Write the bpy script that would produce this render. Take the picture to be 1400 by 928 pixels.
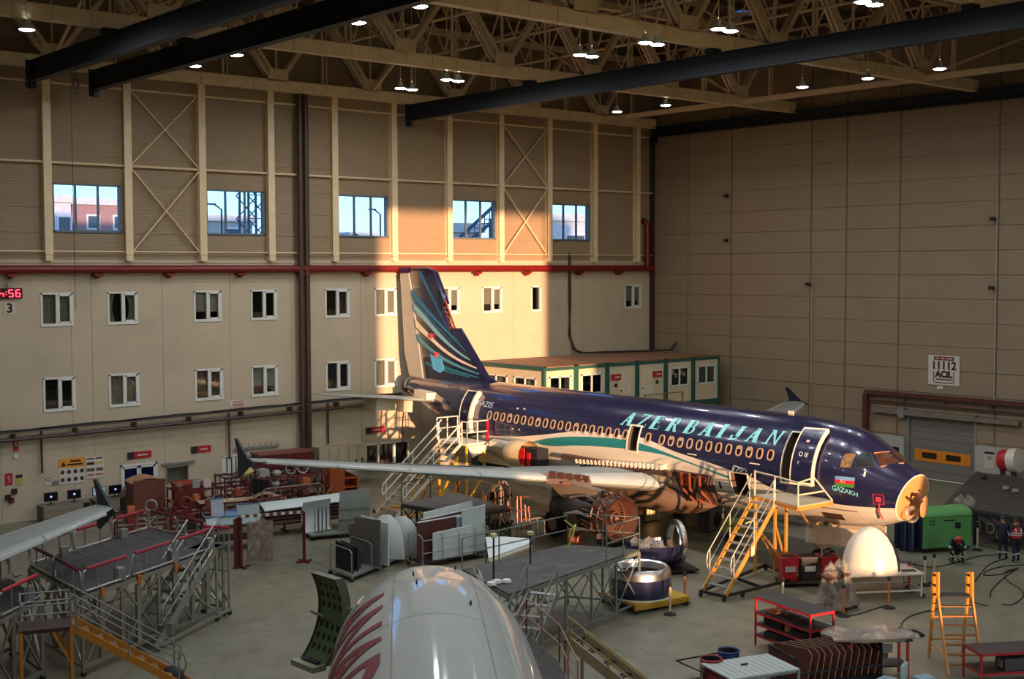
import bpy, bmesh, math, random
from mathutils import Vector, Matrix
for _o in list(bpy.data.objects): bpy.data.objects.remove(_o)
SC = bpy.context.scene
COL = SC.collection
random.seed(7)
PI = math.pi
V = Vector
# ------------------------------------------------------------------ camera
CAM = V((-62.9113, -59.6661, 11.6376))
RX = V((0.76252785, -0.64695057, -0.00249629))
RY = V((-0.03755022, -0.04040587, -0.99847751))
RZ = V((0.64586474, 0.76146065, -0.05510374))
FPX = 1755.256
cd = bpy.data.cameras.new('camera'); cam = bpy.data.objects.new('camera', cd); COL.objects.link(cam)
cd.sensor_width = 36.0; cd.lens = FPX / 1400 * 36.0; cd.clip_start = 0.5; cd.clip_end = 2000
cam.matrix_world = Matrix(((RX.x, -RY.x, -RZ.x, CAM.x), (RX.y, -RY.y, -RZ.y, CAM.y), (RX.z, -RY.z, -RZ.z, CAM.z), (0, 0, 0, 1)))
SC.camera = cam
# ------------------------------------------------------------------ sky, sun, exposure
SUN_H = V((0.353, 1.0, 0.0)).normalized()
SUN_DIR = V((SUN_H.x, SUN_H.y, -math.tan(math.radians(3.3)))).normalized()
SKY_STRENGTH = 0.42
SUN_ENERGY = 9.0
LAMP_W = 86.0
world = bpy.data.worlds.new('evening_sky'); SC.world = world; world.use_nodes = True
wn = world.node_tree.nodes; wl = world.node_tree.links; wn.clear()
sky = wn.new('ShaderNodeTexSky'); sky.sky_type = 'NISHITA'; sky.sun_disc = False
sky.sun_elevation = math.radians(14.0); sky.sun_rotation = math.atan2(-SUN_H.x, -SUN_H.y)
sky.air_density = 1.0; sky.dust_density = 0.5; sky.ozone_density = 3.0
bg = wn.new('ShaderNodeBackground'); bg.inputs['Strength'].default_value = SKY_STRENGTH
wo = wn.new('ShaderNodeOutputWorld')
wb = wn.new('ShaderNodeMix'); wb.data_type = 'RGBA'; wb.blend_type = 'MULTIPLY'; wb.inputs[0].default_value = 1.0; wb.inputs[7].default_value = (0.80, 0.97, 1.12, 1)
wl.new(sky.outputs[0], wb.inputs[6]); wl.new(wb.outputs[2], bg.inputs[0]); wl.new(bg.outputs[0], wo.inputs[0])
sd = bpy.data.lights.new('low_sun', 'SUN'); sd.energy = SUN_ENERGY; sd.color = (1.0, 0.575, 0.33); sd.angle = math.radians(0.55)
so = bpy.data.objects.new('low_sun', sd); COL.objects.link(so)
so.rotation_euler = SUN_DIR.to_track_quat('-Z', 'Y').to_euler(); so.location = (-80, -140, 40)
SC.view_settings.view_transform = 'Standard'; SC.view_settings.look = 'None'
SC.view_settings.gamma = 1.0; SC.view_settings.exposure = 0.0
try: SC.view_settings.use_curve_mapping = False
except Exception: pass
SC.cycles.max_bounces = 8; SC.cycles.diffuse_bounces = 5; SC.cycles.glossy_bounces = 4
SC.cycles.transparent_max_bounces = 12; SC.cycles.sample_clamp_indirect = 6.0
SC.cycles.caustics_reflective = False; SC.cycles.caustics_refractive = False
# ------------------------------------------------------------------ placing helpers (pixel of the 1400x928 photograph -> point in the hangar)
def ray(u, v): return RX * ((u - 700) / FPX) + RY * ((v - 464) / FPX) + RZ
def fl(u, v, z=0.0):
    q = ray(u, v); return CAM + q * ((z - CAM.z) / q.z)
def onY(u, v, y=0.0):
    q = ray(u, v); return CAM + q * ((y - CAM.y) / q.y)
def onX(u, v, x=0.0):
    q = ray(u, v); return CAM + q * ((x - CAM.x) / q.x)
# ------------------------------------------------------------------ materials
def lin(c):
    r = []
    for k in c[:3]:
        k /= 255.0
        r.append(k / 12.92 if k <= 0.04045 else ((k + 0.055) / 1.055) ** 2.4)
    return (r[0], r[1], r[2], 1.0)
MATS = {}
def mat(name, rgb, rough=0.55, metal=0.0, var=0.10, scale=2.0, bump=0.0, bscale=40.0, coat=0.0, rib=0.0, ribaxis='Z', ribn=9.0, dirt=None):
    if name in MATS: return MATS[name]
    m = bpy.data.materials.new(name); m.use_nodes = True; MATS[name] = m
    nt = m.node_tree; n = nt.nodes; l = nt.links
    b = n['Principled BSDF']
    b.inputs['Roughness'].default_value = rough; b.inputs['Metallic'].default_value = metal
    if coat: b.inputs['Coat Weight'].default_value = coat; b.inputs['Coat Roughness'].default_value = 0.06
    tc = n.new('ShaderNodeTexCoord')
    nz = n.new('ShaderNodeTexNoise'); nz.inputs['Scale'].default_value = scale; nz.inputs['Detail'].default_value = 5.0
    l.new(tc.outputs['Object'], nz.inputs['Vector'])
    rp = n.new('ShaderNodeMapRange'); rp.inputs[1].default_value = 0.3; rp.inputs[2].default_value = 0.7
    rp.inputs[3].default_value = 1 - var; rp.inputs[4].default_value = 1 + var
    l.new(nz.outputs['Fac'], rp.inputs[0])
    c = lin(rgb)
    mx = n.new('ShaderNodeMix'); mx.data_type = 'RGBA'; mx.blend_type = 'MULTIPLY'; mx.inputs[0].default_value = 1.0
    mx.inputs[6].default_value = c
    l.new(rp.outputs[0], mx.inputs[7])
    out = mx.outputs[2]
    if dirt:
        n2 = n.new('ShaderNodeTexNoise'); n2.inputs['Scale'].default_value = dirt[1]; n2.inputs['Detail'].default_value = 8.0; n2.inputs['Roughness'].default_value = 0.65
        l.new(tc.outputs['Object'], n2.inputs['Vector'])
        r2 = n.new('ShaderNodeMapRange'); r2.inputs[1].default_value = 0.52; r2.inputs[2].default_value = 0.72; r2.inputs[4].default_value = dirt[2]
        l.new(n2.outputs['Fac'], r2.inputs[0])
        m2 = n.new('ShaderNodeMix'); m2.data_type = 'RGBA'; m2.inputs[7].default_value = lin(dirt[0])
        l.new(r2.outputs[0], m2.inputs[0]); l.new(out, m2.inputs[6]); out = m2.outputs[2]
    l.new(out, b.inputs['Base Color'])
    last = None
    if rib:
        w = n.new('ShaderNodeTexWave'); w.bands_direction = ribaxis; w.inputs['Scale'].default_value = ribn; w.inputs['Distortion'].default_value = 0.0
        l.new(tc.outputs['Object'], w.inputs['Vector'])
        bp = n.new('ShaderNodeBump'); bp.inputs['Strength'].default_value = rib; bp.inputs['Distance'].default_value = 0.03
        l.new(w.outputs['Fac'], bp.inputs['Height']); last = bp
    if bump:
        n3 = n.new('ShaderNodeTexNoise'); n3.inputs['Scale'].default_value = bscale; n3.inputs['Detail'].default_value = 4.0
        l.new(tc.outputs['Object'], n3.inputs['Vector'])
        bp = n.new('ShaderNodeBump'); bp.inputs['Strength'].default_value = bump; bp.inputs['Distance'].default_value = 0.02
        l.new(n3.outputs['Fac'], bp.inputs['Height'])
        if last: l.new(last.outputs[0], bp.inputs['Normal'])
        last = bp
    if last: l.new(last.outputs[0], b.inputs['Normal'])
    return m
def glow(name, rgb, strength):
    if name in MATS: return MATS[name]
    m = bpy.data.materials.new(name); m.use_nodes = True; MATS[name] = m
    b = m.node_tree.nodes['Principled BSDF']; b.inputs['Base Color'].default_value = lin(rgb)
    b.inputs['Emission Color'].default_value = lin(rgb); b.inputs['Emission Strength'].default_value = strength
    return m
def glassy(name, tint, transp=0.7, rough=0.03):
    if name in MATS: return MATS[name]
    m = bpy.data.materials.new(name); m.use_nodes = True; MATS[name] = m
    n = m.node_tree.nodes; l = m.node_tree.links; n.clear()
    t = n.new('ShaderNodeBsdfTransparent'); t.inputs[0].default_value = lin(tint)
    g = n.new('ShaderNodeBsdfGlossy'); g.inputs['Roughness'].default_value = rough; g.inputs['Color'].default_value = (0.9, 0.9, 0.9, 1)
    w = n.new('ShaderNodeLayerWeight'); f = n.new('ShaderNodeMath'); f.operation = 'POWER'; f.inputs[1].default_value = 4.5; l.new(w.outputs['Facing'], f.inputs[0])
    a = n.new('ShaderNodeMath'); a.operation = 'MULTIPLY_ADD'; a.inputs[1].default_value = 0.9; a.inputs[2].default_value = 0.035; a.use_clamp = True
    mx = n.new('ShaderNodeMixShader'); o = n.new('ShaderNodeOutputMaterial')
    l.new(f.outputs[0], a.inputs[0]); l.new(a.outputs[0], mx.inputs[0]); l.new(t.outputs[0], mx.inputs[1]); l.new(g.outputs[0], mx.inputs[2]); l.new(mx.outputs[0], o.inputs[0])
    return m
def film(name, tint, alpha=0.45):
    """thin clear plastic sheeting: part see-through, part milky and shiny"""
    if name in MATS: return MATS[name]
    m = bpy.data.materials.new(name); m.use_nodes = True; MATS[name] = m
    n = m.node_tree.nodes; l = m.node_tree.links
    b = n['Principled BSDF']; b.inputs['Base Color'].default_value = lin(tint); b.inputs['Roughness'].default_value = 0.22
    tc = n.new('ShaderNodeTexCoord'); nz = n.new('ShaderNodeTexNoise'); nz.inputs['Scale'].default_value = 5.0; nz.inputs['Detail'].default_value = 5.0
    l.new(tc.outputs['Object'], nz.inputs['Vector'])
    rp = n.new('ShaderNodeMapRange'); rp.inputs[1].default_value = 0.35; rp.inputs[2].default_value = 0.65
    rp.inputs[3].default_value = alpha - 0.15; rp.inputs[4].default_value = alpha + 0.22
    l.new(nz.outputs['Fac'], rp.inputs[0]); l.new(rp.outputs[0], b.inputs['Alpha'])
    bp = n.new('ShaderNodeBump'); bp.inputs['Strength'].default_value = 0.8; bp.inputs['Distance'].default_value = 0.05
    l.new(nz.outputs['Fac'], bp.inputs['Height']); l.new(bp.outputs[0], b.inputs['Normal'])
    return m
# ------------------------------------------------------------------ mesh builder
class MB:
    def __init__(s): s.v = []; s.f = []; s.mi = []; s.cur = 0
    def add(s, vs, fs):
        o = len(s.v); s.v += [tuple(p) for p in vs]
        for f in fs: s.f.append(tuple(i + o for i in f)); s.mi.append(s.cur)
        return s
    def box(s, x0, x1, y0, y1, z0, z1):
        return s.add([(x0,y0,z0),(x1,y0,z0),(x1,y1,z0),(x0,y1,z0),(x0,y0,z1),(x1,y0,z1),(x1,y1,z1),(x0,y1,z1)],
                     [(0,3,2,1),(4,5,6,7),(0,1,5,4),(1,2,6,5),(2,3,7,6),(3,0,4,7)])
    def cbox(s, c, sx, sy, sz, rz=0.0, tilt=None):
        vs = []
        M = Matrix.Rotation(rz, 3, 'Z')
        if tilt: M = M @ Matrix.Rotation(tilt[1], 3, tilt[0])
        for a, b, d in ((-1,-1,-1),(1,-1,-1),(1,1,-1),(-1,1,-1),(-1,-1,1),(1,-1,1),(1,1,1),(-1,1,1)):
            vs.append(V(c) + M @ V((a*sx/2, b*sy/2, d*sz/2)))
        return s.add(vs, [(0,3,2,1),(4,5,6,7),(0,1,5,4),(1,2,6,5),(2,3,7,6),(3,0,4,7)])
    def bar(s, p, q, w, h=None, up=(0,0,1)):
        p = V(p); q = V(q); h = h or w; d = (q - p)
        if d.length < 1e-6: return s
        d.normalize(); u = V(up)
        if abs(d.dot(u)) > 0.98: u = V((1, 0, 0)) if abs(d.x) < 0.9 else V((0, 1, 0))
        a = d.cross(u).normalized() * (w / 2); b = a.cross(d).normalized() * (h / 2)
        vs = [p-a-b, p+a-b, p+a+b, p-a+b, q-a-b, q+a-b, q+a+b, q-a+b]
        return s.add(vs, [(0,1,2,3),(7,6,5,4),(0,4,5,1),(1,5,6,2),(2,6,7,3),(3,7,4,0)])
    def tube(s, pts, r, n=6, closed=False, cap=True):
        pts = [V(p) for p in pts]; k = len(pts)
        rr = r if isinstance(r, (list, tuple)) else [r] * k
        vs = []; prev = None
        for i, p in enumerate(pts):
            if closed: d = pts[(i+1) % k] - pts[i-1]
            else: d = pts[min(i+1, k-1)] - pts[max(i-1, 0)]
            if d.length < 1e-9: d = V((0, 0, 1))
            d.normalize()
            if prev is None:
                u = V((0,0,1)) if abs(d.z) < 0.95 else V((1,0,0))
                a = d.cross(u).normalized()
            else:
                a = (prev - d * prev.dot(d))
                a = a.normalized() if a.length > 1e-6 else d.cross(V((0,0,1))).normalized()
            prev = a; b = d.cross(a)
            for j in range(n):
                t = 2*PI*j/n; vs.append(p + (a*math.cos(t) + b*math.sin(t)) * rr[i])
        fs = []
        for i in range(k if closed else k-1):
            o = i*n; o2 = ((i+1) % k)*n
            for j in range(n): fs.append((o+j, o+(j+1) % n, o2+(j+1) % n, o2+j))
        if cap and not closed: fs.append(tuple(range(n-1, -1, -1))); fs.append(tuple((k-1)*n + j for j in range(n)))
        return s.add(vs, fs)
    def lathe(s, prof, n=24, o=(0,0,0), ax=(0,0,1), a0=0.0, a1=2*PI):
        """prof: (radius, distance along axis)"""
        ax = V(ax).normalized(); u = V((0,0,1)) if abs(ax.z) < 0.9 else V((1,0,0))
        a = ax.cross(u).normalized(); b = ax.cross(a)
        full = abs(a1 - a0 - 2*PI) < 1e-6; m = n if full else n + 1
        vs = []; fs = []
        for r, z in prof:
            for j in range(m):
                t = a0 + (a1-a0)*j/n; vs.append(V(o) + ax*z + (a*math.cos(t) + b*math.sin(t))*r)
        for i in range(len(prof)-1):
            for j in range(n):
                j2 = (j+1) % m; fs.append((i*m+j, i*m+j2, (i+1)*m+j2, (i+1)*m+j))
        return s.add(vs, fs)
    def cyl(s, c, r, h, n=12, ax=(0,0,1)):
        return s.lathe([(0.0001, 0), (r, 0), (r, h), (0.0001, h)], n, c, ax)
    def prism(s, poly, d):
        """closed polygon of 3D points pushed along d"""
        k = len(poly); p = [V(q) for q in poly]; d = V(d)
        return s.add(p + [q + d for q in p], [tuple(range(k-1, -1, -1)), tuple(range(k, 2*k))] + [(i, (i+1) % k, k+(i+1) % k, k+i) for i in range(k)])
    def grid(s, rows, closed=False):
        nr = len(rows); nc = len(rows[0]); vs = [p for r in rows for p in r]; fs = []
        for i in range(nr-1):
            for j in range(nc if closed else nc-1):
                j2 = (j+1) % nc; fs.append((i*nc+j, i*nc+j2, (i+1)*nc+j2, (i+1)*nc+j))
        return s.add(vs, fs)
    def mesh(s, name, mats, smooth=False, fix=True):
        me = bpy.data.meshes.new(name); me.from_pydata([tuple(p) for p in s.v], [], s.f)
        for m in (mats if isinstance(mats, (list, tuple)) else [mats]): me.materials.append(m)
        if any(s.mi): me.polygons.foreach_set('material_index', s.mi)
        if fix:
            bm = bmesh.new(); bm.from_mesh(me); bmesh.ops.recalc_face_normals(bm, faces=bm.faces); bm.to_mesh(me); bm.free()
        if smooth:
            me.polygons.foreach_set('use_smooth', [True] * len(me.polygons))
            try: me.set_sharp_from_angle(angle=math.radians(40 if smooth is True else smooth))
            except Exception: pass
        me.update(); return me
def obj(name, data, parent=None, loc=None, rz=None):
    o = bpy.data.objects.new(name, data); COL.objects.link(o)
    if parent: o.parent = parent
    if loc is not None: o.location = loc
    if rz is not None: o.rotation_euler = (0, 0, rz)
    return o
def part(name, mb, m, parent=None, smooth=False, kind=None, label=None, fix=True):
    o = obj(name, mb.mesh(name, m, smooth, fix), parent)
    if kind: o['kind'] = kind
    if label: o['label'] = label
    return o
def tag(o, label=None, cat=None, group=None, kind=None):
    if label: o['label'] = label
    if cat: o['category'] = cat
    if group: o['group'] = group
    if kind: o['kind'] = kind
    return o
def thing(name, label, cat, loc=(0,0,0), rz=0.0, group=None):
    o = obj(name, None, None, loc, rz); o.empty_display_size = 0.2
    return tag(o, label, cat, group)
def solo(name, mb, m, label, cat, loc=(0,0,0), rz=0.0, group=None, smooth=False):
    o = obj(name, mb.mesh(name, m, smooth), None, loc, rz)
    return tag(o, label, cat, group)
def struct(name, mb, m, smooth=False):
    o = part(name, mb, m, None, smooth); o['kind'] = 'structure'; return o
def structE(name, loc=(0,0,0)):
    o = obj(name, None, None, loc); o['kind'] = 'structure'; return o
def dup(root, loc, rz=0.0, label=None, group=None):
    r = root.copy(); COL.objects.link(r); r.location = loc; r.rotation_euler = (0, 0, rz)
    if label: r['label'] = label
    if group: r['group'] = group
    for ch in list(root.children):
        c = ch.copy(); COL.objects.link(c); c.parent = r
        for g in list(ch.children):
            d = g.copy(); COL.objects.link(d); d.parent = c
    return r
def text_mb(body, size=1.0, shear=0.0, bold=0.0, depth=0.0, spacing=1.0):
    """flat lettering as a mesh in XY, centred"""
    c = bpy.data.curves.new('lettering', 'FONT'); c.body = body; c.size = size; c.shear = shear; c.offset = bold
    c.align_x = 'CENTER'; c.align_y = 'CENTER'; c.extrude = depth; c.resolution_u = 3; c.space_character = spacing
    o = bpy.data.objects.new('lettering', c); COL.objects.link(o)
    dg = bpy.context.evaluated_depsgraph_get(); me = bpy.data.meshes.new_from_object(o.evaluated_get(dg))
    vs = [v.co.copy() for v in me.vertices]; fs = [tuple(p.vertices) for p in me.polygons]
    bpy.data.objects.remove(o); bpy.data.curves.remove(c); bpy.data.meshes.remove(me)
    return vs, fs
def text_on(mb, body, o, ex, ey, size, **k):
    vs, fs = text_mb(body, size, **k); o = V(o); ex = V(ex); ey = V(ey)
    return mb.add([o + ex*p.x + ey*p.y for p in vs], fs)
CREAM = mat('cream_wall_paint', (194, 176, 150), 0.6, var=0.05, scale=0.6, dirt=((150,138,118), 0.5, 0.35))
CLAD = mat('beige_ribbed_cladding', (158, 136, 108), 0.55, var=0.06, scale=0.7, rib=0.5, ribn=5.0)
STEEL_B = mat('beige_painted_steel', (232, 206, 166), 0.5, var=0.08)
STEEL_D = mat('dark_blue_crane_paint', (11, 22, 30), 0.6, var=0.1)
ALU = mat('brushed_aluminium', (176, 176, 172), 0.38, 0.85, var=0.08)
ALUW = mat('dull_aluminium', (150, 150, 146), 0.55, 0.5, var=0.1)
DARK = mat('matt_black', (20, 20, 21), 0.7)
RUB = mat('black_rubber', (24, 24, 25), 0.8, bump=0.1)
WHITE = mat('white_upvc', (222, 220, 212), 0.4, var=0.03)
WPNL = mat('white_composite_panel', (206, 212, 210), 0.4, var=0.05, scale=3)
GPNL = mat('grey_primer_panel', (134, 132, 126), 0.6, var=0.08)
RED = mat('red_pad', (176, 22, 40), 0.45)
REDP = mat('red_paint', (190, 34, 40), 0.4)
MAROON = mat('maroon_painted_steel', (92, 24, 26), 0.5, var=0.15)
MAROOND = mat('dark_maroon_steel', (66, 26, 26), 0.6, var=0.2)
ORANGE = mat('orange_paint', (214, 120, 36), 0.45)
YELLOW = mat('yellow_safety_paint', (218, 164, 40), 0.45)
BROWN = mat('brown_composite', (104, 58, 42), 0.55, var=0.15)
GLASS_D = glassy('office_glass', (236, 238, 236))
GREY_DK = mat('dark_grey_deck', (64, 64, 60), 0.7, bump=0.3, bscale=14, var=.2, dirt=((104,102,94), 1.6, 0.7))
GREENP = mat('green_grey_painted_frame', (112, 118, 108), 0.55, var=0.12)
PLASTIC = film('clear_plastic_sheeting', (176, 164, 148), 0.36)
# ================================================================== SETTING
XL, YF, ZT = -86.0, -76.0, 25.6          # left wall, front wall, roof
# floor: sealed concrete, stained, with pour joints
fm = mat('sealed_concrete', (122, 118, 98), 0.42, var=0.16, scale=0.9, bump=0.05, bscale=6, dirt=((84,80,66), 1.7, 0.75))
mb = MB(); mb.box(XL, 0, YF, 0, -0.3, 0); floor = struct('floor', mb, fm)
# ---- back wall
COLX = [-1.62 - 3.905*k for k in range(0, 20)]
def holes_wall(mb, x0, x1, z0, z1, y0, y1, holes):
    xs = sorted({x0, x1} | {h[0] for h in holes} | {h[1] for h in holes}); zs = sorted({z0, z1} | {h[2] for h in holes} | {h[3] for h in holes})
    for b in range(len(zs)-1):
        run = None
        for a in range(len(xs)-1):
            cx = (xs[a]+xs[a+1])/2; cz = (zs[b]+zs[b+1])/2
            hole = any(h[0] < cx < h[1] and h[2] < cz < h[3] for h in holes)
            if not hole: run = xs[a] if run is None else run
            if run is not None and (hole or a == len(xs)-2):
                e = xs[a] if hole else xs[a+1]
                if e > run: mb.box(run, e, y0, y1, zs[b], zs[b+1])
                run = None
W3 = [(-41.0,-39.52),(-37.79,-36.31),(-33.29,-31.82),(-30.08,-28.6),(-25.58,-24.07),(-22.34,-20.9),(-17.85,-16.37),(-14.6,-13.11),(-10.73,-9.98),(-2.55,-1.05),(-48.8,-47.3),(-45.6,-44.1)]
W2 = [(-40.97,-39.49),(-37.79,-36.31),(-33.29,-31.79),(-30.1,-28.6),(-25.56,-24.05),(-22.38,-20.9),(-48.8,-47.3),(-45.6,-44.1)]
UPW = []
for k in (1, 3, 5, 7, 9, 11, 13): UPW.append((COLX[k+1]+.3, COLX[k]-.3))
HOL = [(a, b, 9.05, 10.55) for a, b in W3] + [(a, b, 5.05, 6.58) for a, b in W2]
GD = [(-37.3,-35.45,0,2.13),(-34.95,-33.75,0.95,1.8),(-31.9,-30.2,0,2.05),(-23.98,-20.0,0.5,1.85)]
mb = MB(); holes_wall(mb, XL, 0.4, 0, 12.0, 0.0, 0.35, HOL + GD)
mb.cur = 1; holes_wall(mb, XL, 0.4, 12.0, ZT, 0.05, 0.35, [(a, b, 13.39, 15.68) for a, b in UPW])
wall_back = struct('wall_back', mb, [CREAM, CLAD])
mb = MB(); mb.box(XL, 0, -0.05, 0.05, 11.95, 12.12); part('capping_strip', mb, CREAM, wall_back)
ZS = [12.12, 13.36, 14.52, 15.70, 17.0, 18.3, 19.6, 20.85, 22.1, 23.4, 24.7]
PAN = {}
for k in range(0, 13):
    xr = COLX[k]; xl = COLX[k+1]; win = k % 2 == 1
    for i in range(len(ZS)-1):
        if win and i in (1, 2): continue
        key = round(ZS[i+1]-ZS[i], 3)
        if key not in PAN: PAN[key] = MB().box(-1.945, 1.945, -0.03, 0.0, 0.02, key-0.02).mesh('panel', CLAD)
        obj('panel', PAN[key], wall_back, ((xl+xr)/2, 0.05, ZS[i]))
mb = MB().box(-1.6, -0.0, 0.02, 0.05, 12.12, 24.7); part('panel', mb, CLAD, wall_back)
cm = MB(); cm.box(-.17,.17,-.16,.0,0,8.75).box(-.19,.19,-.34,-.30,0,8.75).box(-.03,.03,-.32,0,0,8.75); cmesh = cm.mesh('column', STEEL_B)
ft = MB(); ft.box(-.17,.17,-.36,.0,-.28,0).box(-.11,.11,-.37,-.33,-.2,-.06); fmesh = ft.mesh('column_foot', STEEL_B)
for k in range(0, 14):
    c = obj('column', cmesh, wall_back, (COLX[k], 0.02, 12.35)); obj('column_foot', fmesh, wall_back, (COLX[k], 0.02, 12.33))
for z, r in ((16.62, .06), (20.28, .06), (12.5, .035)):
    mb = MB(); mb.tube([(COLX[13], -.2, z), (0, -.2, z)], r); part('girt', mb, STEEL_B, wall_back)
for k in (2, 8, 12):
    xr, xl = COLX[k]-.17, COLX[k+1]+.17
    for za, zb in ((12.5, 16.55), (16.7, 20.3)):
        for p, q in (((xl, za), (xr, zb)), ((xl, zb), (xr, za))):
            mb = MB(); y = -.24 if p[1] < q[1] else -.16
            mb.bar((p[0], y, p[1]), (q[0], y, q[1]), .13, .05); part('cross_brace', mb, STEEL_B, wall_back)
for x in (-43.0, -39.6, -38.6, -35.0, -31.3, -27.7, -23.3, -19.2, -12.2, -6.4):
    mb = MB(); mb.box(x-.012, x+.012, -.008, 0.0, 0.1, 11.5); part('joint_strip', mb, mat('grey_sealant', (150,142,124), .7), wall_back)
# windows ------------------------------------------------------------
NWIN = [0]
def window_E(loc):
    NWIN[0] += 1; return structE('window_%d' % NWIN[0], loc)
FRB = mat('blue_grey_window_frame', (96, 110, 122), .45)
SKYG = glassy('upper_window_glass', (214, 228, 244))
for a, b in UPW:
    w = window_E(((a+b)/2, 0, 13.39)); hw = (b-a)/2; h = 2.29
    f = MB(); f.box(-hw, -hw+.07, -.06, .2, 0, h).box(hw-.07, hw, -.06, .2, 0, h).box(-hw, hw, -.06, .2, 0, .09).box(-hw, hw, -.06, .2, h-.07, h); part('window_frame', f, FRB, w)
    for t in (-1/3, 1/3):
        f = MB(); f.box(t*hw-.04, t*hw+.04, -.03, .1, .09, h-.07); part('mullion', f, FRB, w)
    for t in (-1, 0, 1):
        f = MB(); f.box(t*hw*2/3-hw/3+.04, t*hw*2/3+hw/3-.04, .05, .06, .09, h-.07); part('pane', f, SKYG, w)
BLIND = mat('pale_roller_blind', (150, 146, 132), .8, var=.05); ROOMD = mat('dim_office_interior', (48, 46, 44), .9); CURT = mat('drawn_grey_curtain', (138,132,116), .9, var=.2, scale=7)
DESK = mat('wood_desk', (110, 84, 58), .5)
def office_window(a, b, z0, z1, style):
    w = window_E(((a+b)/2, 0, z0)); hw = (b-a)/2; h = z1-z0
    f = MB(); f.box(-hw-.03, -hw+.07, -.03, .12, 0, h).box(hw-.07, hw+.03, -.03, .12, 0, h).box(-hw-.03, hw+.03, -.05, .12, -.06, .07).box(-hw-.03, hw+.03, -.03, .12, h-.07, h+.02)
    part('window_frame', f, WHITE, w)
    if hw > .5:
        f = MB(); f.box(-.06, .05, -.035, .1, .05, h-.05); part('mullion', f, WHITE, w)
        f = MB(); f.box(.05, .12, -.03, .09, .07, h-.07).box(hw-.14, hw-.07, -.03, .09, .07, h-.07).box(.05, hw-.07, -.03, .09, .07, .15).box(.05, hw-.07, -.03, .09, h-.15, h-.07); part('sash', f, WHITE, w)
        f = MB(); f.box(.1, hw-.12, .03, .04, .1, h-.1); part('pane', f, GLASS_D, w)
        f = MB(); f.box(-hw+.05, -.04, .05, .06, .05, h-.05); part('pane', f, GLASS_D, w)
    else:
        f = MB(); f.box(-hw+.05, hw-.05, .05, .06, .05, h-.05); part('pane', f, GLASS_D, w)
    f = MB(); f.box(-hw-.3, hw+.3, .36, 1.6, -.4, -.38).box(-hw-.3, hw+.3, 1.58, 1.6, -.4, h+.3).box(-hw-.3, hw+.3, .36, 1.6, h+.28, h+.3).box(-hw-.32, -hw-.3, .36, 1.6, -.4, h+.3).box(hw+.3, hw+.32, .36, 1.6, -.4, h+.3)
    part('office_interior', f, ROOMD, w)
    if style in ('blind', 'half'):
        z = 0.05 if style == 'blind' else h*.3
        for x0, x1 in ((-hw+.06, -.06), (.1, hw-.1)) if hw > .5 else ((-hw+.06, hw-.06),):
            f = MB(); f.box(x0, x1, .14, .15, z, h-.05); part('roller_blind', f, BLIND, w)
    if style == 'curtain':
        rows = [[V((-hw+.05+2*hw*.95*i/26, .17+.03*math.sin(i*1.9), zz)) for i in range(27)] for zz in (.02, h-.03)]
        f = MB(); f.grid(rows); part('curtain', f, CURT, w)
    if style == 'swag':
        for x0, x1, s in ((-hw+.06, -hw*.4, 1), (hw*.3, hw-.08, -1)):
            rows = []
            for i in range(9):
                t = i/8; e = x1 - s*0 - (x1-x0)*.4*math.sin(PI*t)*(1 if s > 0 else 0); b0 = x0 + (x1-x0)*.4*math.sin(PI*t)*(1 if s < 0 else 0)
                rows.append([V((b0+(e-b0)*j/6, .16+.03*math.sin(j*2.2), .03+(h-.08)*t)) for j in range(7)])
            f = MB(); f.grid(rows); part('curtain', f, CURT, w)
    if style == 'dark':
        f = MB(); f.box(-hw*.8, hw*.5, .8, 1.2, -.38, .32); part('desk', f, DESK, w)
S3 = ['curtain','swag','half','dark','dark','blind','half','half','dark','half','dark','blind']
S2 = ['dark','curtain','dark','half','dark','blind','dark','half']
for (a, b), s in zip(W3, S3): office_window(a, b, 9.05, 10.55, s)
for (a, b), s in zip(W2, S2): office_window(a, b, 5.05, 6.58, s)
# ground floor: glazed double door, counter window, second opening, glazed office front
GLASS_B = glassy('door_glass', (196, 220, 238))  # blue tint stands in for sky reflected in the panes
d1 = structE('door_1', (-36.37, 0, 0))
f = MB(); f.box(-.95,-.85,-.04,.14,0,2.13).box(.85,.95,-.04,.14,0,2.13).box(-.95,.95,-.04,.14,2.03,2.13); part('door_frame', f, WHITE, d1)
for s in (-1, 1):
    x0, x1 = (-.85, -.01) if s < 0 else (.01, .85)
    f = MB(); f.box(x0,x0+.1,-.02,.06,0.02,2.02).box(x1-.1,x1,-.02,.06,0.02,2.02).box(x0,x1,-.02,.06,0.02,.16).box(x0,x1,-.02,.06,.95,1.05).box(x0,x1,-.02,.06,1.92,2.02)
    lf = part('door_leaf', f, WHITE, d1)
    f = MB(); f.box(x0+.1,x1-.1,.01,.02,1.05,1.92); part('pane', f, GLASS_B, lf)
    f = MB(); f.box(x0+.1,x1-.1,.01,.02,.16,.95); part('pane', f, GLASS_B, lf)
    f = MB(); f.box(-s*.0+s*.06, s*.09, -.07, -.02, .9, 1.15); part('handle', f, DARK, lf)
f = MB(); f.box(-1.1,1.1,.36,3.0,-.02,0).box(-1.1,1.1,3.0,3.02,0,2.4).box(-1.12,-1.1,.36,3,0,2.4).box(1.1,1.12,.36,3,0,2.4).box(-1.1,1.1,.36,3.,2.4,2.42); part('lobby', f, mat('lobby_sky_reflection', (150,196,226), .8), d1)  # blue walls painted as the sky reflection seen in the door panes
w = window_E((-34.35, 0, .95)); f = MB(); f.box(-.6,-.55,-.03,.1,0,.85).box(.55,.6,-.03,.1,0,.85).box(-.6,.6,-.03,.1,0,.05).box(-.6,.6,-.03,.1,.8,.85); part('window_frame', f, ALUW, w)
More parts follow.
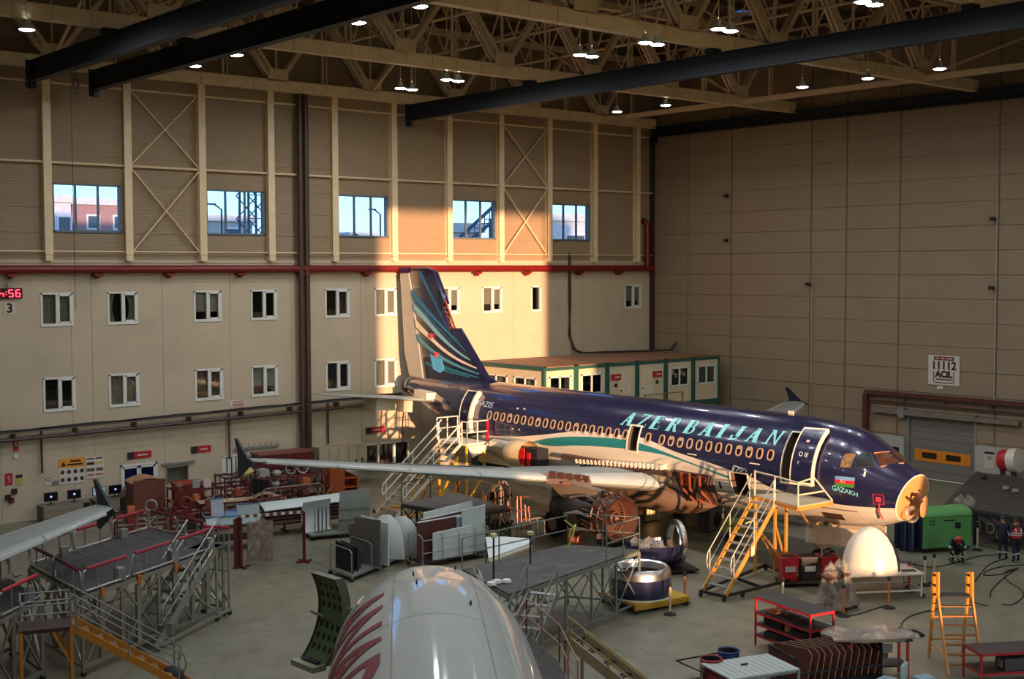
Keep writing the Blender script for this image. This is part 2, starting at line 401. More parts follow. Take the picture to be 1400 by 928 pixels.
f = MB(); f.box(-.58,.58,.05,.06,.03,.82); part('pane', f, GLASS_D, w)
f = MB(); f.box(-.7,.7,.4,.42,-.1,1.0); part('roller_blind', f, BLIND, w)
f = MB(); f.box(-.85,.95,-.16,.0,.98,1.06); part('shutter_box', f, ALUW, w)
d2 = structE('door_2', (-31.05, 0, 0))
f = MB(); f.box(-.85,-.78,-.03,.12,0,2.05).box(.78,.85,-.03,.12,0,2.05).box(-.85,.85,-.03,.12,1.97,2.05); part('door_frame', f, WHITE, d2)
for i in range(6):
    f = MB(); f.box(-.76+.255*i,-.58+.255*i,.0,.05,.03,1.95); part('door_slat', f, WHITE, d2)
f = MB(); f.box(-.8,.8,.3,.32,0,2.0); part('dark_backing', f, DARK, d2)
w = window_E((-22.0, 0, .5)); f = MB()
for x in (-1.98, -1.1, -.2, .9, 1.9): f.box(x-.05, x+.05, -.04, .12, 0, 1.35)
f.box(-2,2,-.04,.12,0,.07).box(-2,2,-.04,.12,1.28,1.35); part('window_frame', f, WHITE, w)
for x0, x1 in ((-1.93,-1.15),(-1.05,-.25),(-.15,.85),(.95,1.85)):
    f = MB(); f.box(x0,x1,.04,.05,.07,1.28); part('pane', f, GLASS_D, w)
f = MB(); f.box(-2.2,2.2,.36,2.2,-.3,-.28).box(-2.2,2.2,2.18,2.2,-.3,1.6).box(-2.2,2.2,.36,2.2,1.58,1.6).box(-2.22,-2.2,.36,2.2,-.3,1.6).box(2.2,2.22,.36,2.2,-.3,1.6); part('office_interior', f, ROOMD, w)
f = MB(); f.box(-1.7,1.2,.7,1.3,-.28,.25); part('desk', f, DESK, w)
# ---- right wall: big ribbed panels
RCLAD = mat('grey_beige_ribbed_panel', (150, 130, 104), .6, var=.06, scale=.8, rib=.45, ribn=6.0, dirt=((120,104,84), .4, .3))
mb = MB(); mb.box(.06, .4, YF, -23.65, 0, ZT).box(.06, .4, -19.68, 0, 0, ZT).box(.06, .4, -23.65, -19.68, 3.45, ZT); wall_right = struct('wall_right', mb, mat('brown_joint_backing', (112,96,78), .7))
YS = [-.05, -3.2, -6.84, -12.92, -15.39, -18.91, -24.79, -30.9, -33.4, -36.9, -42.8]
ZR = [0.0, 1.2, 2.3, 3.45] + [3.45 + 1.3*k for k in range(1, 17)]
for i in range(len(YS)-1):
    for k in range(len(ZR)-1):
        y0, y1 = YS[i+1]+.03, YS[i]-.03; z0, z1 = ZR[k]+.016, ZR[k+1]-.016
        if z1 < 3.5:
            for a, b in ((y0, min(y1, -23.68)), (max(y0, -19.65), y1)):
                if b - a > .1: part('panel', MB().box(.02, .06, a, b, z0, z1), RCLAD, wall_right)
        else: part('panel', MB().box(.02, .06, y0, y1, z0, z1), RCLAD, wall_right)
for y in YS[2:]:
    mb = MB(); mb.box(.0, .05, y-.05, y+.05, 0 if not -23.6 < y < -19.7 else 3.6, 25.2); part('cover_strip', mb, mat('brown_cover_strip', (112,94,74), .6), wall_right)
mb = MB(); mb.box(-.5,-.02,-60,-.2,20.3,20.36).box(-.5,-.02,-60,-.2,20.9,20.96).box(-.28,-.22,-60,-.2,20.36,20.9).box(-.5,-.02,-.5,-.2,19.9,20.3)
tag(struct('trim_1', mb, STEEL_D), 'dark crane rail beam fixed along the top of the right wall', 'rail')
mb = MB(); mb.box(-.24,.02,-.26,-.02,0,20.4); struct('trim_2', mb, mat('dark_brown_corner_post', (58,36,30), .6))
# roll-up door in the right wall
d3 = structE('door_3', (.0, -21.66, 0)); DG = mat('grey_door_curtain', (122,116,106), .55, var=.04)
for k in range(8):
    z0 = .02+.43*k
    if k not in (2, 3): f = MB(); f.box(.12, .16, -1.98, 1.98, z0, z0+.415); part('door_section', f, DG, d3)
for z0, z1 in ((.88, .96), (1.6, 1.73)): f = MB(); f.box(.12, .16, -1.98, 1.98, z0, z1); part('door_section', f, DG, d3)
OR = mat('amber_door_section', (226,132,28), .5)
f = MB(); holes_wall(f, -1.65, 1.7, .96, 1.6, .11, .17, [(-1.2,-.3,1.12,1.45),(.25,1.15,1.12,1.45)])
f.v = [(y, -x, z) for x, y, z in f.v]; part('amber_band', f, OR, d3)
f = MB(); f.box(.12,.16,-1.98,-1.7,.96,1.6).box(.12,.16,1.65,1.98,.96,1.6); part('door_section', f, DG, d3)
for y0, y1 in ((.3, 1.2), (-1.15, -.25)): f = MB(); f.box(.13,.15,y0,y1,1.12,1.45); part('vision_pane', f, mat('smoked_acrylic', (48,40,30), .15), d3)
f = MB(); f.box(.18,.24,-2.0,2.0,0,3.45); part('door_backing', f, mat('dark_door_backing', (70,66,60), .8), d3)  # slab added to block outside light through the section gaps
f = MB(); f.box(-.02,.12,-2.1,-1.96,0,3.6).box(-.02,.12,1.96,2.1,0,3.6); part('guide_rail', f, ALUW, d3)
f = MB(); f.box(-.34,.02,-2.2,2.3,3.45,3.75); part('roller_hood', f, mat('grey_brown_hood', (118,108,94), .6), d3)
f = MB(); f.box(-.36,-.02,2.1,2.5,3.3,3.85); part('motor_box', f, ALUW, d3)
f = MB(); f.box(-.3,-.02,2.4,4.2,3.45,3.75).box(-.3,-.02,-4.6,-2.2,3.45,3.68); part('hood_extension', f, mat('grey_brown_hood', (118,108,94), .6), d3)
# left wall, front wall with the one door bay that stands open to the low sun
mb = MB(); mb.box(XL-.4, XL, YF, 0.35, 0, ZT); struct('wall_left', mb, CLAD)
XA = -22.14 + .353*YF; XB = -9.61 + .353*YF
mb = MB(); mb.box(XL-.4, XA, YF-.4, YF, 0, ZT).box(XB, .4, YF-.4, YF, 0, ZT).box(XA, XB, YF-.4, YF, 19.55, ZT).box(XA, XB, YF-.4, YF, 0, 3.6); struct('wall_front', mb, CLAD)  # low panel across the bay is added to block the sun near the floor
# ---- roof: deck with skylights, purlins, trusses
SK = [(-21.9,-5.5),(-6.7,-14.0),(-6.7,-4.9),(-7.2,-22.5),(-40,-20),(-21.9,-14),(-21.9,-22.5)]
mb = MB(); hs = [(x-1.1, x+1.1, y-1.0, y+1.0) for x, y in SK]
t = MB(); holes_wall(t, XL, .4, YF, .35, 0, .12, hs)
mb.v = [(x, z, ZT+y) for x, y, z in t.v]; mb.f = t.f; mb.mi = t.mi
RDECK = mat('brown_grey_roof_deck', (96,78,60), .7, var=.1, rib=.5, ribaxis='X', ribn=4)
ceiling = struct('ceiling', mb, RDECK)
for x, y in SK:
    w = window_E((x, y, ZT)); f = MB(); f.box(-1.1,-.05,-1,1,.02,.06); part('pane', f, glassy('skylight_glass', (150,160,176)), w)
    f = MB(); f.box(.05,1.1,-1,1,.02,.06); part('pane', f, glassy('skylight_glass', (150,160,176)), w)
    f = MB(); f.box(-.05,.05,-1,1,-.03,.08); part('glazing_bar', f, STEEL_B, w)
PD = mat('dark_purlin', (104,84,62), .6)
for k in range(26):
    mb = MB(); y = -1.2-2.3*k; mb.box(XL, 0, y-.05, y+.05, ZT-.26, ZT-.02); part('purlin', mb, PD, ceiling)
NX = [-5.3 - 5.85*k for k in range(0, 13)]           # panel points of the trusses
def truss(y, k0, name, label):
    t = thing(name, label, 'roof truss', (0, y, 20.85), 0, 'roof trusses'); t['kind'] = 'structure'
    H = 4.1; x0 = NX[-1]-2; x1 = -.3
    m = MB(); m.box(x0, x1, -.2, .2, 0, .06).box(x0, x1, -.22, .22, .52, .58).box(x0, x1, -.19, -.15, .06, .52).box(x0, x1, .15, .19, .06, .52); part('bottom_chord', m, STEEL_B, t)
    m = MB(); m.box(x0, x1, -.2, .2, H, H+.35); part('top_chord', m, STEEL_B, t)
    st = MB(); st.box(-.014, .014, -.235, -.19, -.01, .59).box(-.014, .014, -.235, .235, -.015, 0.0); stm = st.mesh('stiffener', STEEL_B)
    nst = int((x1-x0)/1.46)
    for i in range(nst): obj('stiffener', stm, t, (x1-.6-1.46*i, 0, 0))
    g = MB(); g.box(-.6,.6,-.22,-.2,.45,1.15).box(-.6,.6,.2,.22,.45,1.15); gm = g.mesh('gusset_plate', STEEL_B)
    L = MB()
    for s in (-.2, .2):
        L.bar((-.35+s, -.13, .8), (-2.85+s, -.13, H), .1, .2); L.bar((-.35+s, .13, .8), (-2.85+s, .13, H), .1, .2)
    for i in range(1, 7): q = i/7.; L.cbox((-.35-2.5*q, -.13, .8+(H-.8)*q), .42, .05, .14, 0, ('Y', .0))
    lm = L.mesh('laced_diagonal', STEEL_B)
    D = MB(); D.bar((.35, -.14, .8), (2.85, -.14, H), .1, .24); D.bar((.35, .14, .8), (2.85, .14, H), .1, .24); dm = D.mesh('diagonal', STEEL_B)
    h1 = MB(); h1.bar((0,0,.9), (0,0,H), .11, .09); hm1 = h1.mesh('hanger', STEEL_B)
    h2 = MB(); h2.bar((-.12,0,.5), (-.12,0,H), .13, .09); h2.bar((.14,0,.5), (.14,0,H), .06, .06); hm2 = h2.mesh('post', STEEL_B)
    for x in NX:
        obj('gusset_plate', gm, t, (x, 0, 0)); obj('laced_diagonal', lm, t, (x, 0, 0)); obj('diagonal', dm, t, (x, 0, 0)); obj('hanger', hm1, t, (x, 0, 0))
        obj('post', hm2, t, (x+2.92, 0, 0))
    return t
truss(-.45, 0, 'roof_truss', 'beige steel truss against the back wall, farthest of the roof trusses')
truss(-11.75, 0, 'roof_truss', 'beige steel truss next in front of the one at the back wall')
truss(-23.5, 0, 'roof_truss', 'beige steel truss third from the back wall, cut off by the top of the photo')
truss(-35.3, 0, 'roof_truss', 'beige steel truss fourth from the back wall, mostly above the photo')
for i, x in enumerate([n+2.92 for n in NX[:11]]):
    t = structE('trim_%d' % (10+i), (x, 0, 24.9)); m = MB(); m.tube([(0, -.3, -1.5), (0, -47, -1.5)], .075); part('joist_chord', m, STEEL_B, t)
    m = MB(); m.box(-.07, .07, -47, -.3, .3, .42); part('joist_chord', m, STEEL_B, t)
    m = MB()
    for q in range(24):
        y = -.4-1.96*q; m.bar((0,y,.3), (0,y-.98,-1.45), .07); m.bar((0,y-.98,-1.45), (0,y-1.96,.3), .07)
    part('joist_web', m, STEEL_B, t, kind='stuff')
for i, (x, ya, yb, z) in enumerate(((-5.3,-.5,-11.7,21.05),(-5.3,-11.8,-23.4,21.05),(-5.3,-23.6,-35.2,21.05))):
    m = MB(); m.box(x-.1, x+.1, yb, ya, z-.12, z+.16); struct('trim_%d' % (30+i), m, STEEL_B)
for i, (p, q) in enumerate((((-5.3,-11.8,21.1),(-1.0,-6,23.5)),((-5.3,-23.5,21.1),(-.8,-29,23.8)),((-5.3,-23.5,21.3),(-5.3,-17.6,24.6)),((-5.3,-11.8,21.3),(-5.3,-6,24.6)),((-17,-11.8,21.3),(-17,-6,24.6)),((-28.7,-11.8,21.3),(-28.7,-6,24.6)),((-17,-23.5,21.3),(-17,-17.6,24.6)),((-28.7,-23.5,21.3),(-28.7,-17.6,24.6)),((-34.5,-.5,21.3),(-34.5,-6,24.6)),((-40.4,-.5,21.3),(-40.4,-6,24.6)),((-22.8,-.5,21.3),(-22.8,-6,24.6)))):
    m = MB(); m.bar(p, q, .14, .1); struct('trim_%d' % (40+i), m, STEEL_B)
# suspended crane rails
def crane(x, yend, label):
    t = thing('crane_rail', label, 'crane rail', (x, 0, 19.75), 0, 'suspended crane rails')
    m = MB(); m.box(-.2,.2,-60,yend,0,.05).box(-.2,.2,-60,yend,.83,.88).box(-.02,.02,-60,yend,.05,.83); part('beam', m, STEEL_D, t)
    m = MB(); m.box(-.23,.23,yend-.02,yend+.02,-.25,.95).box(-.1,.1,yend-.25,yend,-.3,0); part('end_stop', m, STEEL_D, t)
    for y in (-11.75, -23.5, -35.3):
        m = MB(); m.box(-.28,.28,y-.2,y+.2,.88,1.1); part('hanger_plate', m, STEEL_D, t)
crane(-42.46, -3.4, 'dark blue steel crane rail under the roof, leftmost of the three')
crane(-39.3, -2.5, 'dark blue steel crane rail under the roof, middle one of the three')
crane(-21.08, -1.6, 'dark blue steel crane rail hanging across the middle and right of the roof')
# ---- high bay lamps
LENS = glow('lamp_lens', (236, 246, 255), 60.0); LHOUS = mat('lamp_housing', (190,206,202), .4)
def lamp_proto():
    t = thing('high_bay_lamp', '', 'lamp', (0,0,0), 0, 'high bay lamps under the roof')
    m = MB(); m.lathe([(.04,.34),(.1,.32),(.13,.16),(.29,.03),(.31,0),(.27,0.0)], 16); part('housing', m, LHOUS, t, True)
    m = MB(); m.lathe([(.27,.0),(.2,-.03),(.001,-.05)], 16); part('lens', m, LENS, t, True)
    m = MB(); m.tube([(0,0,.4),(0,0,4.95)], .018, 5); part('rod', m, STEEL_B, t)
    return t
LL = bpy.data.lights.new('lamp_light', 'AREA'); LL.shape = 'DISK'; LL.size = .5; LL.energy = LAMP_W; LL.color = (.92, .96, 1.0)
LY = [-8.1,-11.8,-20.8,-24.5,-28.2]; LX = [-11.4, -25.9, -37.1]
lamps = []
proto = lamp_proto(); first = True
def put_lamp(x, y, z, label, vis=True):
    global first
    if first: r = proto; r.location = (x, y, z); r['label'] = label; first = False
    else: r = dup(proto, (x, y, z), 0, label)
    lo = obj('lamp_light', LL, r, (0, 0, -.08)); return r
ordn = ['back', 'second', 'third', 'fourth', 'front']
for i, y in enumerate(LY):
    put_lamp(-11.4, y, 20.4, 'high bay lamp in the right-hand line of single lamps, %s from the back wall' % (['first','second','third','fourth','fifth'][i]))
for i, y in enumerate(LY+[-34.4]):
    for s in (-.34, .34):
        put_lamp(-25.9+s, y, 20.4, 'high bay lamp, %s one of the %s pair from the back wall' % ('left' if s < 0 else 'right', ['first','second','third','fourth','fifth','sixth'][i]))
for i, y in enumerate([-8.1,-11.8,-20.8]):
    put_lamp(-37.1, y, 20.4, 'high bay lamp in the left-hand line of single lamps, %s from the back wall' % (['first','second','third'][i]))
put_lamp(-45.7, -12.0, 20.4, 'bright round high bay lamp at the far left edge of the roof')
for x in (-11.4, -25.9, -37.1, -48.0, -62):
    for y in (-37, -46, -56, -66):
        if (x, y) == (-25.9, -37): continue
        put_lamp(x, y, 20.4, 'bright round high bay lamp in the roof in front of and above the photographed area')
for y in (-20.8, -28.2): put_lamp(-48.0, y, 20.4, 'bright round high bay lamp in the roof beyond the left edge of the photo')
for y in (-12, -20.8, -28.2): put_lamp(-62.0, y, 20.4, 'bright round high bay lamp in the roof beyond the left edge of the photo')
for y in (-24.5, -28.2): put_lamp(-37.1, y, 20.4, 'bright round high bay lamp in the left-hand line, above the top edge of the photo')
# ================================================================== NAVY AIRLINER (local frame: x aft from the nose, y to its right, z up)
ST = [(1.15,4.16,2.38,.95),(1.6,4.42,2.22,1.16),(2.1,4.70,2.10,1.37),(2.6,5.12,2.0,1.53),(3.1,5.44,1.92,1.66),(3.6,5.60,1.86,1.75),(4.2,5.71,1.81,1.83),(5,5.8,1.76,1.91),(6,5.86,1.73,1.96),(7,5.87,1.73,1.975),(22,5.87,1.73,1.975),(23.5,5.87,1.8,1.95),(25,5.87,2.05,1.87),(26.5,5.86,2.45,1.73),(28,5.84,2.93,1.5),(29.5,5.8,3.45,1.2),(31,5.73,3.97,.86),(32.3,5.64,4.43,.56),(33.2,5.55,4.75,.40),(33.8,5.45,4.92,.30)]
def interp(T, x, k):
    if x <= T[0][0]: return T[0][k]
    for a, b in zip(T, T[1:]):
        if x <= b[0]:
            t = (x-a[0])/(b[0]-a[0]); return a[k] + (b[k]-a[k])*t
    return T[-1][k]
def sect(x, T=ST):
    zt, zb, hw = (interp(T, x, k) for k in (1, 2, 3)); return (zt+zb)/2, (zt-zb)/2, hw
def unshear(x, z, T):
    if T is not ST or x > 2.8: return x
    u = x
    for _ in range(8): u = x + (z-3.34)*.32*max(0.0, 1-(u-1.15)/1.6)
    return max(u, 1.15)
def skin(x, z, off=0.0, s=1, T=ST):
    p = skin0(unshear(x, z, T), z, off, s, T); p.x = x; return p
def skin0(x, z, off=0.0, s=1, T=ST):
    zc, hh, hw = sect(x, T); q = max(-1, min(1, (z-zc)/hh)); a = math.asin(q)
    return V((x, s*(hw+off)*math.cos(a), zc+(hh+off)*math.sin(a)))
def skin_a(x, a, off=0.0, T=ST):
    zc, hh, hw = sect(x, T); return V((x, (hw+off)*math.cos(a), zc+(hh+off)*math.sin(a)))
def radial(p, off, T=ST):
    zc, hh, hw = sect(unshear(p[0], p[2], T), T); f = math.sqrt((p[1]/hw)**2 + ((p[2]-zc)/hh)**2); k = 1/f
    q = V((0, p[1]*k, (p[2]-zc)*k)); q += q.normalized()*off
    return V((p[0], q.y, q.z+zc))
NAVY = (31, 32, 62); TEAL = (38, 128, 128); HULLW = (226, 214, 194)
def curve_node(n, l, xin, pts):
    c = n.new('ShaderNodeFloatCurve'); cv = c.mapping.curves[0]
    P = [(x/36.0, z/6.0) for x, z in pts]
    cv.points[0].location = P[0]; cv.points[1].location = P[-1]
    for q in P[1:-1]: cv.points.new(*q)
    for q in cv.points: q.handle_type = 'AUTO_CLAMPED'
    c.mapping.update(); l.new(xin, c.inputs['Value']); return c
def livery():
    m = bpy.data.materials.new('navy_white_airliner_paint'); m.use_nodes = True; n = m.node_tree.nodes; l = m.node_tree.links
    b = n['Principled BSDF']; b.inputs['Roughness'].default_value = 0.22; b.inputs['Coat Weight'].default_value = 0.9; b.inputs['Coat Roughness'].default_value = 0.05
    tc = n.new('ShaderNodeTexCoord'); sx = n.new('ShaderNodeSeparateXYZ'); l.new(tc.outputs['Object'], sx.inputs[0])
    xs = n.new('ShaderNodeMath'); xs.operation = 'MULTIPLY'; xs.inputs[1].default_value = 1/36.0; l.new(sx.outputs[0], xs.inputs[0])
    zs = n.new('ShaderNodeMath'); zs.operation = 'MULTIPLY'; zs.inputs[1].default_value = 1/6.0; l.new(sx.outputs[2], zs.inputs[0])
    nav = curve_node(n, l, xs.outputs[0], [(0,2.98),(1,2.98),(2,2.94),(3,2.91),(4,2.93),(5,3.03),(6.3,3.23),(7,3.47),(8,3.62),(9,3.77),(10.1,3.91),(11.3,4.07),(12.45,4.31),(13.3,4.42),(15,4.4),(16.3,4.36),(17.4,4.29),(18.5,4.1),(19.9,3.87),(21.3,3.66),(22.9,3.5),(24.5,3.4),(26,3.1),(28,2.6),(36,1.0)])
    tt = curve_node(n, l, xs.outputs[0], [(0,2.0),(6.8,3.1),(7.2,3.22),(8.15,3.37),(9.1,3.5),(10.15,3.68),(11.3,3.89),(12.4,4.07),(13.3,4.18),(14,4.23),(15.45,4.19),(17.2,4.07),(18.9,3.84),(20.4,3.5),(21,3.3),(36,1.0)])
    tb = curve_node(n, l, xs.outputs[0], [(0,2.4),(6.8,3.13),(7.2,3.2),(8.17,3.28),(8.8,3.37),(9.8,3.56),(10.9,3.72),(12,3.85),(13.3,3.86),(14,3.85),(15.4,3.79),(17.1,3.67),(19.5,3.43),(20.4,3.48),(21,3.5),(36,3.5)])
    def gt(a, c):
        q = n.new('ShaderNodeMath'); q.operation = 'GREATER_THAN'; l.new(a, q.inputs[0]); l.new(c, q.inputs[1]); return q.outputs[0]
    isn = gt(zs.outputs[0], nav.outputs[0]); a1 = gt(tt.outputs[0], zs.outputs[0]); a2 = gt(zs.outputs[0], tb.outputs[0])
    an = n.new('ShaderNodeMath'); an.operation = 'MULTIPLY'; l.new(a1, an.inputs[0]); l.new(a2, an.inputs[1])
    m1 = n.new('ShaderNodeMix'); m1.data_type = 'RGBA'; m1.inputs[6].default_value = lin(HULLW); m1.inputs[7].default_value = lin(TEAL); l.new(an.outputs[0], m1.inputs[0])
    m2 = n.new('ShaderNodeMix'); m2.data_type = 'RGBA'; m2.inputs[7].default_value = lin(NAVY); l.new(isn, m2.inputs[0]); l.new(m1.outputs[2], m2.inputs[6])
    nz = n.new('ShaderNodeTexNoise'); nz.inputs['Scale'].default_value = 1.5; nz.inputs['Detail'].default_value = 6
    l.new(tc.outputs['Object'], nz.inputs['Vector']); rr = n.new('ShaderNodeMapRange'); rr.inputs[3].default_value = .14; rr.inputs[4].default_value = .34
    l.new(nz.outputs['Fac'], rr.inputs[0]); l.new(rr.outputs[0], b.inputs['Roughness'])
    l.new(m2.outputs[2], b.inputs['Base Color']); return m
LIV = livery()
NAVYP = mat('navy_gloss_paint', NAVY, .2, coat=.5, var=.05); HW = mat('cream_white_gloss_paint', HULLW, .28, coat=.3, var=.04)
TRIM = mat('cream_edge_trim', (238,222,196), .4, var=.03); CABIN = mat('beige_cabin_interior', (92,76,60), .8)
TAN = mat('tan_bulkhead_primer', (214,156,96), .5, var=.06); BRN = mat('dark_brown_primer', (74,50,38), .6, var=.2, scale=5)
COPR = mat('copper_brown_foil', (150,84,58), .42, .3, var=.2, scale=6); WGREY = mat('light_grey_wing_paint', (166,168,160), .4, var=.05, coat=.1)
WDK = mat('mid_grey_wing_top', (140,142,138), .5, var=.08); PRIM = mat('grey_rudder_primer', (176,172,160), .55, var=.03)
PL = thing('airliner', 'large navy blue airliner with cream belly and turquoise lettering parked before the sunlit wall', 'airplane', (-21.853, -34.8927, 0), PI/2-0.02346)
NSEG = 56
rows = []
for x in [1.15,1.35,1.6,1.85,2.1,2.35,2.6,2.85,3.1,3.35,3.6,3.9,4.2,4.6,5,5.5,6,7] + [7.8+.8*k for k in range(18)] + [22,22.75,23.5,24.25,25,25.75,26.5,27.25,28,28.75,29.5,30.25,31,31.7,32.3,32.8,33.2,33.5,33.8]:
    r = []
    for j in range(NSEG):
        p = skin_a(x, 2*PI*j/NSEG); k = max(0.0, 1-(x-1.15)/1.6); p.x -= (p.z-3.34)*.32*k; r.append(p)
    rows.append(r)
mb = MB(); mb.grid(rows, closed=True); o = len(mb.v)
mb.f.append(tuple(range(NSEG))); mb.mi.append(0); mb.f.append(tuple(o-NSEG+j for j in range(NSEG))); mb.mi.append(0)
fus = part('fuselage', mb, [LIV, CABIN], PL, True)
cut = MB()
cut.box(4.96,5.6,.7,2.3,3.52,5.34).box(13.38,13.98,1.0,2.3,3.8,4.86).box(7.28,8.15,1.0,2.3,2.62,3.58).box(25.5,26.2,.9,2.3,3.62,5.3).box(4.0,4.5,.2,1.6,1.5,2.0)
cm_ = cut.mesh('cutter', CABIN); co = obj('cutter', cm_)
bmod = fus.modifiers.new('cut', 'BOOLEAN'); bmod.operation = 'DIFFERENCE'; bmod.object = co; bmod.solver = 'EXACT'
try: bmod.material_mode = 'TRANSFER'
except Exception: pass
co.matrix_world = PL.matrix_basis.copy(); bpy.context.view_layer.update()
nm = bpy.data.meshes.new_from_object(fus.evaluated_get(bpy.context.evaluated_depsgraph_get()))
fus.modifiers.clear(); fus.data = nm; bpy.data.objects.remove(co)
try: nm.set_sharp_from_angle(angle=math.radians(35))
except Exception: pass
def patch(x0, x1, z0, z1, off, th, s=1, nx=5, nz=8, T=ST, slant=0.0):
    """a skin-hugging panel with thickness"""
    m = MB(); A = []; B = []
    for i in range(nz+1):
        z = z0 + (z1-z0)*i/nz
        A.append([skin(x0+(x1-x0)*j/nx, z, off+th, s, T) for j in range(nx+1)]); B.append([skin(x0+(x1-x0)*j/nx, z, off, s, T) for j in range(nx+1)])
    m.grid(A); m.grid(B)
    edge = lambda G: G[0] + [r[-1] for r in G[1:]] + G[-1][-2::-1] + [r[0] for r in G[-2:0:-1]]
    ea, eb = edge(A), edge(B); k = len(ea); m.add(ea+eb, [(i, (i+1) % k, k+(i+1) % k, k+i) for i in range(k)])
    return m
def frame_on(x0, x1, z0, z1, w, off, th, s=1, T=ST):
    m = MB()
    for a in ((x0, x1, z0-w, z0+w*.2), (x0, x1, z1-w*.2, z1+w*.6), (x0-w, x0, z0-w, z1+w*.6), (x1, x1+w, z0-w, z1+w*.6)):
        q = patch(*a, off, th, s, 4, 8, T); m.add(q.v, q.f)
    return m
def skin_poly(pts, off, rings=(1.0, .66, .33)):
    c = sum((V(p) for p in pts), V())/len(pts); m = MB(); P = []
    k = len(pts); e = []
    for i in range(k):
        for t in (0, .33, .66): e.append(V(pts[i]).lerp(V(pts[(i+1) % k]), t))
    rws = [[radial(c.lerp(p, r), off) for p in e] for r in rings]
    m.grid(rws, closed=True); o = len(m.v); m.v.append(tuple(radial(c, off))); nn = len(e)
    for j in range(nn): m.f.append((o-nn+j, o-nn+(j+1) % nn, o)); m.mi.append(0)
    return m
def skin_text(mb, vs, fs, xc, zc, off=.012, s=1, T=ST):
    bm = bmesh.new(); vv = [bm.verts.new((p[0], p[1], 0)) for p in vs]
    for f in fs:
        try: bm.faces.new([vv[i] for i in f])
        except Exception: pass
    ys = [p[1] for p in vs]; y = min(ys)
    while y < max(ys):
        bmesh.ops.bisect_plane(bm, geom=bm.verts[:]+bm.edges[:]+bm.faces[:], plane_co=(0, y, 0), plane_no=(0, 1, 0)); y += .12
    bm.verts.index_update(); z0, hh, hw = sect(xc, T); a0 = math.asin(max(-1, min(1, (zc-z0)/hh)))
    P = [skin_a(xc - s*v.co.x, a0 + v.co.y/((hw+hh)/2), off, T) for v in bm.verts]
    if s < 0: P = [V((p.x, -p.y, p.z)) for p in P]
    mb.add(P, [tuple(v.index for v in f.verts) for f in bm.faces]); bm.free(); return mb
# cabin windows: one shape, ring plus pane
def oval(w, h, n=18):
    return [(w/2*math.copysign(abs(math.cos(t))**.75, math.cos(t)), h/2*math.copysign(abs(math.sin(t))**.85, math.sin(t))) for t in (2*PI*k/n for k in range(n))]
m = MB(); A, B, C_ = oval(.33,.46), oval(.31,.44), oval(.21,.33); n_ = len(A)
m.grid([[V((x, y, -.02)) for x, y in A], [V((x, y, .025)) for x, y in B], [V((x, y, .022)) for x, y in C_], [V((x, y, -.0)) for x, y in C_]], closed=True); WRING = m.mesh('cabin_window', mat('window_surround', (176,146,116), .45), True)
m = MB(); m.add([V((x, y, .004)) for x, y in C_], [tuple(range(n_))]); WPANE = m.mesh('pane', mat('dark_cabin_pane', (34,24,22), .12, var=.1))
m = MB(); m.add([V((x, y, .006)) for x, y in C_ if y > .02], [tuple(range(len([1 for q in C_ if q[1] > .02])))]); WBLI = m.mesh('window_blind', mat('cabin_blind', (196,180,156), .6))
WX = [23.8-.533*i for i in range(19)] + [12.81] + [12.0-.527*i for i in range(12)]
for i, x in enumerate(WX):
    p = skin(x, 4.45); q1 = skin(x, 4.55); q0 = skin(x, 4.35); up = (q1-q0).normalized(); ex = V((-1,0,0)); nn = ex.cross(up).normalized()
    if nn.y < 0: nn = -nn
    w = obj('cabin_window', WRING, PL); w.matrix_local = Matrix(((ex.x, up.x, nn.x, p.x), (ex.y, up.y, nn.y, p.y), (ex.z, up.z, nn.z, p.z), (0,0,0,1)))
    obj('pane', WPANE, w)
    if i in (3, 7, 12, 21, 22, 28, 29): obj('window_blind', WBLI, w)
# doors
part('door_frame', frame_on(4.96,5.6,3.52,5.34,.05,.0,.03), TRIM, PL, True)
dr = part('front_door', patch(4.12,4.98,3.6,5.36,.16,.1), NAVYP, PL, True); part('door_edge', frame_on(4.12,4.98,3.6,5.36,.055,.12,.14), TRIM, dr, True)
m = MB(); skin_text(m, *text_mb('O IE', .22), 4.55, 4.55, .275); skin_text(m, *text_mb('!!', .14), 4.7, 4.28, .275); part('door_marking', m, mat('white_stencil', (220,220,216), .5), dr)
m = patch(4.5,4.62,4.95,5.02,.262,.006); part('door_viewport', m, mat('pale_placard', (226,180,190), .5), dr)
dr = part('rear_door', patch(25.22,26.22,3.55,5.36,.03,.09), NAVYP, PL, True); part('door_edge', frame_on(25.22,26.22,3.55,5.36,.05,.02,.12), TRIM, dr, True)
m = patch(25.1,25.24,3.5,5.34,.02,.24); part('door_side', m, TRIM, dr, True)
m = MB(); skin_text(m, *text_mb('. o I I', .16), 25.8, 4.45, .125); part('door_marking', m, mat('white_stencil', (220,220,216), .5), dr)
part('exit_frame', frame_on(13.38,13.98,3.8,4.86,.055,.0,.03), TRIM, PL, True)
part('cargo_sill', frame_on(7.28,8.15,2.62,3.58,.05,.0,.03), TRIM, PL, True)
m = MB(); m.box(7.3,8.1,1.0,1.1,2.7,3.4); part('cargo_lining', m, BRN, PL)
m = MB()
for k in range(3): m.tube([(7.35+.3*k,1.9,3.6),(7.3+.3*k,2.05,3.8),(7.5+.2*k,2.1,3.66)], .035)
m.tube([(7.2,1.9,3.7),(7.9,2.05,3.86)], .03); part('door_actuator', m, ALU, PL)
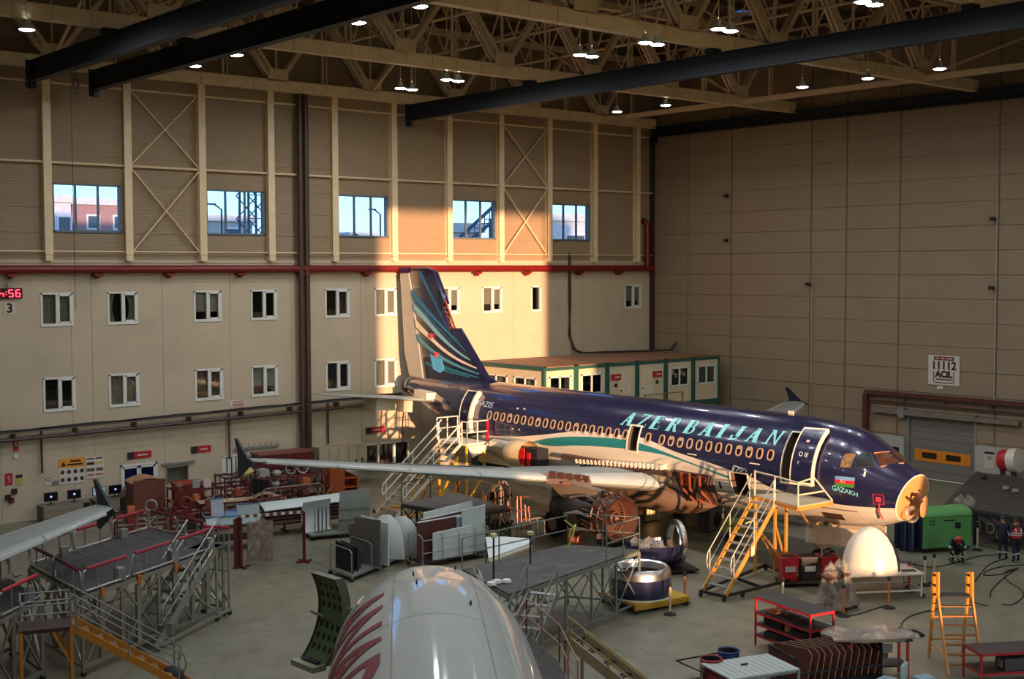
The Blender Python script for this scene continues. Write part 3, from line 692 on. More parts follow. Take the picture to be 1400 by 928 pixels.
# cockpit
CW = [[(3.18,1.55,4.27),(3.19,1.38,4.61),(3.12,1.24,4.77),(2.79,1.04,4.76),(2.80,1.39,4.28)],[(2.66,1.33,4.27),(2.72,.96,4.76),(2.42,.70,4.78),(2.04,.90,4.34)],[(2.34,.64,4.76),(2.12,.05,4.72),(1.50,.05,4.42),(1.92,.82,4.34)]]
CG = [mat('gold_interior_cockpit_pane', (120,96,60), .25, var=.5, scale=9), mat('open_window_dark_paint', (6,6,8), .4), mat('brown_reflection_windshield', (74,48,36), .2, var=.3, scale=5)]  # windshield's brown reflection and open window's dark are put into the colours
for s in (1, -1):
    for i, P in enumerate(CW):
        P = [(a, b*s, c) for a, b, c in P]
        fr = part('cockpit_window', skin_poly(P, .015), mat('window_bezel', (60,56,60), .4), PL)
        c = sum((V(p) for p in P), V())/len(P)
        part('pane', skin_poly([V(p).lerp(c, .09) for p in P], .026), CG[i], fr)
m = MB(); P = [radial(p, .03) for p in CW[2]]; m.tube([P[0], P[1]], .025); m.tube([P[3], P[2]], .025); part('masking_tape', m, mat('orange_masking_tape', (226,140,100), .5), PL)
m = MB(); m.tube([radial((2.3,1.22,4.2), .02), radial((2.28,1.28,4.02), .03)], .035); part('pitot_cover', m, TRIM, PL)
# open nose: slanted frame, tan bulkhead, radar antenna
R0 = rows[0]; c = sum(R0, V())/NSEG
m = MB(); m.grid([[p + V((-.01,0,0)) for p in R0], [c + (p-c)*.96 + V((-.04,0,0)) for p in R0], [c + (p-c)*.92 + V((-.02,0,0)) for p in R0]], closed=True); part('nose_frame', m, TRIM, PL, True)
m = MB(); m.add([c + (p-c)*.97 + V((-.03,0,0)) for p in R0], [tuple(range(NSEG))]); part('pressure_bulkhead', m, TAN, PL)
m = MB()
for a, b in (((0,.45),(.25,.5)),((.1,-.1),(.5,.1)),((-.4,.2),(-.2,.3))): m.bar(c+V((-.06,a[0],a[1])), c+V((-.1,b[0],b[1])), .07)
m.tube([c+V((-.05,.1,.15)), c+V((-.4,.25,.2)), c+V((-.6,.3,-.05))], .07); part('radar_mount', m, mat('dark_bronze', (90,60,44), .4, .4), PL)
m = MB(); m.lathe([(.001,0),(.38,.02),(.4,.05),(.38,.07),(.001,.09)], 24, c+V((-.5,-.1,-.28)), (1,.25,.1)); part('radar_antenna', m, mat('tan_antenna_plate', (196,146,98), .5), PL, True)
m = MB(); m.lathe([(.3,-.3),(.32,0),(.26,.02),(.2,.08)], 16, c+V((-.2,.25,-.55)), (-1,.3,0)); part('clear_cover', m, PLASTIC, PL, True)
q = patch(1.66,1.82,3.2,3.36,.02,.03); part('probe_cover', q, mat('pink_red_cover', (226,60,80), .5), PL)
m = MB(); m.tube([skin(1.72,3.15,.06), skin(1.75,2.85,.1), skin(1.74,2.6,.12)], .03); part('streamer', m, mat('pink_red_cover', (226,60,80), .5), PL)
q = frame_on(1.6,1.9,3.12,3.44,.04,.005,.01); part('probe_marking', q, mat('red_outline', (150,24,56), .5), PL)
q = patch(3.3,4.1,2.25,2.5,.004,.012); part('belly_vent', q, BRN, PL)
q = patch(2.6,9.0,2.68,2.72,.003,.004, nx=14, nz=1); part('belly_seam', q, mat('seam_brown', (120,100,80), .6), PL)
q = patch(8.2,9.1,2.92,3.12,.003,.005); part('grey_stripe', q, mat('blue_grey_stripe', (120,130,140), .5), PL)
q = patch(8.75,8.85,2.8,3.1,.004,.01, nx=1); part('drain_slot', q, DARK, PL)
# flag and names
for z0, z1, c_ in ((3.86,3.985,(108,150,190)),(3.735,3.86,(196,36,52)),(3.61,3.735,(70,130,50))):
    part('flag_stripe', patch(2.58,3.3,z0,z1,.006,.006, nz=2), mat('flag_%d_%d_%d' % c_, c_, .4), PL)
m = MB(); pts = []
for k in range(12): t = .6+5.1*k/11; pts.append((-.06+.05*math.cos(t), .05*math.sin(t)))
for k in range(12): t = 5.5-4.7*k/11; pts.append((-.045+.036*math.cos(t), .036*math.sin(t)))
skin_text(m, pts, [tuple(range(len(pts)))], 2.97, 3.8, .018); skin_text(m, [(.03+.03*math.cos(PI*k/4)*(1 if k % 2 else .5), .03*math.sin(PI*k/4)*(1 if k % 2 else .5)) for k in range(8)], [tuple(range(8))], 2.97, 3.8, .018); part('flag_emblem', m, WHITE, PL)
LETTER = mat('turquoise_lettering', (126,208,216), .4, var=.03)
m = MB(); skin_text(m, *text_mb('GAZAKH', .24, bold=.004), 2.93, 3.47, .012); part('lettering', m, LETTER, PL)
m = MB(); skin_text(m, *text_mb('4K-AZ05', .42, bold=.002), 24.55, 4.93, .012); part('registration', m, mat('pale_registration', (176,190,206), .4), PL)
# slab-serif italic capitals, drawn from strokes
def glyph(ch):
    Q = []; W = .29; w = .12; sf = .08
    def q(*p): Q.append(list(p))
    def st(x0, y0, x1, y1, wd): q((x0-wd/2, y0), (x0+wd/2, y0), (x1+wd/2, y1), (x1-wd/2, y1))
    def ser(x, y, wd): q((x-wd/2, y), (x+wd/2, y), (x+wd/2, y+sf), (x-wd/2, y+sf))
    def arc(cx, cy, rx, ry, a0, a1, t0, t1, n=8):
        for k in range(n):
            a = math.radians(a0+(a1-a0)*k/n); b = math.radians(a0+(a1-a0)*(k+1)/n)
            ta = t0 + (t1-t0)*math.sin(PI*k/n); tb = t0 + (t1-t0)*math.sin(PI*(k+1)/n)
            q((cx+rx*math.cos(a), cy+ry*math.sin(a)), (cx+rx*math.cos(b), cy+ry*math.sin(b)), (cx+(rx-tb)*math.cos(b), cy+(ry-tb*.7)*math.sin(b)), (cx+(rx-ta)*math.cos(a), cy+(ry-ta*.7)*math.sin(a)))
    if ch == 'A': st(.1,0,.43,1,w); st(.66,0,.43,1,W); q((.22,.28),(.6,.28),(.6,.36),(.22,.36)); ser(.1,0,.28); ser(.68,0,.36)
    if ch == 'Z': q((.02,.92),(.72,.92),(.72,1),(.02,1)); q((.02,0),(.74,0),(.74,.08),(.02,.08)); q((.02,.06),(.22,.06),(.72,.94),(.52,.94)); q((.02,.75),(.07,.75),(.1,1),(.02,1)); q((.69,.0),(.74,0),(.74,.27),(.7,.27))
    if ch in 'ERB': st(.18,0,.18,1,W); ser(.16,0,.34); ser(.16,1-sf,.34)
    if ch == 'E': q((.1,.94),(.68,.94),(.68,1),(.1,1)); q((.1,0),(.7,0),(.7,.06),(.1,.06)); q((.2,.48),(.52,.48),(.52,.54),(.2,.54)); q((.64,.76),(.68,.76),(.68,1),(.63,1)); q((.66,0),(.7,0),(.72,.27),(.67,.27)); q((.49,.38),(.53,.38),(.53,.64),(.49,.64))
    if ch in 'RB': q((.2,.94),(.45,.94),(.45,1),(.2,1)); q((.2,.48),(.45,.48),(.45,.54),(.2,.54)); arc(.43,.74,.27,.26,-90,90,.06,.17)
    if ch == 'R': q((.36,.5),(.54,.5),(.82,0),(.6,0)); ser(.74,0,.22)
    if ch == 'B': q((.2,0),(.45,0),(.45,.06),(.2,.06)); arc(.44,.27,.31,.27,-90,90,.06,.18)
    if ch == 'I': st(.2,0,.2,1,W); ser(.2,0,.4); ser(.2,1-sf,.4)
    if ch == 'J': st(.42,.25,.42,1,W); ser(.42,1-sf,.4); arc(.24,.24,.28,.27,-180,0,.07,.16); arc(.05,.22,.09,.09,0,360,.09,.09)
    if ch == 'N': st(.14,0,.14,1,w); ser(.12,0,.26); st(.72,0,.72,1,w); ser(.74,1-sf,.28); q((.06,1),(.26,1),(.76,0),(.68,0)); ser(.12,1-sf,.24)
    return Q
xs = [14.3,13.38,12.57,11.6,10.6,9.72,8.78,8.05,7.26,6.3]
for ch, x in zip('AZERBAIJAN', xs):
    vs = []; fs = []
    for Qd in glyph(ch):
        o = len(vs); vs += [((a-.4)*.74 + (b-.5)*.17, (b-.5)*.66) for a, b in Qd]; fs.append((o, o+1, o+2, o+3))
    m = MB(); skin_text(m, vs, fs, x, 5.1, .012); part('letter', m, LETTER, PL)
for x in (10.2, 6.9): q = patch(x-.25,x+.25,4.02,4.06,.004,.01, nz=1); part('placard', q, TRIM, PL)
for x, z in ((21.8,4.9),(21.3,4.92),(21.8,3.95),(21.3,3.96)): q = patch(x,x+.1,z,z+.06,.004,.01,nx=1,nz=1); part('placard', q, TRIM, PL)
m = MB(); m.box(6.6,6.85,-.03,.03,5.85,5.98); part('antenna', m, TRIM, PL)
# fin and rudder
def slab(outline, th, bev, mats, name, y=0.0, parent=PL):
    c = V((sum(p[0] for p in outline)/len(outline), 0, sum(p[1] for p in outline)/len(outline)))
    m = MB(); rws = []
    for t, k in ((-th, bev), (-th*.35, 0), (th*.35, 0), (th, bev)):
        r = []
        for x, z in outline:
            d = V((c.x-x, 0, (c.z-z)*.25)); d = d.normalized()*k if d.length else d; r.append(V((x+d.x, y+t, z+d.z)))
        rws.append(r)
    m.grid(rws, closed=True); k = len(outline); m.f.append(tuple(range(k-1, -1, -1))); m.mi.append(0); m.f.append(tuple(3*k+j for j in range(k))); m.mi.append(0)
    return part(name, m, mats, parent, 30)
slab([(31.64,11.77),(31.12,11.6),(29.94,10.08),(30.3,9.82),(29.25,8.15),(28.57,8.5),(26.29,6.17),(25.5,5.86),(27,5.5),(31.85,5.5),(32.93,10.5),(33.25,11.73)], .17, .3, NAVYP, 'fin')
m = MB(); m.add([V((30.3,y,9.82)) for y in (-.12,.12)]+[V((29.25,y,8.15)) for y in (.12,-.12)], [(0,1,2,3)])
for k in range(7): t = k/6; m.box(29.0+1.05*t+.05,29.4+1.05*t,-.1,.1,8.2+1.6*t,8.26+1.6*t)
m.bar((28.98,0,8.25),(30.02,0,9.98),.06,.1); part('fin_spar', m, COPR, PL)
slab([(33.3,11.45),(34.24,11.38),(33.83,6.89),(33.3,5.6),(31.9,5.6),(32.96,10.4)], .1, .12, PRIM, 'rudder')
m = MB(); m.box(33.35,34.2,-.1,.1,11.42,11.72); part('rudder_tip', m, NAVYP, PL)
def cat(P, n=5):
    out = []
    for i in range(len(P)-1):
        p0, p1, p2, p3 = P[max(i-1,0)], P[i], P[i+1], P[min(i+2,len(P)-1)]
        for k in range(n):
            t = k/n; out.append(tuple(.5*((2*p1[j]) + (-p0[j]+p2[j])*t + (2*p0[j]-5*p1[j]+4*p2[j]-p3[j])*t*t + (-p0[j]+3*p1[j]-3*p2[j]+p3[j])*t**3) for j in range(2)))
    return out + [P[-1]]
STR = [('ice_blue',(128,178,190),[(32.79,9.82),(31.7,9.15),(30.4,8.3),(29.2,7.6),(28.2,7.15),(27.6,6.95)],[(32.72,9.4),(31.6,8.72),(30.3,7.95),(29.1,7.38),(28.1,7.0),(27.55,6.86)]),
 ('cream',(226,216,190),[(32.62,8.91),(31.4,8.2),(30.1,7.5),(28.8,6.98),(27.6,6.66),(27.0,6.52)],[(32.5,8.42),(31.2,7.8),(29.9,7.2),(28.6,6.78),(27.5,6.54),(27.0,6.46)]),
 ('sky',(84,148,164),[(32.43,8.09),(31.2,7.42),(29.9,6.92),(28.5,6.55),(27.2,6.3),(26.8,6.24)],[(32.3,7.7),(31.0,7.1),(29.8,6.7),(28.5,6.42),(27.2,6.22),(26.8,6.18)]),
 ('mid',(40,112,150),[(32.93,10.55),(31.14,9.34),(29.56,8.37),(28.03,7.43)],[(32.86,10.17),(31.0,9.0),(29.42,8.12),(27.89,7.27)]),
 ('deep',(36,100,140),[(32.3,11.5),(30.85,9.9),(29.6,8.5),(28.6,7.9)],[(31.95,11.5),(30.6,9.8),(29.45,8.42),(28.55,7.8)]),
 ('low',(40,118,140),[(30.6,6.62),(29.4,6.38),(28.2,6.2),(26.8,6.04)],[(30.5,6.42),(29.4,6.22),(28.2,6.1),(26.8,5.99)]),
 ('under',(52,112,134),[(31.6,6.6),(30.4,6.34),(29.2,6.16),(27.6,6.02)],[(31.6,6.46),(30.4,6.22),(29.2,6.08),(27.6,5.97)]),
 ('inner',(44,104,138),[(32.85,10.1),(31.6,9.25),(30.3,8.45),(29.1,7.75)],[(32.8,9.95),(31.6,9.12),(30.3,8.34),(29.1,7.68)]),
 ('thin',(60,140,170),[(29.1,8.1),(28.4,7.5),(27.9,7.1),(27.5,6.85)],[(29.0,8.05),(28.3,7.42),(27.85,7.04),(27.48,6.83)])]
for nm_, rgb, U, L in STR:
    u = cat(U); lo = cat(L); m = MB()
    for s in (1, -1): m.grid([[V((x, s*.178, z)) for x, z in u], [V((x, s*.178, z)) for x, z in lo]])
    part('fin_stripe', m, mat('fin_stripe_'+nm_, rgb, .3, coat=.3), PL)
m = MB(); m.prism([(31.17,.176,7.02),(30.08,.176,6.78),(29.86,.176,6.24),(30.23,.176,6.05),(30.88,.176,6.22)], (0,.02,0)); part('fin_patch', m, mat('bright_blue_film', (96,178,220), .3), PL)
for x, z in ((31.05,8.0),(30.6,7.0)): m = MB(); m.box(x-.12,x+.12,.18,.26,z-.1,z+.14); part('lock_flag', m, mat('pink_red_cover', (226,60,80), .5), PL)
# tail end and stabilisers
m = MB(); m.lathe([(.02,.0),(.42,.05),(.5,.25),(.48,.5),(.3,.55),(.2,.3)], 24, (33.75,0,5.2), (-1,0,0)); part('tail_cone_ring', m, mat('dark_teal_cone', (46,62,62), .5), PL, True)
def airfoil(le, ch, z, th, y, tw=0.0, n=9):
    P = []
    for k in range(n): t = (k/(n-1))**1.6; P.append((t, th*(2.2*math.sqrt(t)*(1-t)+.35*t*(1-t))*.62))
    up = [V((le+ch*t, y, z+ch*h - tw*t)) for t, h in P]; dn = [V((le+ch*t, y, z-ch*h*.62 - tw*t)) for t, h in P[1:-1]]
    return up + dn[::-1]
def loft(secs):
    m = MB(); m.grid(secs, closed=True); k = len(secs[0]); m.f.append(tuple(range(k))); m.f.append(tuple((len(secs)-1)*k+j for j in range(k-1, -1, -1))); m.mi += [0, 0]; return m
for s in (1, -1):
    part('stabiliser', loft([airfoil(29.0,3.1,4.62,.1,s*.75), airfoil(30.7,2.0,4.86,.1,s*3.5), airfoil(32.35,1.25,5.08,.09,s*6.15), airfoil(32.5,1.1,5.1,.03,s*6.25)]), WGREY, PL, 35)
    m = MB(); m.prism([(29.2,s*.6,4.75),(31.4,s*.5,4.78),(30.8,s*1.5,4.85),(29.4,s*1.7,4.76)], (0,0,.35)); part('stabiliser_fairing', m, TRIM, PL, 35)
m = MB(); m.prism([(30.9,2.6,4.75),(32.6,2.6,4.75),(32.5,3.6,4.8),(31.2,3.6,4.8)], (.1,0,-.62)); m.prism([(30.2,2.0,4.66),(31.0,2.0,4.66),(31.0,2.5,4.7),(30.3,2.5,4.7)], (.05,0,-.6)); part('hanging_elevator_panel', m, mat('cream_hanging_panel', (206,190,160), .5), PL)
m = MB(); m.tube([(30.7,2.2,4.6),(30.75,2.3,3.4),(30.7,2.35,2.0)], .04); part('jack_pole', m, MAROOND, PL)
# wings
def wing(s, parent=PL, detail=True):
    def S(y): return interp([(1.3,11.2,7.2,2.45,.15),(1.95,11.55,6.7,2.52,.15),(6.4,13.87,3.95,2.98,.125),(12,16.72,2.6,3.58,.115),(16.6,19.06,1.6,4.08,.11),(17.0,19.4,1.3,4.12,.08)], y, 1), interp([(1.3,11.2,7.2),(1.95,11.55,6.7),(6.4,13.87,3.95),(12,16.72,2.6),(16.6,19.06,1.6),(17,19.4,1.3)], y, 2), interp([(1.3,2.45),(1.95,2.52),(6.4,2.98),(12,3.58),(17,4.12)], y, 1), interp([(1.3,.15),(1.95,.15),(6.4,.125),(12,.115),(16.6,.11),(17,.08)], y, 1)
    ys = [1.3,1.95,3.2,4.8,6.4,8.2,10.2,12.2,14.4,16.6,17.0]
    secs = []
    for y in ys:
        le, ch, z, th = S(y); secs.append(airfoil(le+ch*.07, ch*.93, z+.02, th*.97, s*y, .02*ch))
    w = part('wing', loft(secs), WDK, parent, 35)
    for y0, y1 in ((2.3,4.9),(6.55,9.0),(9.03,11.55),(11.58,14.1),(14.13,16.6)):
        R = []
        for y in (y0, (y0+y1)/2, y1):
            le, ch, z, th = S(y); r = []
            for k in range(11):
                t = .16*abs(1-k/5.0)**1.4; h = th*(2.2*math.sqrt(t)*(1-t)+.35*t*(1-t))*.62
                r.append(V((le+ch*t-.04, s*y, z + (ch*h+.015 if k < 5 else -ch*h*.62-.015) - .02*ch*t)))
            R.append(r)
        m = MB(); m.grid(R); m.f.append(tuple(range(11))); m.f.append(tuple(range(22, 33))); m.mi += [0, 0]; part('slat', m, WGREY, w, 40)
    for y0, y1, nm_ in ((2.4,6.2,'flap'),(6.5,12.6,'flap'),(12.8,16.2,'aileron')):
        a, b = S(y0), S(y1); m = MB()
        for (x0a,x1a,y_,z_),(x0b,x1b,yb_,zb_) in (((a[0]+a[1]*.74,a[0]+a[1]*1.02,y0,a[2]),(b[0]+b[1]*.74,b[0]+b[1]*1.02,y1,b[2])),):
            m.add([V((x0a,s*y_,z_+.1*a[1]*.5)),V((x1a,s*y_,z_-.02)),V((x1b,s*yb_,zb_-.02)),V((x0b,s*yb_,zb_+.1*b[1]*.5)),V((x0a,s*y_,z_-.08)),V((x1a,s*y_,z_-.06)),V((x1b,s*yb_,zb_-.06)),V((x0b,s*yb_,zb_-.06))], [(0,1,2,3),(4,7,6,5),(0,4,5,1),(1,5,6,2),(2,6,7,3),(3,7,4,0)])
        part(nm_, m, WGREY, w)
    for y0, y1 in ((7.0,8.9),(9.1,10.9),(11.1,12.6)):
        a, b = S(y0), S(y1); m = MB(); h = lambda q: q[2]+q[1]*q[3]*.42+.03
        m.add([V((a[0]+a[1]*.52,s*y0,h(a)+.02)),V((a[0]+a[1]*.74,s*y0,h(a)-.06)),V((b[0]+b[1]*.74,s*y1,h(b)-.06)),V((b[0]+b[1]*.52,s*y1,h(b)+.02))], [(0,1,2,3)]); part('spoiler', m, WGREY, w)
    for y in ((8.6, 12.0) if detail else (5,8.6,12.0)):
        le, ch, z, th = S(y); m = MB(); m.lathe([(.01,-1.4),(.16,-.9),(.24,0),(.2,.9),(.02,1.9)], 12, (le+ch*.8, s*y, z-.3), (1,0,-.08)); part('flap_fairing', m, HW, w, True)
    m = MB(); pts = [(19.6,4.15),(20.1,4.3),(21.05,5.0),(21.2,5.0),(20.95,4.4),(20.95,3.95),(21.0,3.5),(20.85,3.45),(20.1,3.95)]
    m.prism([V((x-.4, s*17.0, z-.08)) for x, z in pts], (0, s*.09, 0)); part('wingtip_fence', m, mat('dark_navy_fence', (22,26,46), .35), w)
    return S, w
S_, W1 = wing(1); wing(-1, detail=False)
a, b = S_(4.95), S_(6.5); m = MB(); m.bar((a[0]+.3, 4.95, a[2]-.02), (b[0]+.25, 6.5, b[2]-.02), .5, .22)
for k in range(5): t = .1+.2*k; m.cbox((a[0]+(b[0]-a[0])*t, 4.95+1.55*t, a[2]+.12+.3*t), .3, .09, .26, .3)
part('slat_mechanism', m, BRN, W1)
m = MB(); m.tube([(13.2,5.0,3.02),(13.75,5.7,3.12),(14.1,6.5,3.2)], .05); m.tube([(12.9,5.1,2.72),(13.4,6.2,2.9)], .04); part('slat_track', m, COPR, W1)
m = MB(); m.prism([(16.6,6.9,2.5),(17.8,6.9,2.5),(17.6,6.9,1.9)], (0,.1,0)); part('hanging_flap_panel', m, HW, W1)
# belly fairing, exposed wing root
rws = []
for x, f in ((10.9,.5),(11.6,.85),(12.6,1),(17,1),(18.6,.85),(20,.45)):
    rws.append([V((x, 2.15*f*math.cos(t)+0.0, 2.05+.9*f*math.sin(t) - .1)) for t in (2*PI*k/24 for k in range(24))])
m = loft(rws); part('belly_fairing', m, mat('brown_grey_fairing', (112,88,70), .5, var=.15), PL, 40)
for i in range(22):
    x = 11.7+.25*i; z = 3.34-.016*i; m = MB(); m.cbox((x, 2.1, z), .13, .34, .2, 0, ('Y', .35)); part('fairing_bracket', m, TRIM, PL)
m = MB(); m.box(11.3,18,1.85,2.25,3.0,3.2); part('fairing_rail', m, BRN, PL)
q = patch(9.15,11.2,2.1,3.3,.02,.06, nx=8, nz=6); part('root_structure', q, BRN, PL)
for x0, x1, z0, z1, o_ in ((10.2,10.95,2.75,3.3,.14),(9.75,10.1,2.85,3.2,.16),(9.3,9.6,2.9,3.25,.12)):
    q = patch(x0,x1,z0,z1,o_,.03, nx=3, nz=3); part('root_panel', q, COPR, PL)
m = MB()
for x in (9.6, 10.15, 10.6): m.tube([skin(x,3.3,.25), skin(x+.1,2.8,.35), skin(x-.15,2.2,.3)], .06)
part('root_duct', m, COPR, PL, True)
m = MB(); pts = [skin(9.12,3.4,.12), skin(9.3,3.2,.3), skin(9.5,3.05,.25), skin(9.8,3.3,.3), skin(10.2,2.6,.4), skin(9.2,2.2,.3)]; m.add(pts, [(0,1,2,3,4,5)]); part('hanging_insulation', m, BRN, PL)
# aft flap-root area: ribbed cover, tan shell, red jack
for k in range(8): m = MB(); m.cbox((23.2-.26*k, 2.25, 3.12), .16, .5, .1, .3); part('seal_rib', m, HW, PL)
m = MB(); m.prism([(23.3,2.0,3.2),(21.2,2.0,3.2),(21.4,2.5,3.15),(23.0,2.5,3.15)], (0,0,.16)); part('root_cover', m, HW, PL)
m = MB(); m.lathe([(.02,-.05),(.4,0),(.62,.35),(.68,1.0),(.66,1.5)], 16, (21.5,2.45,2.95), (-1,.02,0)); part('flap_fairing_shell', m, mat('tan_fairing_shell', (222,192,144), .5), PL, True)
m = MB(); m.box(19.3,20.2,1.9,2.6,2.4,3.3); part('flap_bay', m, DARK, PL)
m = MB(); m.box(20.15,20.5,2.5,2.68,2.5,3.25).box(19.75,19.95,2.55,2.68,2.5,3.1); part('red_bracket', m, REDP, PL)
# engines without cowls
CORE = mat('dark_engine_core', (40,36,34), .45, .4, var=.3, scale=8); BRZ = mat('bronze_fan_case', (104,70,56), .4, .5, var=.2, scale=4); BRZL = mat('light_bronze_ring', (140,98,78), .4, .4, var=.15)
def engine(y):
    z = 1.80; e = part('engine', MB().lathe([(.3,0),(.52,.02),(.58,.4),(.62,.9),(.7,1.2),(.66,1.7),(.5,2.1),(.46,2.7),(.4,2.9)], 28, (11.4,y,z), (1,0,0)), CORE, PL, True)
    m = MB(); m.lathe([(.80,.0),(.92,-.02),(.93,.06),(.88,.1),(.88,.42),(.93,.44),(.93,.52),(.87,.56),(.86,.82),(.9,.84),(.9,.9),(.84,.94)], 40, (10.4,y,z), (1,0,0)); part('fan_case', m, mat('dark_fan_case', (70,50,42), .4, .5, var=.25, scale=6), e, True)
    m = MB(); m.lathe([(.80,0),(.79,.3),(.78,.75),(.76,.95)], 40, (10.4,y,z), (1,0,0)); part('case_liner', m, BRZL, e, True)
    m = MB(); m.lathe([(.76,.95),(.36,1.0),(.34,.6),(.30,.55),(.26,.35),(.2,.32),(.16,.2),(.1,.18),(.001,.12)], 32, (10.4,y,z), (1,0,0)); part('hub_rings', m, mat('dark_hub_rings', (84,60,50), .38, .6, var=.2, scale=5), e, True)
    for r_, x_ in ((.70,10.95),(.55,11.1),(.33,10.95),(.24,10.75)): m = MB(); m.lathe([(r_-.02,0),(r_,-.03),(r_+.02,0)], 32, (x_,y,z), (1,0,0)); part('bright_ring', m, BRZL, e, True)
    vb = MB(); vb.box(-.12,.12,-.012,.012,.36,.76); vm = vb.mesh('stator_vane', BRZL)
    for k in range(34):
        o_ = obj('stator_vane', vm, e, (11.12, y, z)); o_.rotation_euler = (2*PI*k/34, 0, 0)
    m = MB()
    for k in range(20):
        t = .3*k + .1; r = .93+.03*math.sin(k*2.1); m.tube([(10.5+.03*k, y+r*math.cos(t), z+r*math.sin(t)), (10.8+.02*k, y+(r+.05)*math.cos(t+.1), z+(r+.05)*math.sin(t+.1)), (11.2, y+(r-.1)*math.cos(t+.2), z+(r-.1)*math.sin(t+.2)), (12.0, y+.72*math.cos(t+.3), z+.72*math.sin(t+.3))], .022, 5)
    part('fuel_pipes', m, COPR, e, True, kind='stuff')
    m = MB()
    for k in range(9): t = .7*k; m = MB(); m.cbox((10.9+.12*(k % 4), y+.98*math.cos(t), z+.98*math.sin(t)), .28, .16, .2, t); part('accessory_box', m, CORE, e)
    m = MB(); m.cbox((11.0, y, z-.98), .9, .7, .25); part('accessory_gearbox', m, CORE, e)
    m = MB()
    for k in range(6): t = k*1.05; m.tube([(11.5, y+.66*math.cos(t), z+.66*math.sin(t)), (12.2, y+.78*math.cos(t+.2), z+.78*math.sin(t+.2)), (13.0, y+.68*math.cos(t-.1), z+.68*math.sin(t-.1))], .06, 6)
    part('bleed_duct', m, mat('steel_duct', (150,140,130), .3, .7), e, True)
    m = MB(); m.prism([(11.0,y-.2,2.75),(14.2,y-.2,3.0),(14.6,y-.2,2.75),(13.6,y-.2,2.2),(11.2,y-.2,2.55)], (0,.4,0)); part('pylon', m, mat('grey_brown_pylon', (132,112,92), .5), e)
engine(5.75); engine(-5.75)
# landing gear
TYRE = mat('worn_tyre', (30,30,30), .85, bump=.1); GEARP = mat('grey_gear_leg', (150,140,126), .45, .3)
def wheel(p, r, w, par):
    y = p[1]; a = part('wheel', MB().lathe([(.3*r,-w*.3),(.55*r,-w*.42),(.62*r,-w*.5),(.9*r,-w*.5),(r,-w*.3),(r,w*.3),(.9*r,w*.5),(.62*r,w*.5),(.55*r,w*.42),(.3*r,w*.3)], 24, p, (0,1,0)), TYRE, par, True)
    part('hub', MB().lathe([(.001,-w*.36),(.56*r,-w*.4),(.56*r,w*.4),(.001,w*.36)], 16, p, (0,1,0)), GEARP, a, True)
for s in (1, -1):
    m = MB(); m.tube([(16.1,s*3.8,.6),(16.05,s*3.75,2.6)], .14, 10); m.tube([(16.1,s*3.3,.6),(16.1,s*4.3,.6)], .09, 8); m.tube([(16.05,s*3.8,1.2),(15.9,s*2.4,2.4)], .07); m.bar((15.8,s*4.35,1.0),(15.8,s*4.2,2.5),.06,1.0)
    g = part('main_gear', m, GEARP, PL, True)
    for d in (-.46, .46): wheel((16.1, s*3.8+d, .585), .585, .42, g)
m = MB(); m.tube([(5.07,0,.4),(4.95,0,2.0)], .1, 10); m.tube([(5.07,-.3,.385),(5.07,.3,.385)], .06, 8); m.tube([(5.05,0,1.0),(4.2,0,1.9)], .06); g = part('nose_gear', m, GEARP, PL, True)
for d in (-.25, .25): wheel((5.07, d, .385), .385, .22, g)
m = MB(); m.box(4.85,5.15,.15,.35,.9,1.35); part('landing_light', m, TRIM, g)
for s in (1, -1): m = MB(); m.prism([(5.3,s*.75,1.78),(2.7,s*.62,1.9),(2.75,s*.68,1.28),(5.25,s*.85,1.08)], (0,s*.05,0)); part('nose_gear_door', m, TRIM, PL)
# ================================================================== DOCKS AND STAIRS
class Th:
    """a thing whose parts are given in hangar coordinates"""
    def __init__(s, name, label, cat, o, group=None):
        s.o = V(o); s.e = thing(name, label, cat, s.o, 0, group)
    def p(s, name, m, ma, parent=None, smooth=False, kind=None):
        m.v = [tuple(V(q) - s.o) for q in m.v]; return part(name, m, ma, parent or s.e, smooth, kind)
def caster(t, p, h=.2, ma=None):
    m = MB(); m.lathe([(.001,-.03),(.085,-.03),(.09,0),(.085,.03),(.001,.03)], 12, (p[0], p[1], .09), (0,1,0)); c = t.p('caster', m, RUB, None, True)
    m = MB(); m.box(p[0]-.04,p[0]+.04,p[1]-.05,p[1]+.05,.12,h+.04); t.p('caster_fork', m, ma or ALUW, c)
def lerp(a, b, t): return V(a).lerp(V(b), t)
def rail_loops(t, a, b, z, h, n, ma, pad=None, inset=.0):
    a = V((a[0], a[1], z)); b = V((b[0], b[1], z))
    for k in range(n):
        p = lerp(a, b, (k+.02)/n); q = lerp(a, b, (k+.98)/n); d = (q-p).normalized(); r = .16
        U = V((0,0,1)); P = [p+U*.06, p+U*.02+d*r*.3] if False else []
        pts = [p+U*.05+d*r, p+U*.08+d*r*.3, p+U*r*1.3, p+U*(h-r), p+U*(h-.04)+d*r*.3, p+U*h+d*r, q+U*h-d*r, q+U*(h-.04)-d*r*.3, q+U*(h-r), q+U*r*1.3, q+U*.08-d*r*.3, q+U*.05-d*r]
        m = MB(); m.tube(pts, .032, 6, closed=True); lp = t.p('guard_rail', m, ma, None, True)
        m = MB()
        for f in (.3, .7): x = lerp(p, q, f); m.tube([x+U*-.25, x+U*h], .025, 6)
        t.p('rail_post', m, ma, lp, kind='stuff')
        if pad:
            m = MB(); m.tube([p+U*(h+.02)+d*r, q+U*(h+.02)-d*r], .055, 8); t.p('rail_pad', m, pad, lp, True)
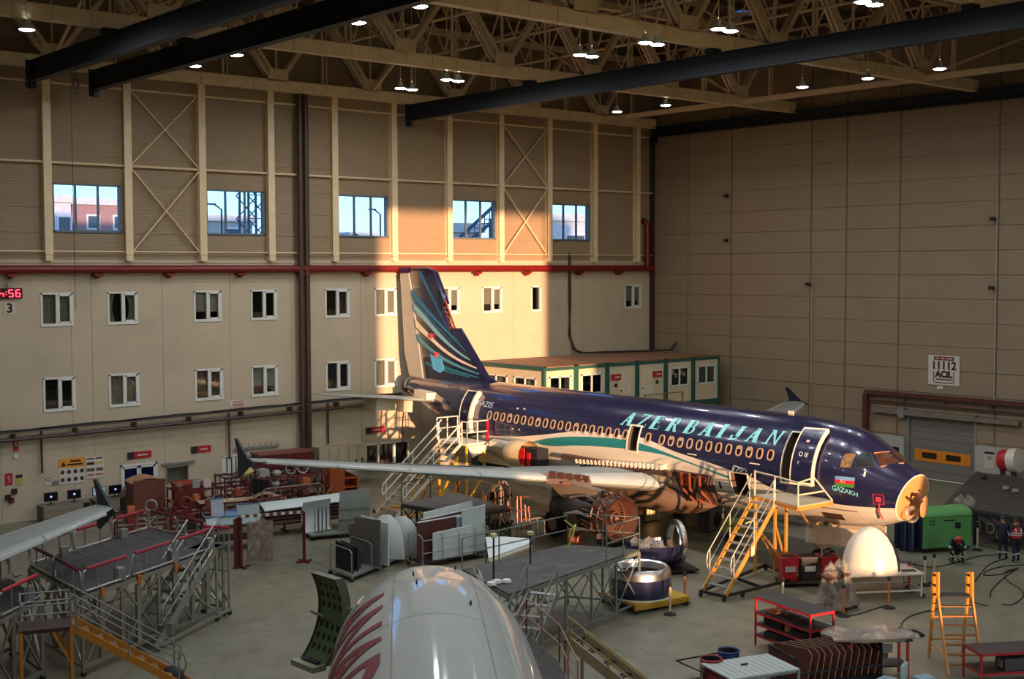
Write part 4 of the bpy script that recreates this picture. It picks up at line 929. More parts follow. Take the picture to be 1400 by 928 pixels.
def rail_bars(t, a, b, z, h, n, ma, bars=(.5, 1.0), r=.024):
    a = V((a[0], a[1], z)); b = V((b[0], b[1], z)); U = V((0,0,1))
    for k in range(n+1): m = MB(); x = lerp(a, b, k/n); m.tube([x, x+U*h], r, 6); t.p('rail_post', m, ma)
    for f in bars: m = MB(); m.tube([a+U*h*f, b+U*h*f], r*.9, 6); t.p('rail_bar', m, ma)
def dock(name, label, C, z, deckm, legm, planks=(4, 5), spans=(3, 2, 3, 2), cast=True, thick=.12, low=.28, leg=.07, cat='dock'):
    """C: four corners in order; legs, chords and X bracing under every edge"""
    o = sum((V((p[0], p[1], 0)) for p in C), V())/4; t = Th(name, label, cat, o)
    C = [V((p[0], p[1], z)) for p in C]; nx, ny = planks
    def uv(a, b): return lerp(lerp(C[0], C[1], a), lerp(C[3], C[2], a), b)
    for i in range(nx):
        for j in range(ny):
            c = [uv((i+(e+.0)/1)/nx, (j+f)/ny) for e, f in ((0,0),(1,0),(1,1),(0,1))]; g = sum(c, V())/4
            c = [p + (g-p).normalized()*(.004 if deckm is GREY_DK else .015) - V((0,0,.05)) for p in c]; m = MB(); m.prism(c, (0,0,.05)); t.p('deck_panel', m, deckm)
    for i in range(4):
        a, b = C[i], C[(i+1) % 4]; n = spans[i]; dz = V((0,0,1))
        m = MB(); m.bar(a-dz*(thick/2+.05), b-dz*(thick/2+.05), .06, thick); t.p('edge_beam', m, legm)
        m = MB(); m.bar(a-dz*(z-low), b-dz*(z-low), leg, leg); t.p('base_beam', m, legm)
        for k in range(n):
            p, q = lerp(a, b, k/n), lerp(a, b, (k+1)/n)
            m = MB(); m.bar(p-dz*.1, p-dz*(z-low+.04), leg, leg); t.p('leg', m, legm)
            m = MB(); m.bar(p-dz*.14, q-dz*(z-low), leg*.6, leg*.6); t.p('cross_brace', m, legm)
            m = MB(); m.bar(q-dz*.14, p-dz*(z-low), leg*.6, leg*.6); t.p('cross_brace', m, legm)
        if cast: caster(t, (a.x, a.y), low-.02, legm)
        else: m = MB(); m.box(a.x-.06,a.x+.06,a.y-.06,a.y+.06,0,low); t.p('foot', m, RUB)
    return t, C
def stairs(t, base, top, width, n, sm, tm, rails=(1, -1), h=.9, rm=None, tread=.24, sw=.05, sh=.2, r=.024):
    base = V(base); top = V(top); d = top-base; hd = V((d.x, d.y, 0)).normalized(); sd = V((-hd.y, hd.x, 0)); U = V((0,0,1))
    for s in (1, -1):
        m = MB(); m.bar(base+sd*s*width/2, top+sd*s*width/2, sw, sh); t.p('stringer', m, sm)
    for k in range(1, n+1):
        c = base + d*(k/(n+.0)) - U*.02; m = MB()
        m.prism([c+sd*width/2-hd*tread/2, c-sd*width/2-hd*tread/2, c-sd*width/2+hd*tread/2, c+sd*width/2+hd*tread/2], (0,0,-.035)); t.p('tread', m, tm)
    for s in rails:
        a = base+sd*s*(width/2+.03)+d*.1; b = top+sd*s*(width/2+.03); m = MB()
        m.tube([a+U*.45, a+U*.1+hd*-.05+U*h*.6, a+U*h, b+U*h], r, 6); t.p('handrail', m, rm or sm, None, True)
        m = MB(); m.tube([a+U*h*.52, b+U*h*.52], r*.85, 6); t.p('handrail', m, rm or sm)
        for f in (.05, .5, .95): x = lerp(a, b, f); m = MB(); m.tube([x, x+U*h], r, 6); t.p('rail_post', m, rm or sm)
AF = mat('aluminium_dock_frame', (158, 154, 140), .45, .6, var=.1)
PADR = mat('dark_red_rail_pad', (150, 20, 36), .5); DKDECK = mat('dark_slatted_deck', (58, 56, 56), .6, var=.15, scale=4)
# A: long aluminium dock at the left
zA = 2.4; CA = [fl(112,812,zA), fl(305,745,zA), fl(203,722,zA), fl(40,772,zA)]
t, C = dock('work_dock', 'long aluminium work dock with dark deck and red padded guard rails at left', CA, zA, DKDECK, AF, (6, 4), (4, 1, 4, 2), leg=.09)
rail_loops(t, lerp(C[0],C[1],0), lerp(C[0],C[1],.93), zA, .66, 3, ALU, PADR); rail_loops(t, C[3], C[2], zA, .66, 3, ALU, PADR)
rail_loops(t, C[2], lerp(C[2],C[1],.8), zA, .62, 2, ALU, MAROON); rail_loops(t, C[3], C[0], zA, .62, 2, ALU, MAROON)
for f in (.25, .62, .9): m = MB(); p = lerp(C[0],C[1],f); m.box(p.x-.12,p.x+.12,p.y-.05,p.y+.3,zA,zA+.36); t.p('socket_box', m, ALUW)
for f in (.25, .75): m = MB(); p = lerp(C[3],C[2],f); m.box(p.x-.12,p.x+.12,p.y-.3,p.y-.06,zA,zA+.3); t.p('socket_box', m, ALUW)
for f in (.12, .36, .62, .87):
    m = MB(); p = lerp(C[0],C[1],f); m.box(p.x-.05,p.x+.05,p.y-.12,p.y-.05,zA-.28,zA); t.p('orange_clamp', m, ORANGE)
    m = MB(); m.box(p.x-.07,p.x+.07,p.y-.05,p.y+.09,.3,zA-.3); t.p('leg', m, AF)
# B: its lower neighbour
CB = [fl(-70,880,zA), fl(56,816,zA), fl(14,790,zA), fl(-75,818,zA)]
t, C = dock('work_dock', 'second aluminium work dock with dark deck, cut off by the left edge of the photo', CB, zA, DKDECK, AF, (4, 3), (3, 2, 3, 2), leg=.1)
rail_loops(t, C[0], C[1], zA, .66, 2, ALU, RED); rail_loops(t, C[2], C[3], zA, .62, 2, ALU, MAROON)
m = MB(); p = lerp(C[0],C[1],.86); m.box(p.x-.14,p.x+.14,p.y-.02,p.y+.3,zA,zA+.45); t.p('socket_box', m, ALUW)
# C: aluminium stairs at its right-hand end
b0 = (fl(222,880)+fl(190,868))/2; tp = fl(290,745,2.45)
t = Th('mobile_stairs', 'aluminium mobile stairs on castors leaning up to the long left work dock', 'stairs', (b0.x, b0.y, 0))
base = V((-46.55,-22.85,.15)); top = V((-43.55,-20.95,2.4)); stairs(t, base, top, 1.0, 9, ALU, AF, (1, -1), .95, ALU, sh=.26)
hd = V((top.x-base.x, top.y-base.y, 0)).normalized(); sd = V((-hd.y, hd.x, 0))
m = MB(); m.prism([top+sd*.5, top-sd*.5, top-sd*.5+hd*.9, top+sd*.5+hd*.9], (0,0,-.08)); t.p('landing', m, DKDECK)
for s in (.5, -.5):
    for e in (0.05, .85):
        p = top+sd*s+hd*e; m = MB(); m.bar((p.x,p.y,.2),(p.x,p.y,2.4),.07); t.p('leg', m, AF); caster(t, p)
    p = top+sd*s; m = MB(); m.bar((base+sd*s)*1.0, (p+hd*.85)-V((0,0,2.2)), .06, .1); t.p('base_beam', m, AF)
    m = MB(); m.bar(lerp(base+sd*s, p, .55), (p+hd*.05)-V((0,0,2.1)), .05); t.p('cross_brace', m, AF)
    m = MB(); m.bar((p+hd*.05)-V((0,0,1.0)), (p+hd*.85)-V((0,0,2.0)), .05); t.p('cross_brace', m, AF)
    q = base+sd*s+hd*.15; caster(t, q)
p = top+hd*.9
for k in range(6): m = MB(); x = lerp(p-sd*.5, p+sd*.5, k/5); m.tube([x-V((0,0,.9)), x+V((0,0,.5))], .024, 6); t.p('gate_bar', m, ALU)
for z in (-.9, .5): m = MB(); m.tube([p-sd*.5+V((0,0,z)), p+sd*.5+V((0,0,z))], .026, 6); t.p('gate_rail', m, ALU)
m = MB(); m.tube([p-sd*.5+V((0,0,.56)), p+sd*.5+V((0,0,.56))], .05, 8); t.p('rail_pad', m, RED, None, True)
m = MB(); q = lerp(base,top,.18)-sd*.56; m.cbox(q, .06, .3, .34, math.atan2(hd.y,hd.x)); t.p('sign_plate', m, ALUW)
# D: orange stairs at the lower left
tp = fl(96,850,2.2); bs = V((tp.x+3.05, tp.y-1.05, 0.0))
t = Th('step_stairs', 'orange steel stairs with brown steps below the left work dock', 'stairs', (tp.x, tp.y, 0))
OST = mat('worn_orange_steel', (196, 128, 44), .5, var=.12); stairs(t, bs, tp, 1.0, 9, OST, mat('brown_step_plate', (128,92,52), .6), (1,-1), .9, ALUW)
hd = V((-3.05,1.05,0)).normalized(); sd = V((-hd.y, hd.x, 0))
m = MB(); m.prism([tp+sd*.5, tp-sd*.5, tp-sd*.5+hd*1.3, tp+sd*.5+hd*1.3], (0,0,-.1)); t.p('landing', m, mat('dark_brown_landing', (64,44,36), .6))
for s in (.5,-.5):
    for e in (0.0, 1.25):
        p = tp+sd*s+hd*e; m = MB(); m.bar((p.x,p.y,0),(p.x,p.y,2.15),.08); t.p('leg', m, OST)
        m = MB(); m.tube([(p.x,p.y,2.2),(p.x,p.y,3.0)], .025, 6); t.p('rail_post', m, ALUW)
    for z in (.4, .75): p = tp+sd*s; m = MB(); m.tube([p+V((0,0,z)), p+hd*1.25+V((0,0,z))], .024, 6); t.p('rail_bar', m, ALUW)
    p = tp+sd*s+hd*.1-V((0,0,.1)); m = MB(); m.bar(p+hd*.35, p-V((0,0,.9))-hd*.1, .06); t.p('cross_brace', m, OST)
m = MB(); p = tp+hd*1.25
for z in (.4,.75): m = MB(); m.tube([p+sd*.5+V((0,0,z)), p-sd*.5+V((0,0,z))], .024, 6); t.p('rail_bar', m, ALUW)
m = MB(); m.lathe([(.001,0),(.3,.02),(.36,.2),(.3,.42),(.14,.55),(.001,.56)], 14, (0,0,0)); solo('black_bag', m, DARK, 'black cloth bag on the floor at the foot of the orange stairs', 'bag', fl(236,938), 0, None, True)
# E: grey dock in the centre
zE = 2.1; CE = [fl(655,806,zE), fl(695,813,zE), fl(874,751,zE), fl(775,745,zE)]
L0, L1, R1, R0 = fl(632,778,zE), fl(696,812,zE), fl(874,751,zE), fl(775,744,zE)
t, C = dock('grey_work_dock', 'wide grey deck work dock on green-grey lattice legs in front of the open engine', [L0, L1, R1, R0], zE, GREY_DK, GREENP, (3, 5), (1, 5, 2, 4), leg=.06)
rail_bars(t, C[3], C[2], zE, 1.1, 2, GREENP); rail_bars(t, lerp(C[1],C[2],.72), C[2], zE, 1.1, 2, GREENP); rail_bars(t, C[0], C[3], zE, 1.0, 3, GREENP)
for u, v, h in ((675,793,1.3),(725,770,.9)):
    p = fl(u,v,zE); m = MB(); m.tube([p, p+V((0,0,h))], .03, 6); q = t.p('lamp_post', m, DARK)
    m = MB(); m.lathe([(.03,0),(.12,.05),(.11,.14),(.02,.17)], 10, p+V((0,0,h))); t.p('work_light', m, mat('yellowish_work_light', (196,186,120), .4), q, True)
m = MB(); p = fl(672,800,zE)
for a, b in ((0,0),(.3,.1),(.55,-.05)): m = MB(); m.lathe([(.001,0),(.16,.02),(.14,.1),(.001,.14)], 8, p+V((a,b,0))); t.p('crumpled_rag', m, WHITE, None, True)
m = MB(); p = fl(778,752,zE); m.tube([p+V((-.2,0,1.05)), p+V((.1,-.1,.8)), p+V((0,0,.5)), p+V((.2,.1,.65)), p+V((.5,.2,.8)), p+V((.1,0,.3)), p+V((0,.1,.05))], .03, 6); t.p('yellow_cord', m, mat('yellow_green_cord', (190,190,80), .5), None, True)
pa = fl(690,812,zE-.05); st_b = V((-40.6,-32.9,.1)); st_t = V((-37.9,-31.6,2.05))
t = Th('dock_stairs', 'green-grey steel stairs climbing to the wide grey dock', 'stairs', (st_b.x, st_b.y, 0)); stairs(t, st_b, st_t, .9, 8, GREENP, ALUW, (1,-1), .9, GREENP)
# F: darker dock under the wing
zF = 1.4; CF = [fl(549,688,zF), fl(640,705,zF), fl(697,694,zF), fl(626,673,zF)]
t, C = dock('dark_work_dock', 'dark grey topped lattice dock standing under the near wing', CF, zF, mat('dark_tarp_deck', (74,76,74), .6, var=.12), mat('dark_green_lattice', (62,60,50), .6), (2, 3), (4, 4, 4, 4), leg=.05)
rail_bars(t, C[0], C[3], zF, .9, 2, mat('dark_green_lattice', (62,60,50), .6), (1.0,)); rail_bars(t, C[3], C[2], zF, .9, 2, mat('dark_green_lattice', (62,60,50), .6), (1.0,))
# folding steps under the wing, right of that dock; orange sunlight put into the copper colour
p = fl(716,738); t = Th('wire_step_frame', 'small sunlit wire step frame beside the dark dock under the wing', 'steps', (p.x, p.y, 0))
for k, (dx, dz) in enumerate(((-.35,1.9),(-.1,1.9),(.2,1.5),(.45,1.4))): m = MB(); m.tube([(p.x+dx,p.y,.0),(p.x+dx*.8,p.y+.1,dz)], .03, 6); t.p('leg', m, COPR)
for z in (.5,.9,1.3,1.85): m = MB(); m.tube([(p.x-.35,p.y+.03,z),(p.x+.4,p.y+.03,z)], .028, 6); t.p('rung', m, COPR)
m = MB(); m.box(p.x+.2,p.x+1.2,p.y-.1,p.y+.5,.85,.9); t.p('platform', m, ALUW)
for x, y in ((.25,-.05),(1.15,-.05),(1.15,.45)): m = MB(); m.bar((p.x+x,p.y+y,0),(p.x+x,p.y+y,.86),.05); t.p('leg', m, ALUW)
# G: low platform with brown rails in front
zG = 1.3; CG_ = [fl(690,915,zG), fl(790,960,zG), fl(765,905,zG), fl(720,865,zG)]
BRAIL = mat('dusty_brown_rail', (150,112,98), .55); t, C = dock('low_dock', 'low dark platform with dusty brown rails beside the white nose', CG_, zG, mat('dark_brown_deck', (52,46,42), .7), BRAIL, (2, 3), (2, 2, 1, 2), leg=.06)
rail_bars(t, C[3], C[2], zG, 1.0, 2, BRAIL); rail_bars(t, C[2], C[1], zG, 1.0, 2, BRAIL); rail_bars(t, C[0], C[3], zG, 1.0, 2, BRAIL)
a = fl(786,872,1.5); b = V((a.x+.6, a.y-3.0, 0.05)); t = Th('plank_stairs', 'narrow tan sided stairs going down beside the low platform', 'stairs', (b.x, b.y, 0)); stairs(t, b, a, .7, 6, mat('tan_stringer', (150,130,96), .5), DARK, (1,), .7, mat('dark_yellow_rail', (150,130,60), .5), sh=.3)
for s in (.32,-.32): m = MB(); m.bar((a.x+s,a.y+.05,0),(a.x+s,a.y+.05,1.45),.06); t.p('leg', m, BRAIL)
# H: yellow and silver gantry stairs at the front door
zH = 3.1; P0, P1, P2 = fl(1091,692,zH), fl(1138,684,zH), fl(1029,676,zH); P3 = P1 + (P2-P0)*.8
t = Th('boarding_stairs', 'yellow and silver mobile stairs with a platform at the open front door', 'stairs', (P0.x, P0.y, 0))
m = MB(); m.prism([P0, P1, P3, P2], (0,0,-.1)); t.p('platform', m, mat('pale_platform_deck', (196,176,146), .5))
GST = mat('grey_gantry_tube', (150,146,136), .4, .5); YST = mat('yellow_gantry_tube', (214,150,64), .42, .2)
BASE = [fl(958,808,.2), fl(990,815,.2), fl(1088,791,.2), fl(1047,772,.2)]
for i in range(4): m = MB(); m.bar(BASE[i], BASE[(i+1) % 4], .08, .1); t.p('base_beam', m, mat('black_base_frame', (36,36,36), .5)); caster(t, BASE[i], .18, DARK)
m = MB(); m.bar(lerp(BASE[0],BASE[3],.5), lerp(BASE[1],BASE[2],.5), .08, .1); t.p('base_beam', m, DARK); caster(t, lerp(BASE[1],BASE[2],.25), .18, DARK)
sdir = (BASE[1]-BASE[0]).normalized(); mid0 = (BASE[0]+BASE[1])/2; wd = 1.05; tpp = (fl(1059,689,zH)+fl(1029,685,zH))/2; tpp.z = zH
stairs(t, V((mid0.x+.1, mid0.y, .22)), tpp, wd, 11, YST, ALUW, (1,-1), 1.0, GST, sh=.16)
PT = [fl(1032,790), fl(1059,788), fl(1074,791), fl(1116,768)]
for p in PT: m = MB(); m.bar((p.x,p.y,.2 if p is not PT[3] else 0.02),(p.x,p.y,zH-.05),.09); t.p('post', m, YST)
for p, q in ((PT[1], PT[2]), (PT[0], PT[2]), (PT[0], PT[1])): m = MB(); m.bar((p.x,p.y,2.0),(q.x,q.y,.6),.06); t.p('cross_brace', m, YST)
m = MB(); m.bar(P0-V((0,0,.1)), V((PT[3].x, PT[3].y, 1.1)), .06); t.p('cross_brace', m, YST)
m = MB(); m.bar(P1-V((0,0,.1)), P0-V((0,0,.1)), .08, .12); t.p('edge_beam', m, YST); m = MB(); m.bar(P2-V((0,0,.1)), P0-V((0,0,.1)), .08, .12); t.p('edge_beam', m, YST)
CGR = mat('cream_guard_rail', (224,204,170), .45)
UZ = V((0,0,1)); Pm = lerp(P0,P1,.45)
for pts in ([P0, P0+UZ*.85, Pm+UZ*.95, P1], [P0+UZ*.4, lerp(P0,P1,.72)+UZ*.4], [P0+UZ*.85, lerp(P0,P2,.5)+UZ*.9, lerp(P0,P2,.95)+UZ*.9], [lerp(P0,P2,.95), lerp(P0,P2,.95)+UZ*.95], [lerp(P0,P2,.5), lerp(P0,P2,.5)+UZ*.9], [P0+UZ*.85+(P2-P0)*.02, Pm+UZ*.7]):
    m = MB(); m.tube(pts, .032, 6); t.p('guard_rail', m, CGR, None, True)
m = MB(); p = lerp(mid0, tpp, .42)+V((.3,-.6,.2)); m.cbox(p, .34, .04, .34, .4); t.p('notice_plate', m, TRIM)
# I: stairs at the rear door
t = Th('rear_boarding_stairs', 'silver stairs with railed platform at the rear door of the navy airliner', 'stairs', (-26.5,-10.2,0))
stairs(t, (-28.8,-10.3,.1), (-24.75,-10.1,3.2), 1.5, 12, mat('cream_stringer', (196,184,158), .5), ALU, (1,-1), 1.0, mat('white_handrail', (210,204,190), .4), r=.035, sh=.16)
m = MB(); m.box(-24.75,-23.45,-11.3,-8.9,3.08,3.2); t.p('platform', m, TRIM)
m = MB(); m.prism([(-24.7,-11.3,3.1),(-23.5,-11.3,3.1),(-23.5,-11.3,2.8),(-24.4,-11.3,2.5)], (0,.08,0)); t.p('gusset', m, TRIM)
WR = mat('white_handrail', (210,204,190), .4)
rail_bars(t, (-24.75,-11.3), (-23.45,-11.3), 3.2, 1.05, 2, WR, (.5,1.0), .035); rail_bars(t, (-24.75,-8.9), (-23.45,-8.9), 3.2, 1.05, 2, WR, (.5,1.0), .035); rail_bars(t, (-24.75,-11.3), (-24.75,-10.9), 3.2, 1.05, 1, WR, (.5,1.0), .035)
m = MB(); m.box(-23.5,-23.42,-11.34,-11.2,3.25,4.25); t.p('red_rail_cover', m, RED)
for y in (-11.2,-9.0):
    for x in (-24.7,-23.6): m = MB(); m.bar((x,y,.1),(x,y,3.1),.09); t.p('leg', m, YELLOW)
    m = MB(); m.bar((-24.7,y,.3),(-23.6,y,1.6),.07); t.p('cross_brace', m, YELLOW); m = MB(); m.bar((-28.6,y,.12),(-23.6,y,.12),.09); t.p('base_beam', m, YELLOW)
    m = MB(); m.bar((-26.6,y,.2),(-25.2,y,2.6),.08); t.p('cross_brace', m, YELLOW); m = MB(); m.bar((-25.9,y,.2),(-24.8,y,1.9),.07); t.p('cross_brace', m, ORANGE)
for x, y in ((-28.6,-11.2),(-28.6,-9.0),(-23.6,-11.2),(-23.6,-9.0)): caster(t, (x, y), .12)
# J: yellow step ladder at the lower right
t = Th('step_ladder', 'tall yellow step ladder with black top platform at the lower right', 'ladder', (-29.6,-40.5,0))
A0, A1 = V((-30.1,-40.2,0)), V((-29.35,-40.85,0)); ax = (A1-A0).normalized(); bk = V((ax.y*-1, ax.x, 0)); bk = V((.62,.72,0)).normalized()
LY2 = mat('yellow_ladder_paint', (212,140,54), .45)
for s, q in ((1, A0), (-1, A1)):
    m = MB(); m.bar(q, q+bk*1.0+V((0,0,2.0)), .05, .12); t.p('front_rail', m, LY2)
    m = MB(); m.bar(q+bk*1.75, q+bk*1.35+V((0,0,2.0)), .05, .1); t.p('rear_rail', m, LY2)
    m = MB(); m.bar(q+bk*1.0+V((0,0,1.9)), q+bk*1.05+V((0,0,2.75)), .07, .1); t.p('top_post', m, LY2)
    m = MB(); m.bar(q+bk*1.4+V((0,0,1.9)), q+bk*1.4+V((0,0,2.65)), .07, .1); t.p('top_post', m, LY2)
    for z in (2.3,2.6): m = MB(); m.bar(q+bk*1.03+V((0,0,z)), q+bk*1.4+V((0,0,z)), .05, .06); t.p('top_rail', m, DARK)
for k in range(1, 8):
    z = .25*k; p = bk*(.5*z)+V((0,0,z)); m = MB(); m.prism([A0+p, A1+p, A1+p+bk*.16, A0+p+bk*.16], (0,0,.03)); t.p('step', m, mat('brown_yellow_step', (150,100,48), .6))
m = MB(); p = bk*.98+V((0,0,2.0)); m.prism([A0+p, A1+p, A1+p+bk*.45, A0+p+bk*.45], (0,0,.05)); t.p('platform', m, DARK)
for z in (.6, 1.3): m = MB(); p = bk*(1.75-.2*z)+V((0,0,z)); m.bar(A0+p, A1+p, .05); t.p('rear_rung', m, LY2)
for z in (.5, 1.1): m = MB(); m.bar(A0+bk*(.5*z)+V((0,0,z)), A0+bk*(1.75-.2*z)+V((0,0,z)), .04); t.p('side_brace', m, LY2)
# ================================================================== WALL FITTINGS
REDPIPE = mat('dark_red_fire_pipe', (112, 22, 18), .42, var=.08); PBRN = mat('brown_pipe', (74, 50, 42), .45, var=.1)
t = Th('fire_main', 'thick red fire pipe running level across the whole back wall', 'pipe', (-40,-.35,11.65))
m = MB(); m.tube([(-60,-.35,11.65),(-.3,-.35,11.65)], .2, 14); t.p('pipe', m, REDPIPE, None, True)
m = MB(); m.tube([(-.8,-.35,11.7),(-.8,-.35,14.2),(-.82,-.33,14.55),(-.9,-.2,14.75),(-.95,0,14.8)], .19, 12); t.p('riser_elbow', m, REDPIPE, None, True)
m = MB(); m.lathe([(.26,-.06),(.26,.06)], 14, (-.8,-.35,12.2)); t.p('flange', m, REDPIPE, None, True)
for u in (12,130,228,325,408,497,548,648,716,788,842):
    x = onY(u, 372).x; m = MB(); m.box(x-.22,x+.22,-.5,.0,11.33,11.45).box(x-.06,x+.06,-.45,0,11.22,11.34); t.p('pipe_bracket', m, REDPIPE)
for i, x in enumerate((-27.32, -26.95)):
    m = MB(); m.tube([(x,-.42,.1),(x,-.42,21.0)], .15, 12); solo('vertical_pipe', m, PBRN, 'dark brown vertical pipe up the back wall, %s of the pair' % ('left' if i == 0 else 'right'), 'pipe', smooth=True)
m = MB(); m.box(-27.55,-26.7,-.75,-.2,0,2.1); solo('pipe_casing', m, mat('grey_brown_casing', (104,92,80), .6), 'grey boxed casing around the foot of the brown pipe pair', 'casing')
t = Th('cable_tray', 'grey cable tray full of cables sloping along the back wall above a pipe', 'cable tray', (-36,-.3,4.2))
m = MB(); m.bar((-58,-.35,3.98),(-20.8,-.35,4.52), .34, .07); t.p('tray', m, mat('grey_brown_tray', (98,86,74), .5))
m = MB()
for k in range(4): m.tube([(-58+.93*i*1.0, -.28-.06*k, 4.06+.0145*.93*i+.03*math.sin(i*1.3+k)) for i in range(41)], .028, 5)
t.p('cables', m, DARK, kind='stuff')
m = MB(); m.tube([(-58,-.4,3.68),(-20.8,-.4,4.14)], .09, 8); t.p('conduit_pipe', m, PBRN, None, True)
for k in range(13): x = -57+2.9*k; z = 3.98+.0145*(x+58); m = MB(); m.box(x-.05,x+.05,-.5,0,z-.45,z-.05); t.p('tray_bracket', m, PBRN)
for i, (x, z0, z1) in enumerate(((-31.55,1.9,4.4),(-25.6,2.15,4.5),(-41.2,2.2,4.2))):
    m = MB(); m.tube([(x,-.2,z0),(x,-.2,z1)], .055, 8); solo('drop_conduit', m, PBRN, 'thin brown conduit dropping from the cable tray, %s of three' % ('middle' if i == 0 else ('right-hand' if i == 1 else 'leftmost')), 'conduit')
t = Th('hanging_cable', 'pair of dark cables hanging down the back wall onto the cabin roof', 'cable', (-7.6,-.2,6.3))
for k, d in enumerate((0, .22)):
    m = MB(); m.tube([(-7.65+d*.3,-.12,12.6),(-7.65+d*.4,-.14,9.4),(-7.6-d*.4,-.16,7.4),(-7.45+d*.7,-.3,6.5),(-7.0+d,-.5,6.28),(-5,-.8-d,6.28),(-3,-1.4,6.27),(-.6,-2.2-d,6.3),(-.2,-2.5,6.8)], .055, 8); t.p('cable', m, mat('brown_black_cable', (46,36,30), .6), None, True)
# LED clock and bay number
t = Th('led_display', 'red digital clock display high on the back wall at the left edge', 'clock', (-42.9,-.1,10.35))
m = MB(); m.box(-44.0,-41.9,-.16,-.012,10.34,10.8); t.p('case', m, mat('black_display_case', (40,6,10), .3))
def seg(mb, x, z, s, on, w=.19, h=.15):
    S = {'a':(0,2*h,w,2*h),'b':(w,h,w,2*h),'c':(w,0,w,h),'d':(0,0,w,0),'e':(0,0,0,h),'f':(0,h,0,2*h),'g':(0,h,w,h)}
    for k in on: a, b, c, d = S[k]; mb.bar((x+a,-.165,z+b),(x+c,-.165,z+d),.02,.05) if b != d else mb.bar((x+a,-.165,z+b),(x+c,-.165,z+d),.02,.05)
m = MB(); z = 10.42
for x, on in ((-43.65,'g'),(-43.3,'g'),(-42.95,'cefg'),(-42.52,'acdfg'),(-42.2,'acdefg')): seg(m, x, z, 1, on)
m.box(-42.66,-42.62,-.17,-.16,10.5,10.54).box(-42.66,-42.62,-.17,-.16,10.62,10.66); t.p('digits', m, glow('red_led', (255,50,70), 5.0), kind='stuff')
m = MB(); m.lathe([(.09,0),(.12,.02),(.12,.1),(.001,.1)], 12, (-42.5,-.12,10.98), (0,-1,0)); t.p('sensor', m, ALUW, None, True)
def board(name, label, cat, x0, x1, z0, z1, ma, y=-.012, th=.018):
    t = Th(name, label, cat, ((x0+x1)/2, y, z0)); m = MB(); m.box(x0,x1,y-th,y,z0,z1); t.p('board', m, ma); return t
def wtext(t, body, x, z, size, ma, y=-.036, **k):
    m = MB(); text_on(m, body, (x, y, z), (1,0,0), (0,0,1), size, **k); t.p('lettering', m, ma)
SIGNW = mat('white_sign', (206,196,180), .5, var=.03); INK = mat('dark_ink', (40,16,14), .6); SIGNR = mat('red_sign', (176,34,46), .45); SIGNB = mat('black_sign_end', (44,30,32), .5)
t = board('bay_number_sign', 'white square sign with the number 3 under the red clock', 'sign', -42.7,-42.2,9.6,10.15,SIGNW); wtext(t, '3', -42.45, 9.87, .6, INK, bold=.02)
t = board('red_ceiling_sign', 'small white notice with red print between upper and lower windows', 'sign', -31.4,-30.45,4.52,4.88,SIGNW)
for z in (4.8, 4.68, 4.6): m = MB(); m.box(-31.25,-30.6,-.034,-.03,z-.02,z+.02); t.p('print_line', m, SIGNR)
for x0, x1, z, lab in ((-36.96,-35.72,2.38,'red and black door sign above the glazed double door'),(-33.6,-32.5,2.36,'red and black sign above the slatted white door'),(-23.05,-21.75,2.45,'red and black sign on the sunlit part of the back wall')):
    t = board('direction_sign', lab, 'sign', x0, x1, z, z+.34, SIGNR, -.02); m = MB(); m.box(x0,x0+.34,-.056,-.05,z,z+.34); t.p('black_end', m, SIGNB)
    m = MB(); m.box(x0+.5,x1-.2,-.056,-.05,z+.13,z+.2); t.p('print_line', m, SIGNW)
t = board('safety_board', 'large white safety board with orange heading and rows of round symbols', 'sign', -40.35,-39.1,1.5,2.7,SIGNW)
m = MB(); m.box(-40.35,-39.1,-.036,-.03,2.28,2.72); t.p('orange_heading', m, mat('orange_heading', (222,146,40), .5))
for x0, x1, z in ((-39.8,-39.3,2.58),(-39.95,-39.2,2.42)): m = MB(); m.box(x0,x1,-.042,-.036,z-.04,z+.04); t.p('print_line', m, INK)
m = MB(); m.prism([(-40.25,-.04,2.36),(-40.0,-.04,2.36),(-40.12,-.04,2.6)], (0,-.004,0)); t.p('warning_triangle', m, INK)
for i in range(4):
    for k in range(2): m = MB(); m.lathe([(.001,0),(.1,.002),(.1,.006),(.001,.008)], 14, (-40.18+.31*i,-.031,2.08-.36*k), (0,-1,0)); t.p('round_symbol', m, mat('dark_symbol', (50,46,48), .6))
t = board('notice_strips', 'narrow white notice board with lines of black, yellow and red print', 'sign', -39.05,-38.15,1.65,2.68,SIGNW)
for k, (z, c) in enumerate(((2.6,INK),(2.4,INK),(2.34,INK),(2.1,INK),(2.02,INK),(1.82,SIGNR))):
    for j, (a, b) in enumerate(((-39.0,-38.62),(-38.55,-38.2))): m = MB(); m.box(a,b,-.036,-.03,z-.03,z+.03); t.p('print_line', m, c if not (k in (1,2) and j) else mat('yellow_strip', (200,180,90), .6))
t = board('extinguisher_sign', 'small red sign with a white symbol high on the back wall at left', 'sign', -42.45,-42.2,3.3,3.75,SIGNR); wtext(t, 'B', -42.32, 3.6, .25, SIGNW); 
t = board('hose_sign', 'red sign with a white hook symbol low on the back wall at left', 'sign', -42.85,-42.5,1.75,2.3,SIGNR)
m = MB(); m.tube([(-42.68,-.04,2.2),(-42.72,-.04,2.1),(-42.62,-.04,2.0),(-42.68,-.04,1.88)], .025, 5); t.p('symbol', m, SIGNW)
t = board('dark_notice', 'small black and yellow notice low on the back wall at left', 'sign', -42.35,-42.05,1.7,2.2,mat('yellowish_notice', (176,168,96), .6)); m = MB(); m.box(-42.35,-42.05,-.036,-.03,2.05,2.2); t.p('black_heading', m, INK)
